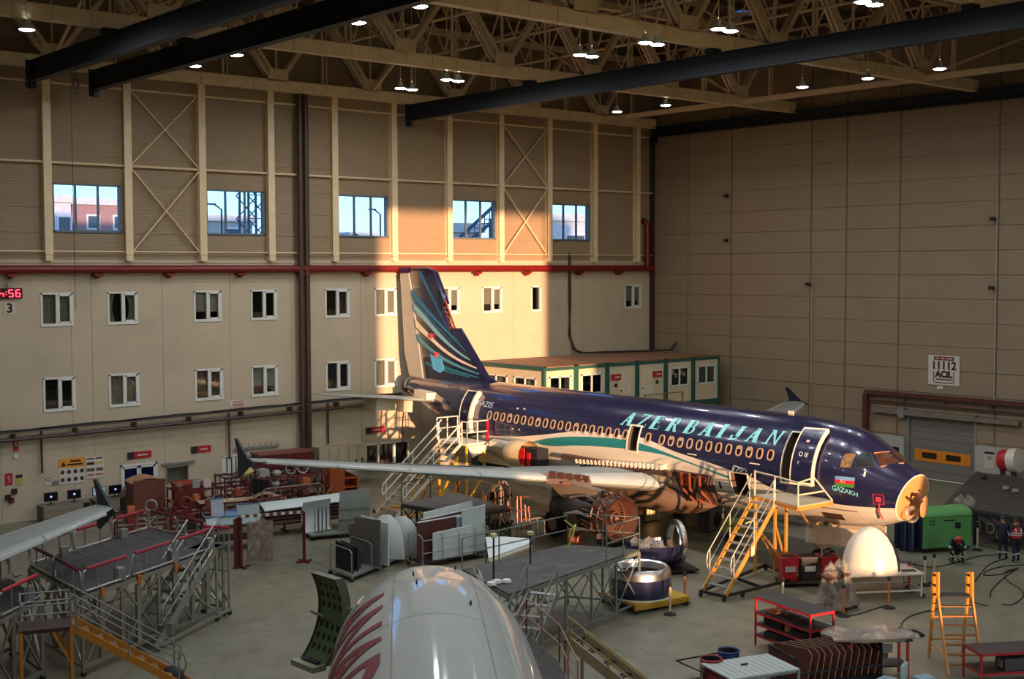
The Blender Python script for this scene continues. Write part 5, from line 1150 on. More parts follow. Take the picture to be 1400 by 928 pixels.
t = board('round_notice', 'small white notice with round dark symbol above the first monitor', 'sign', -41.0,-40.72,1.55,1.95,SIGNW); m = MB(); m.lathe([(.07,0),(.11,.004),(.11,.008)], 12, (-40.86,-.03,1.82), (0,-1,0)); t.p('symbol', m, INK)
t = board('grey_notice', 'small grey notice with two columns right of the round symbol notice', 'sign', -40.68,-40.35,1.52,1.72,mat('grey_notice', (120,116,108), .6))
m = MB(); m.lathe([(.001,0),(.11,.02),(.09,.08),(.001,.09)], 12, (-42.35,-.0,3.05), (0,-1,0)); solo('alarm_bell', m, WHITE, 'small round white alarm bell on the back wall under the red sign', 'bell', smooth=True)
for i, (x, z, c) in enumerate(((-42.75,1.2,INK),(-42.45,1.45,INK),(-42.6,1.05,MAROON))): m = MB(); m.box(x-.12,x+.12,-.12,0,z-.12,z+.12); solo('wall_box', m, c, ['small dark switch box at the left edge below the red hook sign','small dark switch box right of the red hook sign','small maroon call box low on the back wall at left'][i], 'box')
# right wall
t = Th('emergency_number_sign', 'large white emergency sign reading 11112 ACiL on the right wall', 'sign', (0,-21.8,5.25))
m = MB(); m.box(-.04,0,-22.73,-20.86,5.25,6.86); t.p('board', m, SIGNW)
def ytext(t, body, y, z, size, ma, **k):
    m = MB(); text_on(m, body, (-.046, y, z), (0,-1,0), (0,0,1), size, **k); t.p('lettering', m, ma)
m = MB(); m.box(-.046,-.04,-22.4,-21.2,6.6,6.8); t.p('red_strip', m, mat('dark_red_strip', (110,18,24), .5))
for y0, y1 in ((-21.5,-21.3),(-21.85,-21.6),(-22.3,-21.95)): m = MB(); m.box(-.05,-.046,y1*0+y0-.0,y1,6.67,6.73) if y0 < y1 else m.box(-.05,-.046,y1,y0,6.67,6.73); t.p('print_line', m, SIGNW)
ytext(t, '11112', -21.8, 6.3, .6, INK, bold=.024); ytext(t, 'ACiL', -21.8, 5.83, .48, INK, bold=.028)
m = MB()
for k in range(9): m.box(-.05,-.044,-21.35-.105*k-.08,-21.35-.105*k,5.52,5.6)
t.p('small_print', m, INK, kind='stuff')
m = MB(); m.tube([(-.048,-21.2,6.0),(-.048,-21.2,5.45),(-.048,-21.27,5.38),(-.048,-22.33,5.38),(-.048,-22.4,5.45),(-.048,-22.4,6.0)], .022, 5); t.p('bracket_line', m, INK)
m = MB(); m.box(-.03,0,-21.75,-21.4,5.02,5.2); solo('small_wall_notice', m, SIGNW, 'tiny white notice just under the 11112 emergency sign', 'sign')
t = Th('red_brown_pipework', 'dark red-brown pipes forming a frame around the grey roll-up door', 'pipe', (-.3,-24,0)); RB = mat('red_brown_pipe', (86,44,38), .45)
m = MB(); m.box(-.42,-.14,-44,-17,4.48,4.7); t.p('header_pipe', m, RB); m = MB(); m.box(-.4,-.16,-17.2,-16.9,.05,4.5); t.p('post_pipe', m, RB)
m = MB(); m.tube([(-.3,-17.3,4.15),(-.3,-44,4.15)], .06, 8); t.p('branch_pipe', m, RB, None, True)
for y in (-19.5,-22,-24.7,-27.3): m = MB(); m.bar((-.3,y,4.15),(0,y,4.3),.06); t.p('pipe_bracket', m, RB)
t = Th('switch_cabinet', 'white wall cabinet with a printed notice right of the roll-up door', 'cabinet', (-.2,-25.5,.7)); m = MB(); m.box(-.35,0,-29.5,-23.9,.7,2.2); t.p('body', m, mat('pale_grey_cabinet', (176,172,160), .5))
m = MB(); m.box(-.36,-.35,-25.0,-24.45,1.1,1.95); t.p('notice', m, SIGNW); m = MB(); m.box(-.366,-.36,-25.0,-24.45,1.83,1.95); t.p('black_heading', m, INK); m = MB(); text_on(m, '100', (-.367,-24.72,1.62), (0,-1,0), (0,0,1), .26); t.p('lettering', m, INK)
t = Th('white_wall_panel', 'white wall panel with dark box left of the roll-up door behind the nose', 'cabinet', (-.2,-18.6,.5)); m = MB(); m.box(-.2,0,-19.5,-17.6,.4,2.2); t.p('body', m, mat('pale_grey_cabinet', (176,172,160), .5)); m = MB(); m.box(-.26,-.2,-19.2,-18.6,.9,1.6); t.p('dark_box', m, DARK)
for i, (y, z) in enumerate(((-6.6,16.2),(-6.6,13.4),(-12.9,10.7),(-24.6,14.2),(-24.6,10.6))):
    t = Th('wall_camera', 'small dark camera on the right wall, %s' % ['upper of the two nearest the corner','lower of the two nearest the corner','alone at mid height above the navy airliner','upper of the two near the right edge','lower of the two near the right edge'][i], 'camera', (-.2,y,z))
    m = MB(); m.box(-.35,-.15,y-.12,y+.12,z-.12,z+.06); t.p('body', m, DARK); m = MB(); m.bar((-.2,y,z),(0,y+.3,z+.15),.05); t.p('bracket', m, ALUW)
for y, z0, z1 in ((-13.05,1,10.5),(-24.75,4.7,16)): m = MB(); m.tube([(-.04,y,z0),(-.04,y,z1)], .035, 6); solo('wall_conduit', m, mat('pale_conduit', (176,164,140), .5), 'thin pale vertical conduit on the right wall %s' % ('behind the far wing tip' if y > -20 else 'right of the 11112 sign'), 'conduit')
t = Th('hose_reel', 'red and cream hose reel on the wall at the right edge of the photo', 'hose reel', (-1.3,-26.4,0))
m = MB(); m.lathe([(.5,-.1),(.55,0),(.55,.35),(.5,.45)], 20, (-1.3,-26.0,1.75), (0,-1,.1)); t.p('drum', m, REDP, None, True); m = MB(); m.lathe([(.001,.42),(.62,.44),(.62,.9),(.001,1.0)], 20, (-1.3,-26.0,1.75), (0,-1,.1)); t.p('cream_tank', m, HW, None, True)
m = MB(); m.bar((-1.3,-26.0,0),(-1.3,-26.0,1.3),.2); m.bar((-1.3,-26.6,0),(-1.3,-26.6,1.3),.2); t.p('stand', m, MAROON, kind='stuff')
# ------------------------------------------------------------------ portable cabins, two storeys, six bays
TEALS = mat('teal_cabin_steel', (44, 84, 76), .45); CABW = mat('cream_cabin_panel', (206, 190, 156), .55, var=.04); CABR = mat('brown_cabin_roof', (140, 104, 76), .6, var=.12)
def cabin(i, lv, lab):
    x0 = -15.85+2.463*i; x1 = x0+2.45; z0 = .02 if lv == 0 else 3.2; z1 = 3.18 if lv == 0 else 6.2; yf, yb = -6.9, -.85
    t = Th('portable_cabin', lab, 'cabin', (x0, yf, z0), 'portable cabins in the corner'); h = z1-z0
    wins = lv == 1 and i in (0,1,4,5)
    m = MB(); hs = [(x0+.42,x1-.42,z0+1.3,z0+2.42)] if i in (0,1,4,5) else []; holes_wall(m, x0+.06, x1-.06, z0+.3, z1-.22, yf+.04, yf+.1, hs); t.p('front_wall', m, CABW)
    m = MB(); m.box(x0+.02,x1-.02,yf,yb,z1-.06,z1); t.p('roof', m, CABR); m = MB(); m.box(x0+.02,x1-.02,yf+.05,yb,z0,z0+.08); t.p('floor_pan', m, TEALS)
    for x in (x0, x1-.17):
        for y in (yf, yb-.17): m = MB(); m.box(x,x+.17,y,y+.17,z0,z1); t.p('corner_post', m, TEALS)
    for za, zb in ((z0,z0+.32),(z1-.24,z1)): m = MB(); m.box(x0+.17,x1-.17,yf+.01,yf+.12,za,zb); t.p('edge_beam', m, TEALS)
    if i == 0:
        m = MB(); q = MB(); holes_wall(q, yf+.17, yb-.17, z0+.3, z1-.22, 0, .06, [(-6.2,-4.3,z0+1.3,z0+2.35),(-3.7,-1.7,z0+1.3,z0+2.35)]); m.add([(x0+.04+y, x, z) for x, y, z in q.v], q.f); t.p('side_wall', m, CABW)
        m = MB(); m.box(x0+.01,x0+.12,yf+.17,yb-.17,z1-.24,z1); t.p('edge_beam', m, TEALS)
        for a, b in ((-6.2,-4.3),(-3.7,-1.7)):
            m = MB(); c = (a+b)/2
            for y in (a, c-.04, b-.08): m.box(x0-.0,x0+.1,y,y+.08,z0+1.3,z0+2.35)
            for z in (z0+1.3, z0+2.27): m.box(x0,x0+.1,a,b,z,z+.08)
            f = t.p('window_frame', m, WHITE)
            for y0_, y1_ in ((a+.08,c-.04),(c+.04,b-.08)): m = MB(); m.box(x0+.05,x0+.06,y0_,y1_,z0+1.38,z0+2.27); t.p('pane', m, GLASS_D, f)
            m = MB(); m.box(x0+.2,x0+.21,a+.1,c,z0+1.4,z0+2.2); t.p('roller_blind', m, BLIND)
    if i in (0,1,4,5):
        m = MB(); a, b, c = x0+.4, x1-.4, (x0+x1)/2
        for x in (a, c-.05, b-.09): m.box(x,x+.09,yf,yf+.08,z0+1.28,z0+2.44)
        for z in (z0+1.28, z0+2.35): m.box(a,b,yf,yf+.08,z,z+.09)
        f = t.p('window_frame', m, WHITE)
        for xa, xb in ((a+.09,c-.05),(c+.04,b-.09)): m = MB(); m.box(xa,xb,yf+.05,yf+.06,z0+1.37,z0+2.35); t.p('pane', m, GLASS_D, f)
        if i == 4 and lv:
            for k, (dx, dz) in enumerate(((.2,.5),(.45,.3),(.95,.45),(1.2,.35))): m = MB(); m.box(a+dx,a+dx+.2,yf+.08,yf+.085,z0+1.5+dz,z0+1.78+dz); t.p('pinned_paper', m, SIGNW)
        if i == 5 and lv: m = MB(); m.box(a+.1,b-.1,yf+.5,yf+.52,z0+1.2,z0+2.4); t.p('blue_blind', m, mat('blue_grey_blind', (96,112,124), .7))
    else:
        s = .95 if i == 2 else .35; m = MB(); m.box(x0+s,x0+s+1.0,yf+.02,yf+.06,z0+.32,z0+2.45); d = t.p('door', m, mat('pale_cabin_door', (214,200,168), .5)); m = MB(); m.box(x0+s+.08,x0+s+.2,yf-.04,yf+.02,z0+1.3,z0+1.36); t.p('handle', m, DARK, d)
        if lv:
            xs_ = x0+.3 if i == 2 else x0+1.3; m = MB(); m.box(xs_,xs_+.8,yf-.01,yf+.03,z0+1.95,z0+2.3); sg = t.p('red_sign', m, SIGNR); m = MB(); m.box(xs_+.3,xs_+.7,yf-.016,yf-.01,z0+2.08,z0+2.16); t.p('print_line', m, SIGNW, sg)
            m = MB(); m.box(xs_+.3,xs_+.5,yf,yf+.04,z0+1.55,z0+1.75); t.p('notice', m, INK)
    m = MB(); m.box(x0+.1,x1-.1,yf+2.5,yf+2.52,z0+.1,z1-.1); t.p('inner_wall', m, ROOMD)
    return t
pos = ['at the sunlit left end','second from the left','third from the left','fourth from the left','fifth from the left','at the right end']
for i in range(6):
    kind = 'with a double window' if i in (0,1,4,5) else 'with a door and red sign'
    cabin(i, 1, 'upper cream and teal portable cabin %s, %s' % (kind, pos[i])); cabin(i, 0, 'lower cream and teal portable cabin beneath the upper one %s' % pos[i])
t = Th('cabin_walkway', 'small railed walkway with boxes in front of the upper cabin doors', 'walkway', (-7.5,-7.6,0))
m = MB(); m.box(-9.2,-5.9,-8.2,-6.95,3.15,3.25); t.p('deck', m, DARK)
for x in (-9.2,-7.5,-5.95): m = MB(); m.bar((x,-8.2,0),(x,-8.2,4.3),.07); t.p('post', m, mat('orange_brown_post', (150,92,54), .5))
for z in (3.75,4.3): m = MB(); m.tube([(-9.2,-8.2,z),(-5.95,-8.2,z)], .03, 6); t.p('rail_bar', m, mat('orange_brown_post', (150,92,54), .5))
for i, (x, c) in enumerate(((-8.6,(52,40,40)),(-7.8,(70,30,30)),(-7.0,(40,56,50)))): m = MB(); m.box(x-.35,x+.35,-7.9,-7.2,3.25,3.85); solo('walkway_crate', m, mat('walkway_crate_%d' % i, c, .6), ['black','maroon','dark green'][i]+' crate on the railed walkway before the cabin doors', 'crate')
for i, (x, y) in enumerate(((-14.95,-7.1),)): pass
# cream cupboards along the wall, with bottles on top of a bench in front
for i in range(5):
    x = -26.4+.62*i; t = Th('storage_cupboard', 'tall cream storage cupboard against the back wall, %s of five' % ['leftmost','second','middle','fourth','rightmost'][i], 'cupboard', (x,-.3,0)); m = MB(); m.box(x,x+.6,-.55,-.01,0,2.02); t.p('body', m, mat('cream_cupboard', (196,180,150), .5)); m = MB(); m.box(x+.03,x+.57,-.57,-.55,.06,1.98); d = t.p('door', m, mat('cream_cupboard', (196,180,150), .5)); m = MB(); m.box(x+.5,x+.53,-.6,-.57,.9,1.1); t.p('handle', m, DARK, d)
t = Th('bottle_bench', 'low bench in front of the cream cupboards behind the near wing', 'bench', (-25.3,-1.4,0)); m = MB(); m.box(-26.5,-23.6,-1.7,-1.1,1.0,1.05); t.p('top', m, mat('bench_top', (150,130,100), .5))
for x in (-26.4,-23.7):
    for y in (-1.65,-1.15): m = MB(); m.bar((x,y,0),(x,y,1.0),.05); t.p('leg', m, ALUW)
for i, (x, h, c, n_) in enumerate(((-26.2,.22,(40,40,60),'short dark'),(-25.8,.34,(30,30,30),'tall black'),(-25.4,.2,(190,190,186),'white'),(-25.0,.24,(120,40,40),'dark red'),(-24.6,.3,(50,40,40),'dark brown'),(-24.2,.38,(60,60,66),'tall grey'))): m = MB(); m.lathe([(.001,0),(.07,0),(.07,h*.7),(.03,h*.85),(.03,h),(.001,h)], 10); solo('spray_bottle', m, mat('bottle_%d' % i, c, .4), n_+' bottle standing on the bench before the cream cupboards', 'bottle', (x,-1.4,1.05), smooth=True)
# computer desks
def desk(x0, x1, lab, y=-.85):
    t = Th('computer_desk', lab, 'desk', ((x0+x1)/2,y,0)); m = MB(); m.box(x0,x1,y-.4,y+.4,.74,.78); t.p('top', m, mat('grey_desk_top', (120,112,100), .5))
    for x in (x0+.05,x1-.05): m = MB(); m.box(x-.03,x+.03,y-.38,y+.38,0,.74); t.p('leg_panel', m, mat('grey_desk_leg', (90,84,78), .6))
desk(-41.6,-39.3,'grey desk with two monitors by the left end of the back wall'); desk(-39.1,-37.5,'grey desk between the winglet and the glazed door')
SCR = glow('blue_screen', (40,60,110), .5)
for i, (x, c) in enumerate(((-41.05,DARK),(-39.95,DARK),(-38.75,DARK),(-37.95,DARK))):
    t = Th('monitor', ['black monitor on the left end of the first desk','black monitor on the right end of the first desk','monitor with pale blue screen left of the dark winglet','black monitor right of the dark winglet'][i], 'monitor', (x,-.8,.78)); m = MB(); m.box(x-.32,x+.32,-.84,-.8,.92,1.34); t.p('screen_case', m, c)
    m = MB(); m.box(x-.29,x+.29,-.846,-.84,.95,1.31); t.p('screen', m, mat('dark_screen', (16,18,34), .15) if i != 2 else glow('pale_screen', (120,160,180), .5)); m = MB(); m.box(x-.05,x+.05,-.86,-.844,1.1,1.18); t.p('screen_logo', m, glow('screen_spot', (180,190,230), .8)); m = MB(); m.box(x-.15,x+.15,-.9,-.7,.78,.8).box(x-.03,x+.03,-.8,-.76,.8,.95); t.p('stand', m, DARK)
m = MB(); m.box(-.18,.18,-.2,.2,0,.12).box(-.15,.15,-.17,.17,.12,.3); solo('printer', m, mat('beige_printer', (150,140,124), .5), 'beige printer on the desk beside the glazed door', 'printer', (-37.55,-.8,.78))
# ================================================================== OTHER AIRCRAFT
# white airliner in front: only its nose section and near fuselage stand in view
WST = [(.15,3.66,2.92,.36),(.35,3.84,2.74,.55),(.7,4.02,2.55,.76)]+ST[:10]+[(26,5.87,1.73,1.975)]
HB = V((.579,.818,0)).normalized(); crown = CAM + (fl(587,772,5.55)-CAM); 
NB = V((crown.x, crown.y, 0)) + HB*3.4; YAWB = math.atan2(-HB.y, -HB.x)
PB = thing('white_airliner', 'white airliner nose with red lettering and an open door in the foreground', 'airplane', NB, YAWB)
WP = mat('white_gloss_airliner_paint', (176, 180, 172), .5, var=.03, coat=.6); 
rows = []
for x in (.15,.25,.45,.7,.95,1.2,1.5,1.8,2.1,2.4,2.7,3.0,3.4,3.8,4.3,4.8,5.4,6,7,8,9.5,11,13,16,20,24):
    rows.append([skin_a(x, 2*PI*j/64, 0, WST) for j in range(64)])
mb = MB(); mb.grid(rows, closed=True); mb.f.append(tuple(range(64))); mb.f.append(tuple(len(mb.v)-64+j for j in range(64))); mb.mi += [0, 0]
part('fuselage', mb, WP, PB, True)
SEAM = mat('grey_panel_seam', (132,132,126), .5); REDL = mat('dark_red_lettering', (128, 26, 28), .5)
def wskin(x, a, off): return skin_a(x, a, off, WST)
for x in (3.3, 5.7, 8.3): m = MB(); m.grid([[wskin(x+d, .5+2.2*k/20, .004) for k in range(21)] for d in (0,.018)]); part('skin_seam', m, SEAM, PB)
for a in (1.15, 1.95): m = MB(); m.grid([[wskin(2.6+.4*k, a+d, .004) for k in range(30)] for d in (0,.009)]); part('skin_seam', m, SEAM, PB)
def wtx(body, xc, zc, size, ma, name='lettering', **k):
    m = MB(); vs, fs = text_mb(body, size, **k); 
    # left side: reading order runs from the nose aft
    bm = bmesh.new(); vv = [bm.verts.new((p[0], p[1], 0)) for p in vs]
    for f in fs:
        try: bm.faces.new([vv[i] for i in f])
        except Exception: pass
    ys = [p[1] for p in vs]; y = min(ys)
    while y < max(ys): bmesh.ops.bisect_plane(bm, geom=bm.verts[:]+bm.edges[:]+bm.faces[:], plane_co=(0,y,0), plane_no=(0,1,0)); y += .12
    bm.verts.index_update(); zc_, hh, hw = sect(xc, WST); a0 = PI - math.asin(max(-1, min(1, (zc-zc_)/hh)))
    m.add([skin_a(xc+v.co.x, a0 - v.co.y/((hw+hh)/2), .012, WST) for v in bm.verts], [tuple(v.index for v in f.verts) for f in bm.faces]); bm.free(); part(name, m, ma, PB)
wtx('ANADOLUJET', 11.2, 5.12, 2.0, REDL, shear=.3, bold=.045)
wtx('////////', 7.2, 3.9, .5, mat('grey_small_lettering', (70,72,72), .5), 'grey_marking')
# window on the crown side, small fittings
for x, a in ((5.2,1.75),(6.1,1.72),(7.4,1.25),(4.2,1.3)): m = MB(); m.cbox(wskin(x, a, .03), .12, .03, .06); part('static_wick', m, DARK, PB)
m = MB(); m.grid([[wskin(x, a, .006) for a in (2.35,2.45,2.55,2.65)] for x in (3.95,4.2,4.5,4.8)]); 
m = MB(); m.grid([[wskin(3.75+1.0*k/6, 2.42+.75*j/10, .008) for j in range(11)] for k in range(7)]); part('door_dark_patch', m, mat('door_dark_paint', (10,10,10), .8), PB)  # black sheet on the closed hull paints the dark of the open doorway
m = MB()
for xx in (3.72, 4.78): m.tube([wskin(xx, 2.42+.75*j/10, .02) for j in range(11)], .03, 5)
m.tube([wskin(3.72+.18*j, 2.42, .02) for j in range(7)], .03, 5); part('door_surround', m, WP, PB)
m = MB(); m.grid([[wskin(2.5+.12*k, -2*0+.52+.18*j, .05) for j in range(4)] for k in range(5)])
for s in (1, -1):
    for k, (P) in enumerate(([(2.34,.64,4.76),(2.12,.05,4.72),(1.50,.05,4.42),(1.92,.82,4.34)],[(2.66,1.33,4.27),(2.72,.96,4.76),(2.42,.70,4.78),(2.04,.90,4.34)])):
        part('cockpit_window', skin_poly([(a, b*s, c) for a, b, c in P], .012, (1.0,.5)) if False else skin_poly(P if s > 0 else [(a,-b,c) for a,b,c in P], .012), mat('cockpit_glass_black', (14,14,16), .1), PB)
# open green-lined door standing off the left side
GRN = mat('green_primer_door_lining', (92, 108, 66), .55, var=.12); DSK = mat('grey_door_skin', (168,170,164), .35)
c0 = fl(437,846,4.3); dE = thing('aircraft_door', '', 'door', (0,0,0)); bpy.data.objects.remove(dE)
inv = Matrix.Rotation(-YAWB, 4, 'Z'); lc = inv @ (c0 - NB); RDR = 1.9
nrm = (inv.to_3x3() @ (CAM-c0)); nrm.z = 0; nrm = (nrm.normalized()*.62 + V((0,-1,0))*.85).normalized(); tng = V((-nrm.y, nrm.x, 0))
def dpt(s, h, off):
    # s along width, h along height, curved like the hull, concave side towards nrm
    b = .30*(1-(h/.95)**2); return lc + tng*(s + .22*h) + V((0,0,h*1.0)) - nrm*(b-off) 
nh = 12
m = MB(); m.grid([[dpt(s, -.95+1.9*i/nh, 0) for s in (-.42,-.2,.0,.2,.42)] for i in range(nh+1)]); dl = part('door_lining', m, GRN, PB, True)
m = MB(); m.grid([[dpt(s, -.97+1.94*i/nh, -.16) for s in (-.45,-.2,.0,.2,.45)] for i in range(nh+1)]); part('door_skin', m, DSK, PB, True)
m = MB()
for s in (-.44, .44): m.grid([[dpt(s, -.96+1.92*i/nh, o_) for o_ in (-.17,.05)] for i in range(nh+1)])
for h in (-.96, .96): m.grid([[dpt(s, h, o_) for o_ in (-.17,.05)] for s in (-.44,0,.44)])
part('door_rim', m, mat('grey_olive_rim', (112,112,92), .5), PB)
m0 = MB(); m0.lathe([(.001,.0),(.045,.004)], 10)
hm = None
for i in range(7):
    for s in (-.3,-.1,.1,.3):
        if i in (3,) : continue
        h = -.68+.23*i; p = dpt(s, h, .006); q = dpt(s, h+.05, .006); up = (q-p).normalized(); n_2 = tng.cross(up); 
        m = MB(); m.add([p + tng*.055*math.cos(2*PI*k/10) + up*.075*math.sin(2*PI*k/10) for k in range(10)], [tuple(range(10))]); part('lightening_hole', m, DARK, PB)
m = MB(); m.tube([dpt(-.42,0,.05), dpt(-.5,.05,.18), dpt(-.1,-.02,.1)], .03, 6); part('door_handle', m, mat('grey_olive_rim', (112,112,92), .5), PB, True)
m = MB(); p = [dpt(s, -.93, o_) for s, o_ in ((-.42,0),(.42,0),(.42,.34),(-.42,.34))]; m.prism(p, (0,0,-.12)); part('slide_pack_sill', m, mat('pale_olive_sill', (150,148,128), .5), PB)
m = MB(); p = [dpt(s, -.9, o_) for s, o_ in ((-.3,.06),(.3,.06),(.3,.2),(-.3,.2))]; m.prism(p, (0,0,.02)); part('sill_slot', m, DARK, PB)
for h in (.25,-.55): m = MB(); a_ = dpt(.42, h, -.1); m.tube([a_, a_ + V((.1,1.3,0))*.55, V((a_.x+.7, -1.5, a_.z))], .03, 6); part('hinge_arm', m, ALUW, PB)
m = MB(); m.tube([(4.6,0,.35),(4.55,0,1.95)], .1, 8); m.tube([(4.6,-.3,.34),(4.6,.3,.34)], .05, 8); g = part('nose_gear', m, GEARP, PB, True)
for d in (-.22,.22): wheel((4.6, d, .34), .34, .2, g)
m = MB()
for s in (1,-1): m.tube([(17.5,s*2.2,.5),(17.5,s*1.3,2.3)], .13, 8)
g = part('main_gear', m, GEARP, PB, True)
for s in (1,-1): wheel((17.5, s*2.2, .55), .55, .4, g)
# small open panel on the far side of the white airliner
m = MB(); q_ = [wskin(3.6+.08*k, -.05+.0*k, .05) for k in range(2)]
lp = inv @ (fl(648,800,4.4) - NB); A_ = []; B_ = []
for i in range(7): a_ = PI*.5*i/6; z_ = lp.z-.35+.7*i/6; bl = .14*math.sin(PI*i/6); A_.append([V((lp.x-.35+.7*j/3, lp.y+bl, z_)) for j in range(4)]); B_.append([V((lp.x-.35+.7*j/3, lp.y+bl+.1, z_)) for j in range(4)])
m.grid(A_); m.grid(B_); 
for G in ((0,0),(0,-1),):
    m.grid([[A_[i][G[1]] for i in range(7)], [B_[i][G[1]] for i in range(7)]])
part('open_panel', m, mat('white_open_panel', (190,190,184), .4), PB, True)
m = MB(); m.tube([lp, V((lp.x, lp.y*.72, lp.z-.2))], .03, 6); part('panel_hinge', m, ALUW, PB)
# third aircraft: near wing tip only, coming in from the left
tipC = fl(146,682,4.4); PC = thing('grey_wing_airliner', 'grey airliner wing with a dark winglet reaching in from the left edge', 'airplane', (tipC.x-16.0, tipC.y-20.7, 0), PI/2+.05)
rr = [[skin_a(x, 2*PI*j/40) for j in range(40)] for x in [1.15,1.6,2.1,2.6,3.1,3.6,4.2,5,6,7,10,13,16,19,22,23.5,25,26.5,28,29.5,31,32.3,33.2,33.8]]
mb = MB(); mb.grid(rr, closed=True); mb.f.append(tuple(range(40))); mb.f.append(tuple(len(mb.v)-40+j for j in range(40))); mb.mi += [0,0]; part('fuselage', mb, LIV, PC, True)
wing(1, PC, False); wing(-1, PC, False)
for s in (1,-1):
    m = MB(); m.tube([(16.1,s*3.8,.6),(16.05,s*3.75,2.4)], .14, 10); g = part('main_gear', m, GEARP, PC, True)
    for d in (-.46,.46): wheel((16.1, s*3.8+d, .585), .585, .42, g)
m = MB(); m.tube([(5.07,0,.4),(4.95,0,2.0)], .1, 10); g = part('nose_gear', m, GEARP, PC, True)
for d in (-.25,.25): wheel((5.07, d, .385), .385, .22, g)
# ================================================================== THINGS ON THE FLOOR
def add_caster4(t, o, hx, hy, rz=0.0, h=.14):
    M = Matrix.Rotation(rz, 3, 'Z')
    for x in (-hx, hx):
        for y in (-hy, hy): p = V(o) + M @ V((x, y, 0)); caster(t, (p.x, p.y), h)
class Lo:
    """a thing built in its own turned frame"""
    def __init__(s, name, label, cat, o, rz=0.0, group=None): s.e = thing(name, label, cat, (o[0], o[1], o[2] if len(o) > 2 else 0), rz, group)
    def p(s, name, m, ma, parent=None, smooth=False, kind=None): return part(name, m, ma, parent or s.e, smooth, kind)
    def casters(s, hx, hy):
        for x in (-hx, hx):
            for y in (-hy, hy):
                m = MB(); m.lathe([(.001,-.03),(.07,-.03),(.075,0),(.07,.03),(.001,.03)], 10, (x,y,.075), (0,1,0)); s.p('caster', m, RUB, None, True)
def bx(x0,x1,y0,y1,z0,z1): return MB().box(x0,x1,y0,y1,z0,z1)
def shelf(name, label, o, rz, L, W, zs, ma, top, group=None, cat='shelf', posts=True, lip=True):
    t = Lo(name, label, cat, o, rz, group); H = zs[-1]
    for x in (-L/2, L/2-.05):
        for y in (-W/2, W/2-.05): t.p('leg', bx(x,x+.05,y,y+.05,0,H), ma)
    for z in zs:
        t.p('shelf_board', bx(-L/2+.01,L/2-.01,-W/2+.01,W/2-.01,z-.02,z+.005), top)
        if lip:
            t.p('edge_bar', bx(-L/2+.05,L/2-.05,-W/2,-W/2+.04,z-.07,z), ma); t.p('edge_bar', bx(-L/2+.05,L/2-.05,W/2-.04,W/2,z-.07,z), ma)
            t.p('edge_bar', bx(-L/2,-L/2+.04,-W/2+.05,W/2-.05,z-.07,z), ma); t.p('edge_bar', bx(L/2-.04,L/2,-W/2+.05,W/2-.05,z-.07,z), ma)
    return t
def stanchion(p, lab, colr, base=DARK, h=.95):
    t = Lo('barrier_post', lab, 'barrier post', p, 0.0, 'barrier posts on the floor')
    m = MB(); m.lathe([(.001,0),(.22,0),(.22,.03),(.06,.06),(.04,.1)], 18); t.p('base', m, base, None, True)
    m = MB(); m.lathe([(.04,.06),(.045,h),(.001,h+.01)], 10); t.p('post', m, colr, None, True)
    m = MB(); m.lathe([(.055,h),(.06,h+.12),(.03,h+.15),(.001,h+.15)], 10); t.p('tape_head', m, DARK, None, True)
    return t
STO = mat('orange_barrier_post', (210,120,60), .45); STW = mat('pale_barrier_post', (206,186,156), .5); STR_ = mat('red_barrier_post', (190,60,60), .45)
stanchion(fl(1153,842), 'orange barrier post in front of the plastic wrapped part', STO); stanchion(fl(1215,831), 'orange barrier post before the middle of the nose cone table', STO)
stanchion(fl(1243,808), 'red-topped barrier post behind the right end of the nose cone table', STR_); stanchion(fl(1264,800), 'pale barrier post right of the nose cone, left one of a close pair', STW)
stanchion(fl(1277,797), 'pale barrier post right of the nose cone, right one of a close pair', STW); stanchion(fl(1336,752), 'pale barrier post with dark base right of the green cabinet', STW)
stanchion(fl(1362,740), 'barrier post with dark base between the wrapped part and two workers', STW)
stanchion(fl(873,828), 'orange barrier post left of the engine inlet ring', STO); stanchion(fl(892,832), 'orange barrier post standing before the left half of the engine inlet ring', STO)
stanchion(fl(916,840), 'pale barrier post in front of the yellow pallet', STW); stanchion(fl(936,824), 'orange barrier post at the right corner of the yellow pallet', STO); stanchion(fl(1070,833), 'barrier post behind the red and black shelf', STW)
# engine inlet ring on a yellow pallet stand
IR = fl(881,822,.3); t = Lo('engine_inlet', 'round navy engine inlet with silver lip lying on a yellow pallet', 'engine inlet', (IR.x+.42, IR.y+.62, .38)); IK = 1.09
m = MB(); m.lathe([(.93*IK,0),(.98*IK,.02),(1.0*IK,.3),(.99*IK,.66)], 44); t.p('navy_skin', m, NAVYP, None, True)
CHR = mat('polished_lip', (214,214,212), .3, 1.0, var=.06)
m = MB(); m.lathe([(r_*IK, z_+.04) for r_, z_ in ((.985,.62),(.975,.78),(.94,.9),(.87,.96),(.80,.92),(.77,.8),(.755,.7))], 48); t.p('lip', m, CHR, None, True)
m = MB(); m.lathe([(.755*IK,.74),(.74*IK,.4),(.78*IK,.02)], 44); t.p('inner_barrel', m, mat('dark_acoustic_liner', (66,66,64), .5, .3), None, True)
m = MB(); m.lathe([(.93*IK,-.04),(1.0*IK,-.04),(1.0*IK,.02),(.93*IK,.02)], 44); t.p('attach_ring', m, TRIM, None, True)
t = Lo('pallet', 'yellow wheeled pallet stand carrying the navy engine inlet', 'pallet', (IR.x+.6, IR.y+.6), math.radians(-8)); YP = mat('yellow_pallet_paint', (196,150,36), .5, var=.1)
t.p('deck', bx(-1.15,1.2,-1.05,1.05,.24,.34), YP)
for y in (-1.0,-.03,.94): t.p('runner', bx(-1.15,1.2,y,y+.07,.12,.24), YP)
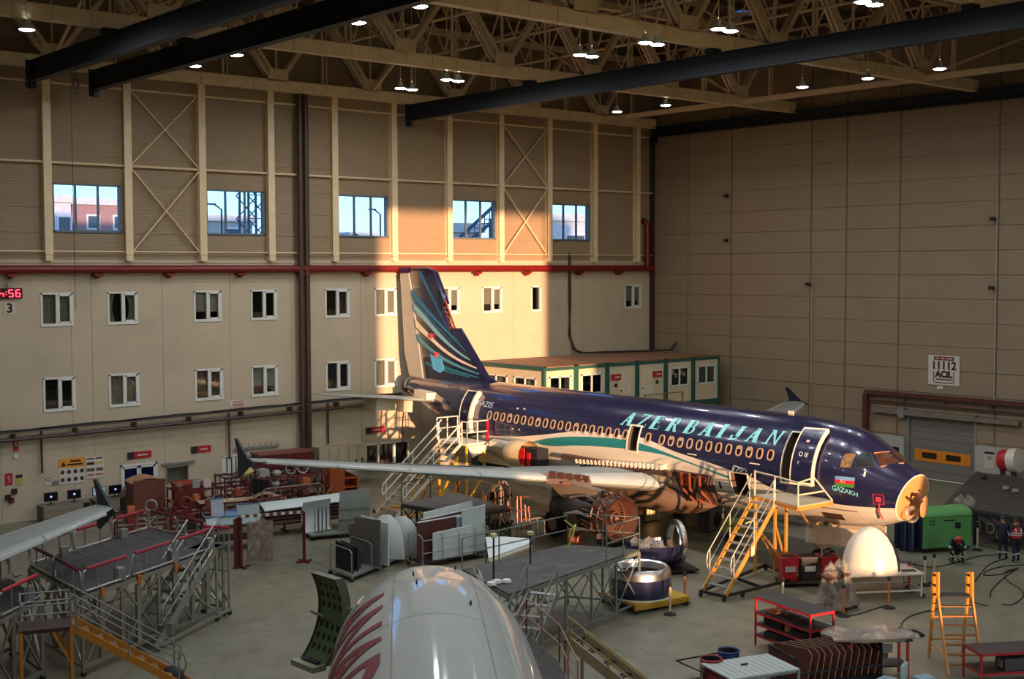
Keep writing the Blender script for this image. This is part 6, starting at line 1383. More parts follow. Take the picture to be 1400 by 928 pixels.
for x, y in ((-1.05,-.95),(1.1,-.95),(1.1,.95),(-1.05,.95)): m = MB(); m.cyl((x,y,0), .07, .14, 10); t.p('wheel', m, RUB, None, True)
# cowl half on its side with plastic
CW_ = fl(912,788); t = Lo('engine_cowl', 'navy engine cowl half lying open on a trolley with crumpled plastic', 'engine cowl', (CW_.x+.3, CW_.y+.9), math.radians(-25))
t.p('trolley', bx(-1.4,1.5,-.8,.9,.1,.16), mat('black_trolley', (34,34,32), .6)); t.casters(1.3,.7)
m = MB(); m.lathe([(.86,-.9),(.95,-.6),(.95,.5),(.88,.8)], 20, (0,0,1.1), (1,0,0), 0, PI); 
m.v = [(x, y, 1.1-(z-1.1)) if z > 1.1 else (x, y, z) for x, y, z in m.v]; t.p('navy_shell', m, NAVYP, None, True)
m = MB(); m.lathe([(.88,.8),(.84,.98),(.74,1.05),(.68,.95),(.66,.75)], 22, (0,0,1.1), (1,0,0), PI*.5, PI*2.5); t.p('lip', m, CHR, None, True)
rows_ = [[V((-.9+1.1*i/10, -.9+1.7*j/8, 1.1+.09*math.sin(i*1.7+j)+.07*math.sin(j*2.3+i*.6))) for j in range(9)] for i in range(11)]
m = MB(); m.grid(rows_); t.p('plastic_cover', m, PLASTIC, None, True)
m = MB(); m.prism([(-1.2,-.9,.2),(-.5,-.95,.2),(-.5,-.8,.95),(-1.0,-.7,.8)], (0,.1,0)); t.p('foil_end', m, COPR)
# bins
def bin_(p, lab, c, h=.85):
    t = Lo('waste_bin', lab, 'bin', p, math.radians(-35)); m = MB(); rws = []
    for z, k in ((0,.8),(h,1.0)): rws.append([V((x*k, y*k, z)) for x, y in ((-.32,-.3),(.32,-.3),(.32,.3),(-.32,.3))])
    m.grid(rws, closed=True); m.f.append((3,2,1,0)); m.mi.append(0); t.p('body', m, c)
    m = MB(); m.box(-.36,.36,-.34,.34,h,h+.03); t.p('rim', m, c); m = MB(); m.box(-.3,.3,-.28,.28,h+.03,h+.032); t.p('opening', m, DARK)
    m = MB(); m.box(-.2,.2,-.325,-.3,.35,.55); t.p('label_sheet', m, SIGNW); return t
RBIN = mat('red_plastic_bin', (206,34,44), .35)
pb = fl(1113,800); t = Lo('bin_pallet', 'low dark wheeled pallet carrying the red and black bins', 'pallet', (pb.x, pb.y+.3), math.radians(-35)); t.p('deck', bx(-1.1,1.15,-.5,.5,.12,.18), mat('dark_wood_pallet', (62,46,40), .7)); t.casters(1.0,.4)
M20 = Matrix.Rotation(math.radians(-35), 3, 'Z')
for dx, lab, c in ((-.74,'red waste bin on the low pallet, left of the black one',RBIN),(0,'black waste bin between the two red bins',mat('black_bin', (40,36,38), .4)),(.74,'red waste bin on the low pallet, right of the black one',RBIN)):
    q = V((pb.x, pb.y+.3, .18)) + M20 @ V((dx, 0, 0)); bin_(q, lab, c)
m = MB(); m.tube([(-.3,0,0),(-.2,.1,.25),(.1,0,.3),(.3,.1,.1),(.1,.2,.05),(-.1,.1,.2)], .03, 6); q = V((pb.x,pb.y+.3,1.06)) + M20 @ V((.74,0,0)); solo('cable_coil', m, ALUW, 'grey cable loosely coiled on top of the right red bin', 'cable', q, 0, None, True)
# nose cone on a white table
q = fl(1205,820); t = Lo('white_table', 'white steel table under the white nose cone', 'table', (-23.75,-33.6), math.radians(-32)); 
WT = mat('white_painted_steel', (208,200,184), .45)
t.p('top', bx(-1.55,1.4,-.75,.75,.84,.9), WT)
for x in (-1.5,1.3):
    for y in (-.7,.63): t.p('leg', bx(x,x+.06,y,y+.06,.06,.84), WT)
t.p('stretcher', bx(-1.5,1.36,-.68,-.63,.25,.31), WT); t.p('stretcher', bx(-1.5,1.36,.63,.68,.25,.31), WT); t.p('stretcher', bx(1.3,1.36,-.65,.65,.25,.31), WT); t.p('stretcher', bx(-1.5,-1.44,-.65,.65,.25,.31), WT); t.casters(1.4,.66)
t.p('foil_strip', bx(.75,1.25,-.5,-.2,.9,.93), mat('dark_strip', (70,62,56), .5))
p = V((-23.95,-33.45,.9)); t = Lo('nose_cone', 'big white aircraft nose cone with navy far side standing on a table', 'nose cone', p, 0)
prof = [(1.02,0),(1.0,.25),(.93,.6),(.8,.95),(.6,1.25),(.36,1.45),(.15,1.54),(.001,1.56)]; ang = math.atan2(-.95,-.3)
for nm_, a0, a1, ma in (('white_half', .0, 1.25*PI, mat('white_cone_paint', (232,222,200), .35, var=.02)),('navy_half', 1.25*PI, 2*PI, NAVYP)):
    m = MB(); m.lathe(prof, 28, (0,0,0), (0,0,1), a0-.62, a1-.62); t.p(nm_, m, ma, None, True)
m = MB(); m.lathe([(1.02,-.0),(1.04,.0),(1.04,.06),(1.02,.06)], 40); t.p('rim', m, TRIM, None, True)
# plastic wrapped part on a stand
def drape(o, R, H, top, seed, n=26, rings=7, pinch=.25):
    rnd = random.Random(seed); ph = [rnd.uniform(0, 6.28) for _ in range(6)]; rows = []
    for i in range(rings):
        t = i/(rings-1); r = []
        for j in range(n):
            a = 2*PI*j/n; w = 1+ .16*t*math.sin(5*a+ph[0]) + .1*math.sin(3*a+ph[1]+t*2) + .08*t*math.sin(9*a+ph[2])
            rr = R*(.12+.88*t**.6)*w*(1-pinch*math.sin(PI*t)); r.append(V((rr*math.cos(a), rr*math.sin(a), H*(1-t**1.3)+top*math.sin(2*a+ph[3])*(1-t)*.4+.03)))
        rows.append(r)
    m = MB(); m.grid(rows, closed=True); m.f.append(tuple(range(n))); m.mi.append(0); return m
p = fl(1148,836); t = Lo('wrapped_part', 'machine part wrapped in crumpled clear plastic on a low red stand', 'wrapped part', (p.x+.25, p.y+.35))
t.p('stand', bx(-.75,.75,-.45,.45,.08,.16), MAROON); t.casters(.65,.38)
for x in (-.3, .3): m = MB(); m.lathe([(.18,.16),(.3,.5),(.26,.9),(.34,1.2),(.2,1.35),(.001,1.36)], 14, (x,0,0)); t.p('inner_part', m, BRN, None, True)
for x in (-.3,.3): m = drape(None, .62, 1.42, .3, 5+int(x*10)); m.v = [(a+x, b, c+.12) for a, b, c in m.v]; t.p('plastic_wrap', m, PLASTIC, None, True)
# red and black shelf, wrapped panel on stand, brown panel rack, slatted table, barrels
BLKT = mat('black_shelf_mat', (40,38,38), .6, var=.1); REDS = mat('red_shelf_frame', (176,34,42), .45)
sc_ = (fl(1036,815,1.55)+fl(1139,833,1.55)+fl(1060,810,1.55)+fl(1110,840,1.55))/4; SC0 = (fl(1036,815,1.55)+fl(1110,840,1.55))/2
ra = math.atan2(fl(1110,840,1.55).y-fl(1036,815,1.55).y, fl(1110,840,1.55).x-fl(1036,815,1.55).x)
t = shelf('parts_shelf', 'red framed shelf with black boards loaded with dark parts', (-31.65,-35.95), ra, 2.5, .95, (.35,.7,1.05,1.52), REDS, BLKT)
SHM = Matrix.Rotation(ra, 3, 'Z')
for i, (x, y, z, sx, sy, sz, c, lab) in enumerate(((-.85,0,1.055,.5,.4,.06,(196,120,90),'flat orange part on the upper shelf of the red rack'),(-.2,.1,1.055,.45,.3,.05,(60,50,46),'flat dark part in the middle of the red rack upper shelf'),(.4,0,1.055,.5,.5,.05,(44,40,40),'black flat case on the upper shelf of the red rack'),(-.6,0,.705,.8,.6,.16,(36,34,36),'long black part on the second shelf of the red rack'),(.5,0,.705,.7,.6,.12,(60,34,32),'dark maroon part on the second shelf of the red rack'),(-.3,0,.355,1.2,.7,.2,(34,32,32),'large black part on the lowest shelf of the red rack'),(-1.0,-.1,.705,.25,.25,.26,(206,150,110),'tan block at the left end of the red rack'),(.1,-.2,.705,.3,.2,.2,(212,120,90),'orange block in the middle of the red rack'))):
    q = V((-31.65,-35.95,z)) + SHM @ V((x,y,0)); solo('shelf_part', MB().cbox((0,0,sz/2), sx, sy, sz, .2*(i % 3)).cbox((0,.0,sz+.015), sx*.5, sy*.4, .03, .3), mat('shelf_part_%d' % i, c, .55), lab, 'part', q, ra)
q = (fl(1110,868,1.15)+fl(1230,872,1.15))/2; t = Lo('panel_stand', 'red stand under the plastic wrapped wing panel', 'stand', (q.x+.3, q.y-.3), -.62)
for x, y in ((-.7,-.3),(.95,-.3),(.95,.35),(-.7,.35)): t.p('leg', bx(x,x+.07,y,y+.07,0,1.08), REDS)
t.p('lower_shelf', bx(-.7,1.02,-.3,.42,.35,.4), BLKT); t.p('tray', bx(-.7,1.1,-.35,.45,1.08,1.12), BLKT); t.p('hanging_tag', bx(.2,.5,-.37,-.35,.8,1.05), mat('grey_tag', (110,112,108), .6))
t = Lo('wrapped_wing_tip', 'pointed wing tip wrapped in clear plastic lying on a red stand', 'panel', (q.x+.3, q.y-.3, 1.125), -.62)
m = MB(); m.prism([(-1.2,-.35,.02),(-.4,-.6,.02),(.8,-.5,.02),(1.3,.0,.02),(1.0,.5,.02),(-.5,.45,.02)], (0,0,.1)); t.p('panel', m, mat('grey_olive_panel', (120,112,96), .5)); 
rows_ = [[V((-1.3+2.5*i/12, -.62+1.15*j/8, .14+.1*math.sin(i*1.1+j*.7)*math.sin(j*.9)+.22*max(0,1-abs(i-8)/2.5)*math.sin(PI*j/8))) for j in range(9)] for i in range(13)]
m = MB(); m.grid(rows_); t.p('plastic_wrap', m, PLASTIC, None, True)
m = MB(); m.tube([(1.0,-.4,.1),(1.5,-.1,.06),(1.45,.3,.06),(1.0,.5,.1)], .05, 6); t.p('rim', m, DARK, None, True)
rk = fl(1128,915,.3); RKA = math.radians(-22); t = Lo('panel_rack', 'dark wheeled rack holding the row of brown panels', 'rack', (rk.x, rk.y), RKA)
t.p('base', bx(-1.4,1.4,-.75,.75,.14,.2), DARK); t.casters(1.3,.68)
for x in (-1.38, 1.34): t.p('end_frame', MB().box(x,x+.04,-.75,-.7,.2,.95).box(x,x+.04,.7,.75,.2,.95).box(x,x+.04,-.75,.75,.9,.95), DARK)
for y in (-.74,.7): t.p('side_rail', bx(-1.38,1.38,y,y+.04,.5,.54), DARK)
MRK = Matrix.Rotation(RKA, 3, 'Z'); BP = mat('brown_interior_panel', (84,42,30), .45, var=.12, scale=3)
pm = MB(); pm.prism([(-.0,-.62,0),(-.0,.62,0),(-.0,.66,.72),(-.0,.5,.86),(-.0,-.5,.86),(-.0,-.66,.72)], (.035,0,0)); pme = pm.mesh('board', BP)
em = MB(); P_ = [(-.0,-.62,0),(-.0,-.66,.72),(-.0,-.5,.86),(-.0,.5,.86),(-.0,.66,.72),(-.0,.62,0)]; em.tube([V(p)+V((.017,0,0)) for p in P_], .013, 5); eme = em.mesh('edge', mat('tan_panel_edge', (168,140,116), .5), True)
hm_ = MB(); hm_.tube([(-.02,-.12,.5),(-.05,-.12,.42),(-.05,.02,.42),(-.02,.02,.5)], .02, 5); hme = hm_.mesh('latch', WHITE, True)
ordw = ['first','second','third','fourth','fifth','sixth','seventh','eighth','ninth','tenth','eleventh','twelfth']
for i in range(12):
    x = -1.2+.215*i; q = V((rk.x, rk.y, .22)) + MRK @ V((x, 0, 0)); o_ = thing('brown_board', 'brown board standing upright in the dark rack, %s from the left end' % ordw[i], 'board', q, RKA, 'brown boards in the rack'); o_.rotation_euler = (0, math.radians(14+3*math.sin(i*2.0)), RKA+math.radians(28))
    obj('board', pme, o_); obj('edge', eme, o_)
    if i > 7: obj('latch', hme, o_)
wt = (fl(975,908,.9)+fl(1070,905,.9)+fl(1045,890,.9)+fl(1010,935,.9))/4; wa = math.radians(-17); t = Lo('slatted_table', 'white slatted table top at the bottom edge beside the barrels', 'table', (wt.x, wt.y), wa)
for i in range(11): t.p('slat', bx(-1.1+.2*i,-.92+.2*i,-.75,.75,.84,.88), mat('pale_blue_slat', (178,186,180), .5))
for x in (-1.1,1.02):
    for y in (-.75,.67): t.p('leg', bx(x,x+.08,y,y+.08,0,.84), ALUW)
for y in (-.7,.62): t.p('rail', bx(-1.1,1.1,y,y+.06,.76,.84), ALUW)
t.p('tool', bx(-.2,.0,.1,.16,.88,.92), DARK)
def barrel(p, lab, c, h=.92):
    t = Lo('barrel', lab, 'barrel', p); m = MB(); m.lathe([(.001,.02),(.28,.0),(.3,.03),(.3,.3),(.315,.33),(.3,.36),(.3,.6),(.315,.63),(.3,.66),(.3,h),(.27,h)], 24); t.p('body', m, c, None, True)
    m = MB(); m.lathe([(.27,h),(.26,h-.25),(.001,h-.25)], 24); t.p('inside', m, DARK, None, True); m = MB(); m.lathe([(.3,h-.03),(.33,h),(.3,h+.03),(.27,h)], 24); t.p('rim', m, c, None, True)
BT = fl(972,900,.92); BB = fl(996,889,.92)
barrel((BT.x,BT.y,0), 'open red plastic barrel next to the white slatted table', mat('dark_red_barrel', (150,40,42), .4)); barrel((BB.x,BB.y,0), 'open dark blue plastic barrel behind the red one', mat('dark_blue_barrel', (34,52,104), .4))
t = Lo('hand_cart', 'thin dark tubular cart frame around the red and blue barrels', 'cart', (BT.x+.2, BT.y+.1), -.2)
m = MB(); m.tube([(-.7,-.5,0),(-.7,-.5,.7),(-.7,.75,.7),(1.35,.75,.7),(1.35,.55,.0)], .025, 6); t.p('frame', m, DARK, None, True); t.p('base', bx(-.7,1.35,.68,.8,.05,.1), DARK)
ta = math.radians(-30); tq = (fl(1315,890,.95)+fl(1340,880,.95))/2; t = shelf('red_worktable', 'red framed table with black top at the lower right corner', (tq.x+1.0, tq.y-.75), ta, 2.6, 1.0, (.4,.95), REDS, mat('brown_black_top', (64,52,50), .55))
for i, (x, c, lab) in enumerate(((-.2,(70,66,64),'grey case with a white tag under the red-framed table'),(.6,(110,110,104),'pale grey case under the red-framed table, right one'))):
    q = V((tq.x+1.0,tq.y-.75,.405)) + Matrix.Rotation(ta,3,'Z') @ V((x,-.15,0)); t = Lo('storage_case', lab, 'case', q, ta); t.p('body', bx(-.32,.32,-.25,.25,0,.3), mat('case_%d' % i, c, .5)); t.p('white_tag', bx(-.34,-.32,-.12,.12,.05,.26), SIGNW); t.p('lid', bx(-.33,.33,-.26,.26,.3,.34), mat('case_%d' % i, c, .5))
for i, (u, v, w_, h_, rz, c, lab) in enumerate(((1236,926,.45,.62,.3,(176,198,196),'pale blue-white board standing upright at the bottom edge'),(1212,931,.5,.3,.1,(150,180,190),'pale blue box left of the upright board at the bottom edge'),(1262,930,.5,.34,-.2,(140,170,184),'pale blue box right of the upright board at the bottom edge'),(1284,936,.5,.3,.5,(214,200,164),'cream box at the bottom edge below the step ladder'))):
    q = fl(u,v+12); t = Lo('packing_box', lab, 'box', (q.x,q.y), rz); d = .04 if i == 0 else .2
    t.p('body', bx(-w_/2,w_/2,-d,d,.02,h_), mat('packing_%d' % i, c, .6)); t.p('top_flap', bx(-w_/2,w_/2,-d,d,h_,h_+.02), mat('packing_%d' % i, c, .6)); t.p('foot', bx(-w_/2,w_/2,-d-.03,d+.03,0,.03), mat('packing_%d' % i, c, .6))
for i, (u, v, rz) in enumerate(((1198,905,.3),(1188,922,.5))):
    q = fl(u,v); t = Lo('dark_crate', 'dark crate with parts beside the brown panel rack, %s one' % ('upper' if i == 0 else 'lower'), 'crate', (q.x,q.y), rz); t.p('body', bx(-.35,.35,-.25,.25,0,.3), mat('dark_grey_crate', (56,56,58), .6)); t.p('contents', MB().cbox((-.1,0,.34), .3,.25,.1,.3).cbox((.18,.05,.33), .2,.3,.07,-.4), mat('mixed_grey_parts', (110,104,100), .5), kind='stuff')
# floor hoses
HOSE = mat('black_hose', (40,38,34), .6)
def hose(lab, pts, r=.02):
    P = [fl(u, v, r) for u, v in pts]; Q = [V((p[0], p[1], r)) for p in cat([(p.x, p.y) for p in P], 6)]
    m = MB(); m.tube(Q, r, 6); solo('floor_hose', m, HOSE, lab, 'hose', (0,0,0), 0, None, True)
hose('black hose curving down the floor from the two workers', [(1378,762),(1352,772),(1336,790),(1324,808),(1330,822),(1350,828)])
hose('black hose looped in a figure on the floor right of the ladder', [(1400,772),(1372,774),(1350,780),(1346,786),(1372,784),(1392,776),(1372,790),(1356,806),(1354,816)])
hose('black hose snaking to a dark nozzle at the right side', [(1392,776),(1374,782),(1378,794),(1396,806),(1398,816),(1384,826),(1370,826)])
hose('thin black hose across the floor behind the ladder', [(1245,770),(1275,775),(1310,768),(1340,760),(1372,758)])
hose('thin cable on the floor running from the wrapped part to the cone table', [(1150,842),(1170,840),(1190,834),(1215,826)])
hose('thin cable curling on the floor right of the wrapped wing panel', [(1222,872),(1232,858),(1234,850),(1250,840),(1290,830)])
# green cabinet, wrapped equipment, big covered dock at the right
gb = fl(1262,757); gr = fl(1328,752); ga = math.atan2(gr.y-gb.y, gr.x-gb.x); GRN2 = mat('green_painted_steel', (92,150,84), .45, var=.05)
t = Lo('green_power_cart', 'bright green wheeled power cart with rounded top under the airliner nose', 'power cart', (gb.x, gb.y), ga); Lg = (gr-gb).length
t.p('front_panel', bx(0,Lg,0,.05,.2,1.5), GRN2); t.p('rear_panel', bx(0,Lg,1.2,1.25,.2,1.5), GRN2); t.p('end_panel', bx(0,.05,.05,1.2,.2,1.5), mat('navy_curtain', (24,34,56), .6)); t.p('end_panel', bx(Lg-.05,Lg,.05,1.2,.2,1.5), GRN2)
rr_ = [[V((Lg*i/8, .62-.66*math.cos(PI*k/10), 1.5+.3*math.sin(PI*k/10))) for k in range(11)] for i in range(9)]
m = MB(); m.grid(rr_); t.p('rounded_top', m, GRN2, None, True)
t.p('vent_slot', bx(.95,1.5,-.01,0,1.28,1.33), DARK)
for x in (.3,.45):
    for z in (1.15,1.28): t.p('vent', bx(x,x+.08,-.01,0,z,z+.06), DARK)
t.p('control_panel', bx(1.5,1.75,-.03,0,.95,1.2), DARK); t.p('chassis', bx(0,Lg,.05,1.2,.14,.2), DARK); 
for x in (.15,Lg-.15):
    for y in (.15,1.1): m = MB(); m.lathe([(.001,-.05),(.13,-.05),(.13,.05),(.001,.05)], 12, (x,y,.13), (0,1,0)); t.p('wheel', m, RUB, None, True)
for i, (u, v) in enumerate(((1236,752),(1246,754),(1228,748))):
    q = fl(u,v); t = Lo('dark_gas_bottle', 'dark blue-black cylinder standing beside the green power cart, %s of three' % ['middle','right-hand','left-hand'][i], 'cylinder', (q.x,q.y)); m = MB(); m.lathe([(.001,0),(.17,0),(.17,1.25),(.1,1.4),(.04,1.45),(.001,1.45)], 14); t.p('body', m, mat('navy_cylinder', (26,34,56), .4), None, True); m = MB(); m.lathe([(.001,0),(.2,0),(.2,.05),(.001,.05)], 12); t.p('base', m, DARK)
q = fl(1205,748); t = Lo('grey_cabinet', 'pale grey double cabinet under the airliner belly behind the nose wheel', 'cabinet', (q.x,q.y+.4), .5); t.p('body', bx(-.9,.9,-.35,.35,.12,1.0), mat('pale_blue_grey', (150,154,156), .5)); t.p('door', bx(-.87,-.02,-.37,-.35,.16,.96), mat('pale_blue_grey', (150,154,156), .5)); t.p('door', bx(.02,.87,-.37,-.35,.16,.96), mat('pale_blue_grey', (150,154,156), .5)); t.casters(.8,.28)
q = fl(1340,742); t = Lo('wrapped_equipment', 'tall plastic wrapped equipment heap behind the green power cart', 'wrapped part', (q.x+.4,q.y+1.0)); t.p('base', bx(-.9,1.2,-.5,.5,.05,.12), DARK); m = MB(); m.lathe([(.5,.12),(.6,.6),(.4,1.2),(.001,1.5)], 12); t.p('inner_part', m, mat('silver_grey_part', (120,116,110), .4, .3), None, True); m = drape(None, 1.15, 1.7, .5, 11, pinch=.3); t.p('plastic_wrap', m, PLASTIC, None, True)
m = MB(); m.prism([(.2,-.6,1.2),(2.2,-.9,.75),(2.3,-.8,.68),(.3,-.2,1.1)], (0,.1,.06)); t.p('blade', m, mat('silver_grey_part', (120,116,110), .4, .3))
TARP = mat('dark_grey_tarpaulin', (60,56,52), .6, var=.3, scale=3, bump=.8, bscale=4)
c4 = [fl(1290,690,1.45), fl(1420,712,1.45), fl(1490,668,1.45), fl(1335,645,1.45)]
t = Th('covered_dock', 'wide low dock under a dark grey tarpaulin at the right edge', 'dock', (sum((p for p in c4), V())/4).to_tuple()[:2]+(0,))
n_ = 14; rows_ = []
for i in range(n_+1):
    r = []
    for j in range(n_+1):
        p = lerp(lerp(c4[0],c4[1],j/n_), lerp(c4[3],c4[2],j/n_), i/n_); r.append(p + V((0,0,.06*math.sin(i*1.3)*math.sin(j*1.1)+.04)))
    rows_.append(r)
m = MB(); m.grid(rows_); 
t.p('tarpaulin', m, TARP, None, True)
def skirt(a, b):
    m = MB(); m.grid([[lerp(a,b,k/20)+V((0,0,.04)) for k in range(21)], [lerp(a,b,k/20)+V((.06*math.sin(k*2.1),.06*math.cos(k*1.7),-.22)) for k in range(21)], [lerp(a,b,k/20)+V((.1*math.sin(k*1.9),.1*math.cos(k*2.3),-.45-.05*math.sin(k*1.3))) for k in range(21)]]); t.p('tarpaulin_skirt', m, TARP, None, True)
skirt(c4[0], c4[1]); skirt(c4[0], c4[3])
for a, b in ((0,1),(0,3),(1,2)):
    m = MB(); m.bar(c4[a]-V((0,0,.12)), c4[b]-V((0,0,.12)), .08, .14); t.p('edge_beam', m, DARK)
    for f in (.02,.35,.68,.98): p = lerp(c4[a],c4[b],f); m = MB(); m.bar((p.x,p.y,0),(p.x,p.y,1.36),.09); t.p('leg', m, DARK)
    for k in range(7):
        p = lerp(c4[a],c4[b],(k+.3)/7); q = lerp(c4[a],c4[b],(k+.85)/7); z1, z0 = .98, .62; d = (q-p)*.12; m = MB(); m.tube([(p.x+d.x,p.y+d.y,z1),(q.x-d.x,q.y-d.y,z1),(q.x,q.y,(z0+z1)/2),(q.x-d.x,q.y-d.y,z0),(p.x+d.x,p.y+d.y,z0),(p.x,p.y,(z0+z1)/2)], .03, 5, closed=True); t.p('side_loop', m, mat('grey_loop', (112,110,104), .5), None, True)
for i in range(4): p = c4[i]; m = MB(); m.cyl((p.x,p.y,0), .1, .08, 10); t.p('foot', m, RUB)
for i, (u, v) in enumerate(((1345,655),(1375,668),(1388,672))): q = fl(u,v,1.52); m = MB(); m.cbox((0,0,.04), .5,.25,.06,.4).cbox((.1,.05,.09), .2,.15,.05,-.3); solo('loose_sheet', m, mat('pale_loose_sheet', (150,146,140), .6) if i else DARK, ['dark flat sheet lying on the grey tarpaulin','pale scrap on the grey tarpaulin, left one','pale scrap on the grey tarpaulin, right one'][i], 'sheet', q)
# small equipment under the belly and engine
q = onY(895,712,-20); q = fl(893,712); t = Lo('yellow_slatted_crate', 'small cream and yellow slatted crate standing under the airliner belly', 'crate', (q.x,q.y)); 
for i in range(4): t.p('slat', bx(-.5+.25*i,-.3+.25*i,-.02,.02,.05,1.0), mat('cream_yellow_slat', (220,200,150), .5))
for z in (.05,.9): t.p('rail', bx(-.5,.5,.0,.08,z,z+.1), mat('cream_yellow_slat', (220,200,150), .5))
t.p('back', bx(-.5,.5,.08,.5,.0,.95), mat('tan_crate', (160,120,88), .6))
q = fl(972,724); t = Lo('grey_vent_box', 'grey box with a round fan under the airliner belly', 'box', (q.x,q.y), .2); t.p('body', bx(-.7,.7,-.3,.3,.05,.95), mat('brown_grey_box', (112,100,88), .6)); m = MB(); m.lathe([(.001,0),(.3,.0),(.32,.03),(.26,.04),(.001,.02)], 20, (0,-.3,.5), (0,-1,0)); t.p('fan', m, DARK, None, True)
q = fl(1060,760); t = Lo('yellow_cart', 'small yellow cart with zigzag skirt behind the boarding stairs', 'cart', (q.x+1.2,q.y+3.2), .2); t.p('body', bx(-.5,.5,-.3,.3,.4,.85), mat('lime_yellow_cover', (176,180,60), .5)); m = MB()
m.prism([(-.5,-.31,.55),(.5,-.31,.55)]+[(.5-.125*k,-.31,.38-.16*(k % 2)) for k in range(9)], (0,-.02,0)); t.p('zigzag_skirt', m, mat('lime_yellow_cover', (176,180,60), .5)); t.p('base', bx(-.5,.5,-.3,.3,.12,.2), DARK); t.p('post', bx(-.05,.05,-.05,.05,.2,.42), DARK); t.casters(.42,.25); t.p('tow_bar', bx(.5,1.9,-.03,.03,.5,.56), TRIM)
q = fl(787,747); t = Lo('engine_drum', 'shiny brown drum standing under the open engine', 'drum', (q.x,q.y)); m = MB(); m.lathe([(.001,0),(.36,0),(.38,.04),(.36,.08),(.36,.7),(.38,.74),(.34,.78),(.001,.78)], 22); t.p('body', m, COPR, None, True); m = MB(); m.lathe([(.25,.78),(.25,.82),(.001,.82)], 16); t.p('lid', m, BRN)
# ================================================================== PARTS RACKS AND TROLLEYS ON THE LEFT AND IN THE CENTRE
# maroon racks along the wall
def rack(label, o, rz, L, W, H, n, ma=MAROON, slats=True):
    t = Lo('parts_rack', label, 'rack', o, rz)
    for x in (-L/2, 0, L/2-.07):
        for y in (-W/2, W/2-.07): t.p('post', bx(x,x+.07,y,y+.07,0,H), ma)
    for k in range(n):
        z = .25 + (H-.3)*k/max(1, n-1)
        for y in (-W/2, W/2-.05): t.p('beam', bx(-L/2,L/2,y,y+.05,z-.09,z), ma)
        if slats:
            for i in range(7): x = -L/2+.05+(L-.2)*i/6; t.p('cross_bar', bx(x,x+.06,-W/2+.05,W/2-.05,z-.05,z), MAROOND)
    return t
q = fl(215,704); QC = (q.x-.3, q.y+.6)
t = Lo('brown_cowling_crate', 'brown crate with curved tan lid beside the glazed door', 'crate', QC, -.15); t.p('body', bx(-.75,.75,-.7,.7,.1,1.6), mat('red_brown_crate', (112,58,44), .55, var=.12)); m = MB(); m.grid([[V((-.8+1.6*i/8, -.75+1.5*j/2, 1.6+.22*math.sin(PI*i/8))) for j in range(3)] for i in range(9)]); t.p('curved_lid', m, mat('tan_lid', (172,130,96), .5), None, True); t.casters(.65,.6)
t.p('end_wall', bx(-.76,.76,-.72,-.7,1.6,1.75), mat('red_brown_crate', (112,58,44), .55))
t = Lo('red_crate', 'red-brown crate with open red top right of the curved-lid crate', 'crate', (QC[0]+1.7, QC[1]-1.0), -.15); t.p('body', bx(-.65,.65,-.5,.5,.1,1.45), mat('red_crate_paint', (150,54,44), .5, var=.1)); t.p('rim', MB().box(-.7,.7,-.55,-.5,1.4,1.5).box(-.7,.7,.5,.55,1.4,1.5), mat('red_crate_paint', (150,54,44), .5)); t.casters(.55,.4)
rack('long maroon rack full of parts, leftmost along the back wall', (-34.6,-4.6), -.12, 4.4, 1.2, 1.5, 3); rack('maroon rack behind the white panels, second along the back wall', (-31.6,-6.3), -.25, 3.6, 1.1, 1.9, 4)
rack('maroon rack under the wing tip, third along the back wall', (-31.2,-2.6), -.1, 4.2, 1.3, 1.5, 3); rack('low maroon rack with angled bars behind the long work dock', (-38.4,-7.6), -.3, 4.6, 1.1, 1.2, 3)
rack('maroon rack beside the orange cabinet', (-28.7,-4.4), -.1, 2.2, 1.0, 1.6, 3)
t = Lo('ribbed_container', 'dark red ribbed box container under the wing tip', 'container', (-29.6,-2.2,1.53), -.1)
t.p('body', bx(-1.5,1.5,-.55,.55,0,.72), MAROON); 
for i in range(13): t.p('rib', bx(-1.45+.24*i,-1.37+.24*i,-.58,-.55,.05,.68), MAROON)
t.p('lid', bx(-1.54,1.54,-.6,.6,.72,.8), mat('rose_brown_lid', (122,66,56), .5))
rnd = random.Random(3); CL = [((150,50,46),'red'),((190,180,170),'white'),((60,50,48),'black'),((120,70,50),'brown'),((150,150,144),'grey'),((196,110,70),'orange')]
def clutter(rackname, ox, oy, rz, L, W, zs, lab, n, seed):
    rd = random.Random(seed); M = Matrix.Rotation(rz, 3, 'Z'); k = 0; used = set()
    for z in zs:
        for i in range(n):
            x = -L/2+L*(i+.5)/n + rd.uniform(-.1,.1); c, cn = CL[rd.randrange(6)]; sz = rd.uniform(.14,.32)*(1 if z < max(zs) else 1.15); q = V((ox,oy,z)) + M @ V((x, rd.uniform(-.1,.1), 0)); k += 1
            shape = rd.randrange(3); m = MB(); sx = rd.uniform(.3,.5)
            if shape == 0: m.cbox((0,0,sz/2), sx, .45, sz, rd.uniform(-.3,.3)); m.cbox((0,0,sz+.02), sx*.6, .3, .04)
            elif shape == 1: m.lathe([(.001,0),(.2,0),(.22,sz*.5),(.14,sz),(.001,sz)], 12)
            else: m.lathe([(.22,-.1),(.26,-.1),(.26,.1),(.22,.1),(.22,-.1)], 16, (0,0,.26), (.3,1,0))
            nm_ = ['boxed part','round part','ring part'][shape]; lv = ['bottom','middle','upper','top'][min(3, zs.index(z))]; w_ = ['far left','left','centre','right','far right','farthest right'][i]
            solo(['boxed_part','round_part','ring_part'][shape], m, mat('clutter_'+cn, c, .5), '%s %s on the %s level of %s, %s' % (cn, nm_, lv, lab, w_), 'part', q, rz, 'small parts on the maroon racks', smooth=shape > 0)
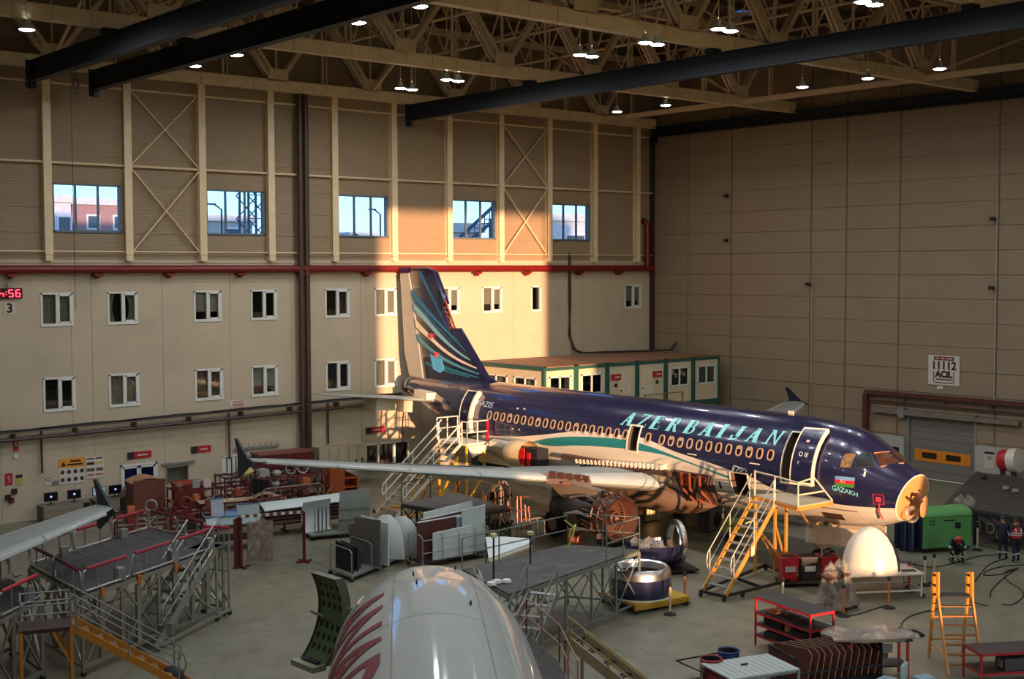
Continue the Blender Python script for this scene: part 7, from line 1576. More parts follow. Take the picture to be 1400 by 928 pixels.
clutter('a', -34.6,-4.6,-.12,4.2,1,[.25,.85,1.46],'the leftmost rack', 6, 1); clutter('b', -31.6,-6.3,-.25,3.4,1,[.8,1.35,1.86],'the second rack', 5, 2); clutter('c', -31.2,-2.6,-.1,2.0,1,[.85],'the third rack', 4, 4); clutter('d', -38.4,-7.6,-.3,4.2,1,[.25,.7,1.16],'the low rack', 5, 6)
m = MB(); m.lathe([(.001,0),(.3,.02),(.36,.16),(.24,.32),(.001,.36)], 12); m.v = [(x*1.3+.05*math.sin(9*y), y, z+.04*math.sin(7*x)) for x, y, z in m.v]; solo('yellow_bundle', m, mat('pale_yellow_bundle', (176,156,92), .7), 'pale yellow bundle lying on top of the leftmost maroon rack', 'bundle', (-33.2,-4.9,1.78), 0, None, True)
t = shelf('tan_worktable', 'tan topped table with papers between the crates and the racks', (-35.6,-7.6), -.3, 2.6, 1.0, (1.25,), MAROON, mat('tan_table_top', (158,136,112), .6), cat='table')
for i, (x, y) in enumerate(((-.6,.1),(-.2,-.2),(.2,.15))): q = V((-35.6,-7.6,1.26)) + Matrix.Rotation(-.3,3,'Z') @ V((x,y,0)); solo('paper_sheet', MB().cbox((0,0,.005), .3,.21,.01,i*.7), SIGNW, 'sheet of paper on the tan topped table, %s of three' % ['left','middle','right'][i], 'paper', q)
m = MB(); m.grid([[V((-.9+1.8*i/12, y, .05+.25*math.sin(PI*i/12)**2)) for y in (-.4,.4)] for i in range(13)]); m2 = m; solo('curved_board', m, mat('tan_curved_panel', (150,118,92), .5), 'wavy tan panel lying across the right end of the tan table', 'panel', (-34.2,-8.6,1.26), -.5, None, True)
m = MB(); m.grid([[V((.05*math.sin(j*2), -.5+j*.12, z)) for j in range(9)] for z in (0,.5,.9)]); solo('black_cloth', m, DARK, 'black cloth hanging over the maroon rack right of the tan table', 'cloth', (-33.9,-7.5,1.1), .3)
t = Lo('maroon_frame_stand', 'maroon square tube frame standing before the racks', 'stand', (-34.8,-9.8), -.1)
for x in (-.8,.8): t.p('post', bx(x-.04,x+.04,-.04,.04,0,1.6), MAROON); t.p('foot', bx(x-.05,x+.05,-.35,.35,0,.06), MAROON)
for z in (.8,1.55): t.p('bar', bx(-.8,.8,-.04,.04,z-.04,z+.04), MAROON)
# white skins lying between the racks and the grey panel trolley
def sheet(name, label, pts, th, ma, cat='panel'):
    P = [V(p) for p in pts]; o = V((sum(p.x for p in P)/len(P), sum(p.y for p in P)/len(P), 0)); m = MB(); nrm = (P[1]-P[0]).cross(P[-1]-P[0]).normalized(); m.prism([p-o for p in P], nrm*th); m.cur = 0; return solo(name, m, ma, label, cat, o)
def upright(name, label, a, b, top, th, ma, lean=.0, cat='panel', group=None):
    """a board standing between floor pixels a and b, height in m"""
    A, B = fl(*a, .0), fl(*b, .0); d = (B-A).normalized(); nr = V((-d.y, d.x, 0)); 
    m = MB(); pts = [A+V((0,0,.22)), B+V((0,0,.22)), B+nr*lean+V((0,0,top[1])), A+nr*lean+V((0,0,top[0]))]; o = (A+B)/2; o.z = 0
    m.prism([p-o for p in pts], nr*th); e = thing(name, label, cat, o, 0, group); part('sheet', m, ma, e)
    m = MB(); m.bar(pts[3]-o+nr*th/2, pts[2]-o+nr*th/2, th*1.5, .03); part('edge', m, GPNL, e); return e
t = Lo('wide_stand', 'low dark maroon stand under the pale wing skins', 'stand', (-33.3,-10.6), -.15); t.p('frame', MB().box(-2.0,2.0,-.5,-.42,.5,.6).box(-2,2,.42,.5,.5,.6), MAROOND)
for x in (-1.9,0,1.9):
    for y in (-.46,.46): t.p('leg', bx(x-.04,x+.04,y-.04,y+.04,0,.5), MAROOND)
for k in range(4): t.p('layer', bx(-1.9,1.7,-.45,.45,.62+.14*k,.7+.14*k), mat('brown_skin_layer', (74,46,40), .5))
PALE = mat('pale_green_white_skin', (184,194,188), .4, var=.04)
rws = [[V((-2.2+4.4*i/8, -.5+.22*j, 1.22+.25*math.sin(PI*j/6)+.05*i/8)) for j in range(7)] for i in range(9)]
m = MB(); m.grid(rws); m.grid([[p-V((0,0,.03)) for p in r] for r in rws]); solo('pale_wing_skin', m, PALE, 'long pale curved wing skin lying on the maroon stand', 'panel', (-33.3,-10.6,0), -.1, None, True)
t = Lo('black_tube_frame', 'dark bent tube frame with diagonal struts behind the pale wing skin', 'frame', (-33.2,-9.3), -.1); TFm = mat('olive_tube', (110,100,84), .5)
m = MB(); m.tube([(-1.5,0,0),(-1.5,0,1.7),(-1.3,0,1.85),(1.3,0,1.85),(1.5,0,1.7),(1.5,0,0)], .035, 6); t.p('hoop', m, TFm, None, True)
for x in (-1.5,1.5): m = MB(); s_ = 1 if x < 0 else -1; m.tube([(x,0,1.1),(x+s_*.7,0,1.82)], .03, 6); t.p('strut', m, TFm); m = MB(); m.tube([(x,0,1.1),(x-s_*.5,0,1.7)], .03, 6); t.p('strut', m, TFm)
# maroon A-stand with striped bar and plastic covered brown board
pA, pB = fl(330,776), fl(416,768); t = Th('striped_bar_stand', 'maroon stand with a striped top bar and plastic covered brown board', 'stand', ((pA+pB)/2).to_tuple()[:2]+(0,))
for p in (pA, pB):
    m = MB(); m.bar((p.x,p.y,0),(p.x,p.y,2.0),.09); t.p('post', m, MAROON); 
    for a in (0, 1.57): m = MB(); m.bar((p.x-.35*math.cos(a),p.y-.35*math.sin(a),.04),(p.x+.35*math.cos(a),p.y+.35*math.sin(a),.04),.09,.07); t.p('foot', m, MAROON)
for k in range(4): m = MB(); q = pA + V((-.28+.12*k,.1*k,0)); m.bar((q.x,q.y,.05),(q.x,q.y,1.95),.05); t.p('folded_leg', m, MAROON)
ns = 16
for k in range(ns): m = MB(); m.bar(lerp(pA,pB,k/ns)+V((0,-.03,2.02)), lerp(pA,pB,(k+1)/ns)+V((0,-.03,2.02)), .12, .1); t.p('stripe', m, SIGNW if k % 2 == 0 else BRN)
d_ = (pB-pA).normalized(); b0_ = pA+d_*.25+V((0,0,.15)); b1_ = pA+d_*1.25+V((0,0,.15)); m = MB(); m.prism([b0_, b1_, b1_+V((0,0,1.6)), b0_+V((0,0,1.6))], V((-d_.y,d_.x,0))*.05); t.p('brown_board', m, BROWN)
m = MB(); nr_ = V((d_.y,-d_.x,0))*.04; m.grid([[lerp(b0_,b1_,i/8)+nr_*(1+.8*math.sin(i*2+j))+V((0,0,1.65*j/6)) for i in range(9)] for j in range(7)]); t.p('plastic_cover', m, PLASTIC, None, True)
# pale blue boards and boxes on a rack left of the stand
t = shelf('dark_parts_table', 'dark low table carrying pale blue boards behind the striped bar stand', (-37.3,-11.6), -.25, 2.6, 1.1, (.5,1.05), MAROOND, mat('dark_table_top', (60,56,52), .6), cat='table')
for i, (x, y, w_, h_, c, lab, rz) in enumerate(((-.7,.2,.55,1.0,(176,182,190),'tall pale lilac board standing on the dark low table',.2),(-.2,0,.5,.5,(130,160,188),'pale blue square board on the dark low table',-.2),(.55,.1,.95,.7,(170,178,176),'wide pale board with blue edge on the dark low table',-.1),(.0,-.3,1.5,.3,(160,176,176),'long pale green tray on the front of the dark low table',0),(-1.0,-.2,.6,.3,(178,188,190),'small pale box at the left end of the dark low table',.4))):
    q = V((-37.3,-11.6,1.06)) + Matrix.Rotation(-.25,3,'Z') @ V((x,y,0)); t = Lo('pale_board', lab, 'board', q, rz-.25); t.p('board', MB().prism([(-w_/2,-.03,.0),(w_/2,-.03,.0),(w_/2,.12,h_),(-w_/2,.12,h_)], (0,.04,0)), mat('pale_board_%d' % i, c, .5)); t.p('edge', MB().prism([(-w_/2,.1,h_),(w_/2,.1,h_),(w_/2,.18,h_),(-w_/2,.18,h_)], (0,0,.03)), mat('blue_edge', (70,110,150), .5))
    t.p('foot', bx(-w_/2,w_/2,-.08,.14,-.0,.03), mat('pale_board_%d' % i, c, .5))
# grey panel trolley and orange cabinet
ga_, gb_ = fl(462,733), fl(506,729); t = Th('grey_panel_trolley', 'big grey flat panel standing on a tube trolley under the wing', 'trolley', ((ga_+gb_)/2).to_tuple()[:2]+(0,))
d_ = (gb_-ga_); nr_ = V((-d_.y,d_.x,0)).normalized(); m = MB(); m.prism([ga_+V((0,0,.25)), gb_+V((0,0,.25)), gb_+V((0,0,2.0)), ga_+d_*.08+V((0,0,1.95))], nr_*.05); t.p('panel', m, mat('grey_flat_panel', (136,138,130), .5))
m = MB(); m.bar(ga_-d_*.9+V((0,0,.2)), gb_+V((0,0,.2)), .9, .06); t.p('base', m, GREENP)
for z in (.75,1.2): m = MB(); m.tube([ga_-d_*.02+V((0,0,z))-nr_*.06, gb_+V((0,0,z))-nr_*.06], .02, 5); t.p('rail_bar', m, GREENP)
m = MB()
for k in range(4): m.tube([ga_-d_*(.3+.12*k)-nr_*.3+V((0,0,.25)), ga_-d_*(.3+.12*k)-nr_*.3+V((0,0,1.3)), ga_-d_*(.3+.12*k)+nr_*.2+V((0,0,1.3)), ga_-d_*(.3+.12*k)+nr_*.2+V((0,0,.25))], .02, 5)
t.p('wire_divider', m, GREENP, None, kind='stuff')
for f in (-.85,.0,.95): 
    for s in (-.35,.35): q = ga_+d_*f+nr_*s; caster(t, (q.x,q.y), .16)
rws = [[ga_-d_*(.15+.85*i/6)+nr_*(.25+.3*math.sin(PI*j/8))+V((0,0,.3+1.35*j/8-.1*i/6)) for j in range(9)] for i in range(7)]
m = MB(); m.grid(rws); t.p('white_cowl', m, WPNL, None, True)
q = fl(465,692); t = Lo('orange_cabinet', 'tall orange open cabinet standing under the wing', 'cabinet', (-28.9,-6.6), -.1); OC = mat('orange_cabinet_paint', (178,82,30), .5)
t.p('side', bx(-.75,-.7,-.35,.35,0,1.95), OC); t.p('side', bx(.7,.75,-.35,.35,0,1.95), OC); t.p('divider', bx(-.05,0,-.35,.35,.05,1.9), OC); t.p('top', bx(-.75,.75,-.35,.35,1.95,2.0), OC); t.p('back', bx(-.7,.7,.3,.35,0,1.95), mat('dark_orange_back', (120,52,22), .6)); t.p('door', bx(-.7,-.05,-.37,-.35,.05,1.95), mat('dark_orange_door', (140,62,26), .5))
for z in (.05,.5,.95,1.4): t.p('shelf_board', bx(0,.7,-.33,.3,z,z+.03), OC)
# wheeled rack of upright panels, left of the white nose
p0, p1, p2 = fl(452,785), fl(481,796), fl(560,763); t = Th('panel_trolley', 'tube trolley holding upright black, grey and white panels', 'trolley', ((p0+p2)/2).to_tuple()[:2]+(0,)); p3 = p0+(p2-p1)
for a, b in ((p0,p1),(p1,p2),(p2,p3),(p3,p0)): m = MB(); m.bar(a+V((0,0,.2)), b+V((0,0,.2)), .06, .06); t.p('base_beam', m, ALUW)
for p in (p0,p1,p2,p3): caster(t, p, .17)
m = MB(); m.prism([p+V((0,0,.2)) for p in (p0,p1,p2,p3)], (0,0,.03)); t.p('tray', m, GPNL)
for f in (0,.33,.62,1.0):
    a, b = lerp(p0,p3,f), lerp(p1,p2,f); m = MB(); m.tube([a+V((0,0,.22)), a+V((0,0,1.1)), lerp(a,b,.1)+V((0,0,1.2)), lerp(a,b,.9)+V((0,0,1.2)), b+V((0,0,1.1)), b+V((0,0,.22))], .025, 6); t.p('hoop', m, ALUW, None, True)
def standing(name, label, f0, h, w0, w1, ma, th=.05, lean=0.0, notch=False, bulge=0.0):
    a = lerp(lerp(p0,p3,f0), lerp(p1,p2,f0), w0); b = lerp(lerp(p0,p3,f0+lean), lerp(p1,p2,f0+lean), w1); d = (b-a); n2 = V((-d.y,d.x,0)).normalized(); Z = lambda z: V((0,0,.24+z)); o = (a+b)/2; o.z = .24
    if bulge: rw = [[a+d*(.5+(i/6-.5)*math.sqrt(max(.02, 1-.96*(j/8)**2.6)))+n2*bulge*math.sin(PI*(j+1)/10)*(1-((i-3)/3)**2*.7)+Z(h*j/8) for j in range(9)] for i in range(7)]; m = MB(); m.grid(rw); m.grid([[p-n2*th for p in r] for r in rw])
    else:
        pts = [a+Z(0), b+Z(0), b+Z(h*.94), a+Z(h)]
        if notch: pts = [a+Z(0), b+Z(0), b+Z(h), a+d*.2+Z(h*.95), a+d*.2+Z(h*.8), a+Z(h*.75), a+Z(h*.55), a+d*.08+Z(h*.5), a+d*.08+Z(h*.3), a+Z(h*.25)]
        m = MB(); m.prism(pts, n2*th)
    m.v = [tuple(V(q)-o) for q in m.v]; e = thing(name, label, 'panel', o); part('skin', m, ma, e, bool(bulge)); 
    m = MB(); m.bar(a+Z(.0)-o+V((0,0,-.0)), b+Z(.0)-o, th*1.4, .04); part('edge', m, GPNL, e); return e
standing('black_board', 'black panel upright in the tube trolley, leftmost', .05, 1.05, .1, .9, DARK); standing('black_board', 'second black panel upright in the tube trolley', .13, 1.0, .1, .9, mat('charcoal_panel', (52,46,46), .5)); standing('small_grey_board', 'small grey curved panel right of the black ones in the tube trolley', .22, .95, .1, .8, mat('rose_grey_panel', (150,138,130), .5), bulge=.12)
standing('notched_grey_board', 'tall dark grey notched panel standing in the tube trolley', .33, 1.85, -.1, 1.25, mat('dark_grey_notched', (104,98,94), .55), notch=True, lean=.05); standing('white_board', 'tall white flat panel behind the curved cowls in the tube trolley', .44, 1.75, .2, 1.3, WPNL, lean=.06)
standing('white_curved_cowl', 'white curved cowl leaning in the tube trolley, left one', .54, 1.75, .3, 1.3, WPNL, lean=.26, bulge=-.2); standing('white_round_cowl', 'rounded glossy white cowl at the right end of the tube trolley', .72, 1.6, .5, 1.5, mat('glossy_white_cowl', (204,206,202), .25, coat=.4), lean=.28, bulge=-.25)
# second row: wire trolley with brown and white panels
w0_, w1_ = fl(578,778), fl(668,762); t = Th('wire_trolley', 'long wire sided trolley holding brown and white panels before the dark dock', 'trolley', ((w0_+w1_)/2).to_tuple()[:2]+(0,)); d_ = w1_-w0_; nr_ = V((-d_.y,d_.x,0)).normalized()*1.0
m = MB(); m.prism([w0_+V((0,0,.2)), w1_+V((0,0,.2)), w1_+nr_+V((0,0,.2)), w0_+nr_+V((0,0,.2))], (0,0,.04)); t.p('tray', m, DARK)
for q in (w0_, w1_, w0_+nr_, w1_+nr_): caster(t, q, .18)
for f in (0,.3,.55,.8,1): 
    q = lerp(w0_,w1_,f); m = MB(); m.tube([q+V((0,0,.22)), q+V((0,0,1.2)), q+nr_*.2+V((0,0,1.3)), q+nr_*.8+V((0,0,1.3)), q+nr_+V((0,0,1.2)), q+nr_+V((0,0,.22))], .022, 6); t.p('hoop', m, ALUW, None, True)
for z in (.6,1.1): m = MB(); m.tube([w0_+V((0,0,z)), w1_+V((0,0,z))], .02, 6); t.p('rail_bar', m, ALUW)
def st2(name, label, f0, f1, k, h0, h1, ma, th=.05):
    a, b = lerp(w0_,w1_,f0)+nr_*k, lerp(w0_,w1_,f1)+nr_*k; o = (a+b)/2; o.z = .24; Z = lambda z: V((0,0,.24+z)); m = MB(); m.prism([p-o for p in (a+Z(0), b+Z(0), b+Z(h1), a+Z(h0))], nr_*th); e = thing(name, label, 'panel', o); part('sheet', m, ma, e); m = MB(); m.bar(a+Z(h0)-o+nr_*th/2, b+Z(h1)-o+nr_*th/2, th*1.5, .04); part('edge', m, WPNL, e)
st2('brown_rimmed_board', 'large dark red-brown panel with white rim in the wire trolley', .02, .8, .45, 1.5, 1.55, mat('dark_red_brown', (84,42,38), .5)); st2('red_brown_board', 'red-brown panel behind the rimmed one in the wire trolley', .12, .9, .65, 1.55, 1.7, BROWN); st2('white_top_board', 'white edged panel at the back of the wire trolley', .2, .95, .85, 1.75, 1.95, WPNL)
st2('white_front_board', 'white flat panel at the front of the wire trolley', .18, .78, .12, 1.05, 1.15, WPNL); st2('grey_green_board', 'pale grey-green board at the right end of the wire trolley', .66, 1.02, .3, 1.75, 1.85, PALE); st2('blue_grey_board', 'blue-grey speckled board between the brown panel and the pale board', .6, .82, .4, 1.5, 1.5, mat('blue_grey_speckle', (120,136,150), .5, var=.4, scale=12))
# large white skins on a rail behind the grey dock
a, b, c, d = fl(668,765,.9), fl(725,744,1.0), fl(727,738,1.1), fl(664,736,1.3); 
t = Th('white_skin_rack', 'rack frame of thin rails under the large white wing skin', 'rack', ((a+c)/2).to_tuple()[:2]+(0,))
for p in (a, b, d): m = MB(); m.bar((p.x,p.y,0),(p.x,p.y,p.z-.05),.06); t.p('leg', m, GREENP)
m = MB(); m.bar(V((a.x,a.y,.3)), V((b.x,b.y,.3)), .05); t.p('rail', m, GREENP)
o = (a+c)/2; o.z = 0; m = MB(); m.prism([p-o for p in (a, b, c, lerp(c,d,.6)+V((0,.3,0)), d)], (0,0,.06)); e = thing('large_white_skin', 'large white flat wing skin lying behind the grey dock', 'panel', o); part('skin', m, WPNL, e); m = MB(); m.bar(a-o+V((0,-.05,-.06)), b-o+V((0,-.05,-.06)), .1, .08); part('edge', m, SIGNW, e)
# big grey sheets on the floor behind the long dock
m = MB(); c5 = [fl(0,745), fl(120,712), fl(160,735), fl(20,790)]
for i in range(9):
    pass
g_ = [[lerp(lerp(c5[0],c5[1],j/12), lerp(c5[3],c5[2],j/12), i/10) for j in range(13)] for i in range(11)]; o = sum((p for p in c5), V())/4
m.grid([[p-o+V((0,0,.05+.09*math.sin(i*1.4+.8*j)*math.sin(j*.9+i*.3))) for j, p in enumerate(r)] for i, r in enumerate(g_)]); solo('grey_tarpaulin', m, mat('brown_grey_sheet', (122,112,98), .7, var=.15), 'creased brown-grey tarpaulin spread on the floor behind the long dock', 'tarpaulin', o, 0, None, True)
# ================================================================== WHAT SHOWS THROUGH THE UPPER WINDOWS
def blockE(name, lab, x0, x1, y, z1, ma, wz, dx, ww, wh, depth=14):
    t = Lo(name, lab, 'building', ((x0+x1)/2, y, 0)); w_ = (x1-x0)/2; t.p('walls', bx(-w_,w_,0,depth,-6,z1), ma); t.p('cornice', bx(-w_-.4,w_+.4,-.5,depth,z1,z1+.9), mat('white_cornice', (214,206,200), .6))
    for z in wz:
        x = -w_+dx*.6
        while x < w_-ww: 
            f = t.p('window', bx(x-.25,x+ww+.25,-.15,0,z-.25,z+wh+.25), mat('white_far_window', (226,220,216), .6)); t.p('pane', bx(x,x+ww,-.2,-.15,z,z+wh), mat('far_dark_pane', (70,80,96), .2), f); x += dx
    return t
def wx(u, v, y): return onY(u, v, y).x
BR = mat('far_pink_brick', (176,130,126), .8); Y1 = 110
blockE('apartment_building', 'far pink brick building with white windows seen through the leftmost upper window', wx(60,290,Y1), wx(97,290,Y1), Y1, 20.6, mat('far_white_wall', (214,206,206), .8), (16.8,), 3.2, 1.5, 1.8)
blockE('apartment_building', 'far brick building with a row of white windows in the leftmost upper window', wx(98,290,Y1+10), wx(185,290,Y1+10), Y1+10, 20.9, BR, (17.6,), 3.9, 1.5, 1.7)
blockE('apartment_building', 'far pale building with roof seen through the second upper window', wx(282,305,Y1), wx(345,305,Y1), Y1, 18.6, mat('far_pale_wall', (184,176,170), .8), (15.5,), 5, 2, 2)
blockE('apartment_building', 'low far building with orange roof seen through the third upper window', wx(478,310,Y1), wx(512,310,Y1), Y1, 16.5, mat('far_orange_wall', (176,150,140), .8), (), 5, 2, 2)
blockE('apartment_building', 'pale far building behind the outside stair in the fourth upper window', wx(612,290,40), wx(655,290,40), 40, 15.2, mat('far_white_wall', (190,180,178), .8), (12.6,), 3.5, 1.6, 1.6, 10)
blockE('apartment_building', 'tall blue-white far building filling the rightmost upper window', wx(745,290,60), wx(815,290,60), 60, 17.6, mat('far_white_wall', (190,180,178), .8), (13.6,), 6, 3.0, 2.2, 10)
FS = mat('far_blue_grey_steel', (90,106,124), .6)
xm = wx(345,300,40); t = Lo('lattice_mast', 'steel lattice mast outside the second upper window', 'mast', (xm,40,0))
for x in (-1,1):
    for y in (-1,1): m = MB(); m.bar((x,y,-5),(x*.7,y*.7,26),.16); t.p('leg', m, FS)
m = MB()
for k in range(12):
    z = 2*k-2
    for y in (-1,1): m.bar((-1,y,z),(1,y,z+2),.08); m.bar((1,y,z),(-1,y,z+2),.08)
    m.bar((-1,-1,z),(1,-1,z),.08)
t.p('lattice', m, FS, None, kind='stuff')
xs_, xe_ = wx(628,325,20), wx(676,290,20); t = Lo('outside_stair', 'steel outside stair seen through the fourth upper window', 'stairs', (xs_,20,0)); L_ = xe_-xs_
for z in (0, 1.1): m = MB(); m.bar((-1,0,12.2+z),(L_,0,15.6+z),.12,.25); t.p('stringer', m, FS)
for k in range(10): f = k/9; x = -1+(L_+1)*f; z = 12.2+3.4*f; t.p('tread', bx(x-.2,x+.2,0,1.0,z,z+.06), FS); m = MB(); m.bar((x,0,z),(x,0,z+1.1),.06); t.p('baluster', m, FS)
for x in (-.5, L_*.5, L_): m = MB(); m.bar((x,.5,-5),(x,.5,12.2+3.4*(x+1)/(L_+1)),.2); t.p('post', m, FS)
for i, u in enumerate((303, 520)):
    x = wx(u,300,30); t = Lo('street_lamp', 'street lamp post outside seen through the %s upper window' % ('second' if i == 0 else 'third'), 'street lamp', (x,30,0)); m = MB(); m.tube([(0,0,-5),(0,0,16.2),(-.6,0,16.6)], .07, 6); t.p('pole', m, FS); m = MB(); m.cbox((-.8,0,16.6), .6,.25,.12); t.p('head', m, FS)
xg = wx(478,318,90); t = Lo('round_tree', 'low dark tree outside in the third upper window', 'tree', (xg,90,0)); m = MB(); bm_ = bmesh.new(); bmesh.ops.create_icosphere(bm_, subdivisions=3, radius=3.2); rd = random.Random(5)
vs_ = [v.co*(1+.18*rd.uniform(-1,1)) for v in bm_.verts]; fs_ = [tuple(v.index for v in f.verts) for f in bm_.faces]; bm_.free(); m.add([v+V((0,0,13)) for v in vs_], fs_); t.p('crown', m, mat('far_dark_foliage', (52,66,58), .9)); m = MB(); m.tube([(0,0,-5),(0,0,12)], .3, 6); t.p('trunk', m, BRN)

# more shop-floor pieces along the back wall
t = Lo('white_number_cabinet', 'white wall cabinet with red number sheet above the maroon racks', 'cabinet', (-29.6,-.3,0)); t.p('body', bx(-.9,.9,-.25,.25,.9,2.0), mat('pale_grey_cabinet', (176,172,160), .5)); t.p('number_sheet', bx(-.55,-.05,-.27,-.25,1.2,1.7), SIGNW)
m = MB(); text_on(m, '100', (-.3,-.275,1.42), (1,0,0), (0,0,1), .24, bold=.01); t.p('lettering', m, SIGNR); t.p('heading_bar', bx(-.55,-.05,-.275,-.27,1.62,1.7), INK); t.p('green_notice', bx(.25,.7,-.27,-.25,1.3,1.75), mat('olive_notice', (96,104,76), .6)); t.p('plinth', bx(-.9,.9,-.2,.25,0,.9), mat('grey_desk_leg', (90,84,78), .6))
t = Lo('row_of_lamps_bar', 'grey wall bar with a row of small upright hooks beside the brown conduit', 'hook bar', (-29.9,-.1,2.3)); t.p('bar', bx(-1.3,1.3,-.08,.05,0,.1), ALUW)
for i in range(8): m = MB(); m.tube([(-1.2+.34*i,-.04,.1),(-1.2+.34*i,-.04,.28)], .025, 6); t.p('hook', m, ALUW)
t = Lo('wide_screen', 'wide dark screen with bright blue reflection low on the back wall', 'screen', (-28.4,-.3,1.5)); t.p('case', bx(-.0,1.7-.9,-.1,.08,0,.5), DARK); t.p('screen', bx(.03,.77,-.11,-.1,.04,.46), glow('pale_blue_reflection_glow', (90,150,190), .35)); t.p('bracket', bx(.3,.5,.06,.2,.15,.35), DARK)  # blue reflection on the dark screen is put in as a glow
p = fl(692,722); t = Lo('hydraulic_unit', 'dark tangle of hydraulic pipes on a cart behind the dark dock', 'pipe unit', (p.x,p.y+.6), .3); t.p('base', bx(-.7,.7,-.4,.4,.1,.2), DARK); t.casters(.6,.32)
for i in range(7): m = MB(); x = -.6+.2*i; m.tube([(x,-.3,.2),(x,-.3,1.6+.12*(i % 3)),(x+.15,.0,1.9+.1*(i % 2)),(x+.1,.3,1.5),(x+.1,.3,.2)], .045, 6); t.p('pipe', m, [COPR, CORE, ALUW][i % 3], None, True)  # orange sunlight on the pipes is put into the copper colour
for z in (.8,1.3): t.p('manifold', bx(-.68,.72,-.34,-.26,z,z+.1), CORE)
t.p('valve_box', bx(-.3,.3,-.2,.25,1.2,1.6), CORE)

hk = fl(97,93,19.75); hk.x = -42.46; t = Lo('crane_hook', 'small dark red crane hook on a cable under the leftmost crane rail', 'hook', (hk.x, hk.y, 19.0)); m = MB(); m.tube([(0,0,.79),(0,0,.3)], .02, 5); t.p('cable', m, DARK); m = MB(); m.lathe([(.001,-.05),(.12,.0),(.14,.2),(.06,.32),(.001,.34)], 10); t.p('hook_block', m, MAROON, None, True); m = MB(); m.tube([(0,0,-.05),(.08,0,-.15),(.05,0,-.28),(-.05,0,-.26)], .025, 5); t.p('hook', m, DARK, None, True); m = MB(); m.tube([(-.2,0,.75),(-.2,0,-9)], .012, 4); t.p('pull_cord', m, DARK)
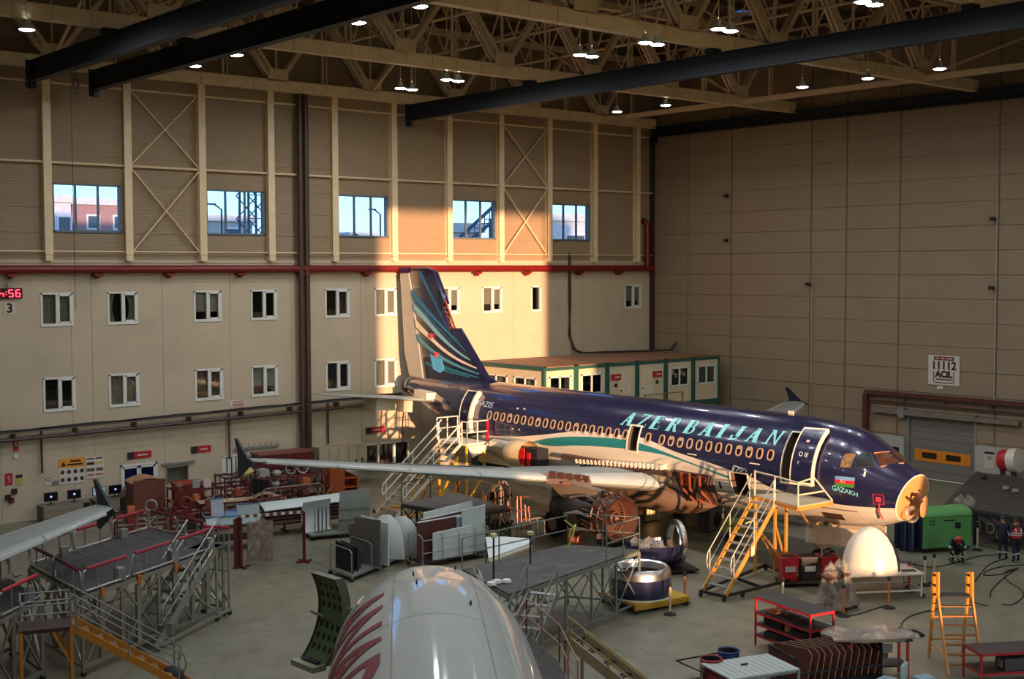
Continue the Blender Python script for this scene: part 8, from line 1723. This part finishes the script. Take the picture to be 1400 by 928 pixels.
# ================================================================== PEOPLE
SKIN = mat('skin_tone', (176,126,98), .55, var=.04); NVCL = mat('navy_workwear', (28,30,44), .8, var=.12); HAIRM = mat('dark_hair', (30,24,20), .7); SHOE = mat('black_safety_shoe', (20,20,22), .5); REFL = mat('reflective_tape', (196,198,196), .35); VEST = mat('red_safety_vest', (176,28,36), .6); CAPR = mat('red_cap', (196,44,46), .45)
def person(label, loc, rz, J, head_rot=0.0, vest=None, cap=None, stripes=True, group=None):
    """J: joint positions in the person's frame (facing +y). One skinned continuous body; clothes and cap are children"""
    t = thing('person', label, 'person', loc, rz, group)
    R = dict(pelvis=.155, spine=.14, chest=.165, neck=.062, head0=.085, head1=.108, head2=.085)
    for s in 'lr': R.update({'sh'+s: .082, 'el'+s: .055, 'wr'+s: .036, 'pa'+s: .036, 'hip'+s: .105, 'kn'+s: .07, 'an'+s: .05, 'toe'+s: .042})
    E_ = [('pelvis','spine'),('spine','chest'),('chest','neck'),('neck','head0'),('head0','head1'),('head1','head2')]
    for s in 'lr': E_ += [('chest','sh'+s),('sh'+s,'el'+s),('el'+s,'wr'+s),('wr'+s,'pa'+s),('pelvis','hip'+s),('hip'+s,'kn'+s),('kn'+s,'an'+s),('an'+s,'toe'+s)]
    P = {k: V(v) for k, v in J.items()}
    for s, sg in (('l', -1), ('r', 1)):
        w, e = P['wr'+s], P['el'+s]; d = (w-e).normalized(); P['pa'+s] = w + d*.055; R['pa'+s] = .034
        side = V((0,1,0)) if abs(d.y) < .7 else V((1,0,0)); side = (side - d*side.dot(d)).normalized(); pal = d.cross(side)*(-sg)
        for i, (off, ln) in enumerate(((-.030,.070),(-.010,.082),(.010,.078),(.030,.062))):
            a, b, c = 'f%s%da' % (s, i), 'f%s%db' % (s, i), 'f%s%dc' % (s, i)
            P[a] = P['pa'+s] + side*off + d*.035; P[b] = P[a] + d*ln*.5 + pal*.008; P[c] = P[b] + d*ln*.4 + pal*.024
            R[a] = .0105; R[b] = .0095; R[c] = .008; E_ += [('pa'+s, a), (a, b), (b, c)]
        P['t'+s+'a'] = w + d*.03 + side*.042; P['t'+s+'b'] = P['t'+s+'a'] + d*.045 + side*.022; R['t'+s+'a'] = .013; R['t'+s+'b'] = .010; E_ += [('wr'+s, 't'+s+'a'), ('t'+s+'a', 't'+s+'b')]
    names = list(P); idx = {k: i for i, k in enumerate(names)}
    me = bpy.data.meshes.new('body_skeleton'); me.from_pydata([P[k] for k in names], [(idx[a], idx[b]) for a, b in E_], [])
    o = bpy.data.objects.new('body_skeleton', me); COL.objects.link(o)
    sk = o.modifiers.new('skin', 'SKIN'); sk.use_smooth_shade = True; sub = o.modifiers.new('sub', 'SUBSURF'); sub.levels = 2; sub.render_levels = 2
    for k in names:
        sv = me.skin_vertices[0].data[idx[k]]; sv.radius = (R[k], R[k]); sv.use_root = (k == 'pelvis')
        if k == 'chest': sv.radius = (R[k]*1.1, R[k]*.8)
        if k == 'pelvis': sv.radius = (R[k]*1.05, R[k]*.85)
    bpy.context.view_layer.update(); nm = bpy.data.meshes.new_from_object(o.evaluated_get(bpy.context.evaluated_depsgraph_get())); bpy.data.objects.remove(o)
    nm.name = 'body'
    for m_ in (SKIN, NVCL, SHOE): nm.materials.append(m_)
    segs = [(P[a], P[b], a, b) for a, b in E_]
    for f in nm.polygons:
        c = f.center; best = None
        for a, b, na, nb in segs:
            ab = b-a; q = max(0, min(1, (c-a).dot(ab)/ab.length_squared)); dd = (a+ab*q-c).length
            if best is None or dd < best[0]: best = (dd, na, nb, q)
        na, nb = best[1], best[2]; m_ = 1
        if na[0] in 'ft' and na[:3] not in ('toe',) or nb[0] == 'f' or nb in ('tla','tra') or nb.startswith('pa') or nb.startswith('head') or na.startswith('head'): m_ = 0
        if nb.startswith('toe'): m_ = 2
        if nb == 'neck' and best[3] > .8: m_ = 0
        f.material_index = m_; f.use_smooth = True
    body = obj('body', nm, t)
    # face and hair
    h1 = P['head1']; up = (P['head2']-P['head0']).normalized(); fw = V((0,1,0)); fw = (fw - up*fw.dot(up)); fw = fw.normalized() if fw.length > .2 else V((0,0,-1)); sd = fw.cross(up)
    m = MB(); c = h1+fw*.1; m.add([c+up*.03, c+sd*.018-up*.02, c-sd*.018-up*.02, c+fw*.028-up*.015], [(0,1,3),(0,3,2),(1,2,3)]); part('nose', m, SKIN, t)
    for s in (-1, 1):
        m = MB(); m.lathe([(.001,0),(.011,.004),(.001,.009)], 8, h1+fw*.1+sd*.035*s+up*.03, fw); part('eye', m, DARK, t)
        m = MB(); m.lathe([(.001,0),(.022,.004),(.026,.012),(.001,.016)], 8, h1+sd*.1*s, sd*s); part('ear', m, SKIN, t)
    m = MB(); m.bar(h1+fw*.098-up*.045-sd*.022, h1+fw*.098-up*.045+sd*.022, .012, .008); part('mouth', m, mat('lip_tone', (140,82,74), .5), t)
    rows = []
    for i in range(6):
        a = PI/2*i/5; r = []
        for j in range(16):
            b = 2*PI*j/16; d = (sd*math.cos(b) + fw*math.sin(b)); rad = .121*math.cos(a)+.002; back = -.035*max(0, -math.sin(b)) * (1-i/5); r.append(h1 + up*(.035+back*1.6+.105*math.sin(a)) + d*rad)
        rows.append(r)
    m = MB(); m.grid(rows, closed=True)
    if cap:
        c_ = part('cap', m, cap, t, True); m = MB(); m.prism([h1+up*.05+fw*.1+sd*.085, h1+up*.05+fw*.1-sd*.085, h1+up*.035+fw*.19-sd*.05, h1+up*.035+fw*.19+sd*.05], up*.012); part('cap_peak', m, cap, c_)
    else: part('hair', m, HAIRM, t, True)
    def ring(a, b, f, r, w, ma, name):
        p = P[a].lerp(P[b], f); d = (P[b]-P[a]).normalized(); m = MB(); m.lathe([(r,-w/2),(r+.004,0),(r,w/2)], 14, p, d); part(name, m, ma, t, True)
    if stripes:
        for s in 'lr':
            for f in (.25,.55): ring('el'+s, 'wr'+s, f-.35, .068, .045, REFL, 'sleeve_stripe')
            ring('kn'+s, 'an'+s, .45, .078, .045, REFL, 'trouser_stripe')
    if vest:
        lo, hi = P['pelvis'].lerp(P['spine'], .1), P['chest'].lerp(P['neck'], .45); d = (hi-lo).normalized(); rows = []
        for i in range(9):
            k = i/8; p = lo.lerp(hi, k); r = []; rx = .215+.02*math.sin(k*PI) if k < .85 else .16; ry = .165 if k < .85 else .12
            for j in range(20): b = 2*PI*j/20; r.append(p + V((1,0,0))*rx*math.cos(b) + V((0,1,0)).cross(V((1,0,0))).cross(d)*0 + (d.cross(V((1,0,0)))*ry*math.sin(b)))
            rows.append(r)
        m = MB(); m.grid(rows, closed=True); vo = part('safety_vest', m, vest, t, True)
        for k in (.28,.45):
            p = lo.lerp(hi, k); m = MB(); m.grid([[p + d*z + V((1,0,0))*.243*math.cos(2*PI*j/20) + d.cross(V((1,0,0)))*.175*math.sin(2*PI*j/20) for j in range(20)] for z in (-.022,.022)], closed=True); part('reflective_band', m, REFL, vo)
        for s in (-.11,.11):
            m = MB(); m.grid([[lo.lerp(hi,k)+V((s+e,0,0))+d.cross(V((1,0,0)))*yy*(.17 if k < .86 else .15) for e in (-.022,.022)] for k, yy in ((.45,1.02),(.7,1.0),(.86,.8))]); part('reflective_band', m, REFL, vo)
            m = MB(); m.grid([[lo.lerp(hi,k)+V((s+e,0,0))-d.cross(V((1,0,0)))*yy*(.17 if k < .86 else .15) for e in (-.022,.022)] for k, yy in ((.45,1.02),(.7,1.0),(.86,.8))]); part('reflective_band', m, REFL, vo)
    return t
def stand(arm=(0,0), lean=0.0, leg=.0):
    J = dict(pelvis=(0,0,.95), spine=(0,.01,1.14), chest=(0,.0+lean,1.36), neck=(0,.0+lean,1.5), head0=(0,.015+lean,1.57), head1=(0,.03+lean,1.64), head2=(0,.02+lean,1.71))
    for s, g in (('l',-1),('r',1)):
        J['sh'+s] = (g*.185,lean,1.42); J['el'+s] = (g*.26,.0+lean,1.14); J['wr'+s] = (g*.25,.12+lean,.92)
        J['hip'+s] = (g*.1,0,.9); J['kn'+s] = (g*.115,.03+g*leg,.5); J['an'+s] = (g*.12,-.02+g*leg,.085); J['toe'+s] = (g*.14,.13+g*leg,.045)
    return J
p = fl(1371,765); j = stand(lean=.05); j['ell'] = (-.26,.1,1.16); j['wrl'] = (-.18,.3,1.12); person('person in plain dark navy workwear standing left of the person in red vest', (p.x,p.y,0), math.radians(-50), j, cap=None)
m = 0; p = fl(1389,768); j = stand(leg=.06); j['elr'] = (.27,.06,1.16); j['wrr'] = (.2,.26,1.08); person('person in red safety vest over navy workwear seen from behind at the right edge', (p.x,p.y,0), math.radians(-35), j, vest=VEST)
# mechanic sitting bent forward on a stool
p = fl(1306,768)
J = dict(pelvis=(0,-.1,.5), spine=(0,.0,.68), chest=(0,.17,.86), neck=(0,.29,.95), head0=(0,.35,.985), head1=(0,.42,1.0), head2=(0,.49,1.01))
for s, g in (('l',-1),('r',1)):
    J['sh'+s] = (g*.19,.2,.9); J['el'+s] = (g*.29,.3,.66); J['wr'+s] = (g*.22,.46,.5); J['hip'+s] = (g*.11,-.06,.48); J['kn'+s] = (g*.2,.36,.5); J['an'+s] = (g*.19,.32,.085); J['toe'+s] = (g*.22,.47,.045)
face = math.atan2(CAM.y-p.y, CAM.x-p.x) - PI/2 + .25
person('mechanic in dark jacket with reflective sleeves and red cap bent forward on a stool', (p.x,p.y,0), face, J, cap=CAPR)
t = Lo('work_stool', 'low dark wheeled stool under the bent mechanic', 'stool', (p.x, p.y), face)
m = MB(); m.lathe([(.001,.36),(.19,.36),(.2,.33),(.19,.3),(.001,.3)], 18, (0,-.1,0)); t.p('seat', m, RUB, None, True)
for a in range(4): c_, s_ = math.cos(a*PI/2+.7), math.sin(a*PI/2+.7); m = MB(); m.tube([(.1*c_,-.1+.1*s_,.3),(.24*c_,-.1+.24*s_,.05)], .02, 6); t.p('leg', m, ALUW); m = MB(); m.lathe([(.001,-.02),(.04,-.02),(.04,.02),(.001,.02)], 8, (.24*c_,-.1+.24*s_,.04), (0,1,0)); t.p('caster', m, RUB)
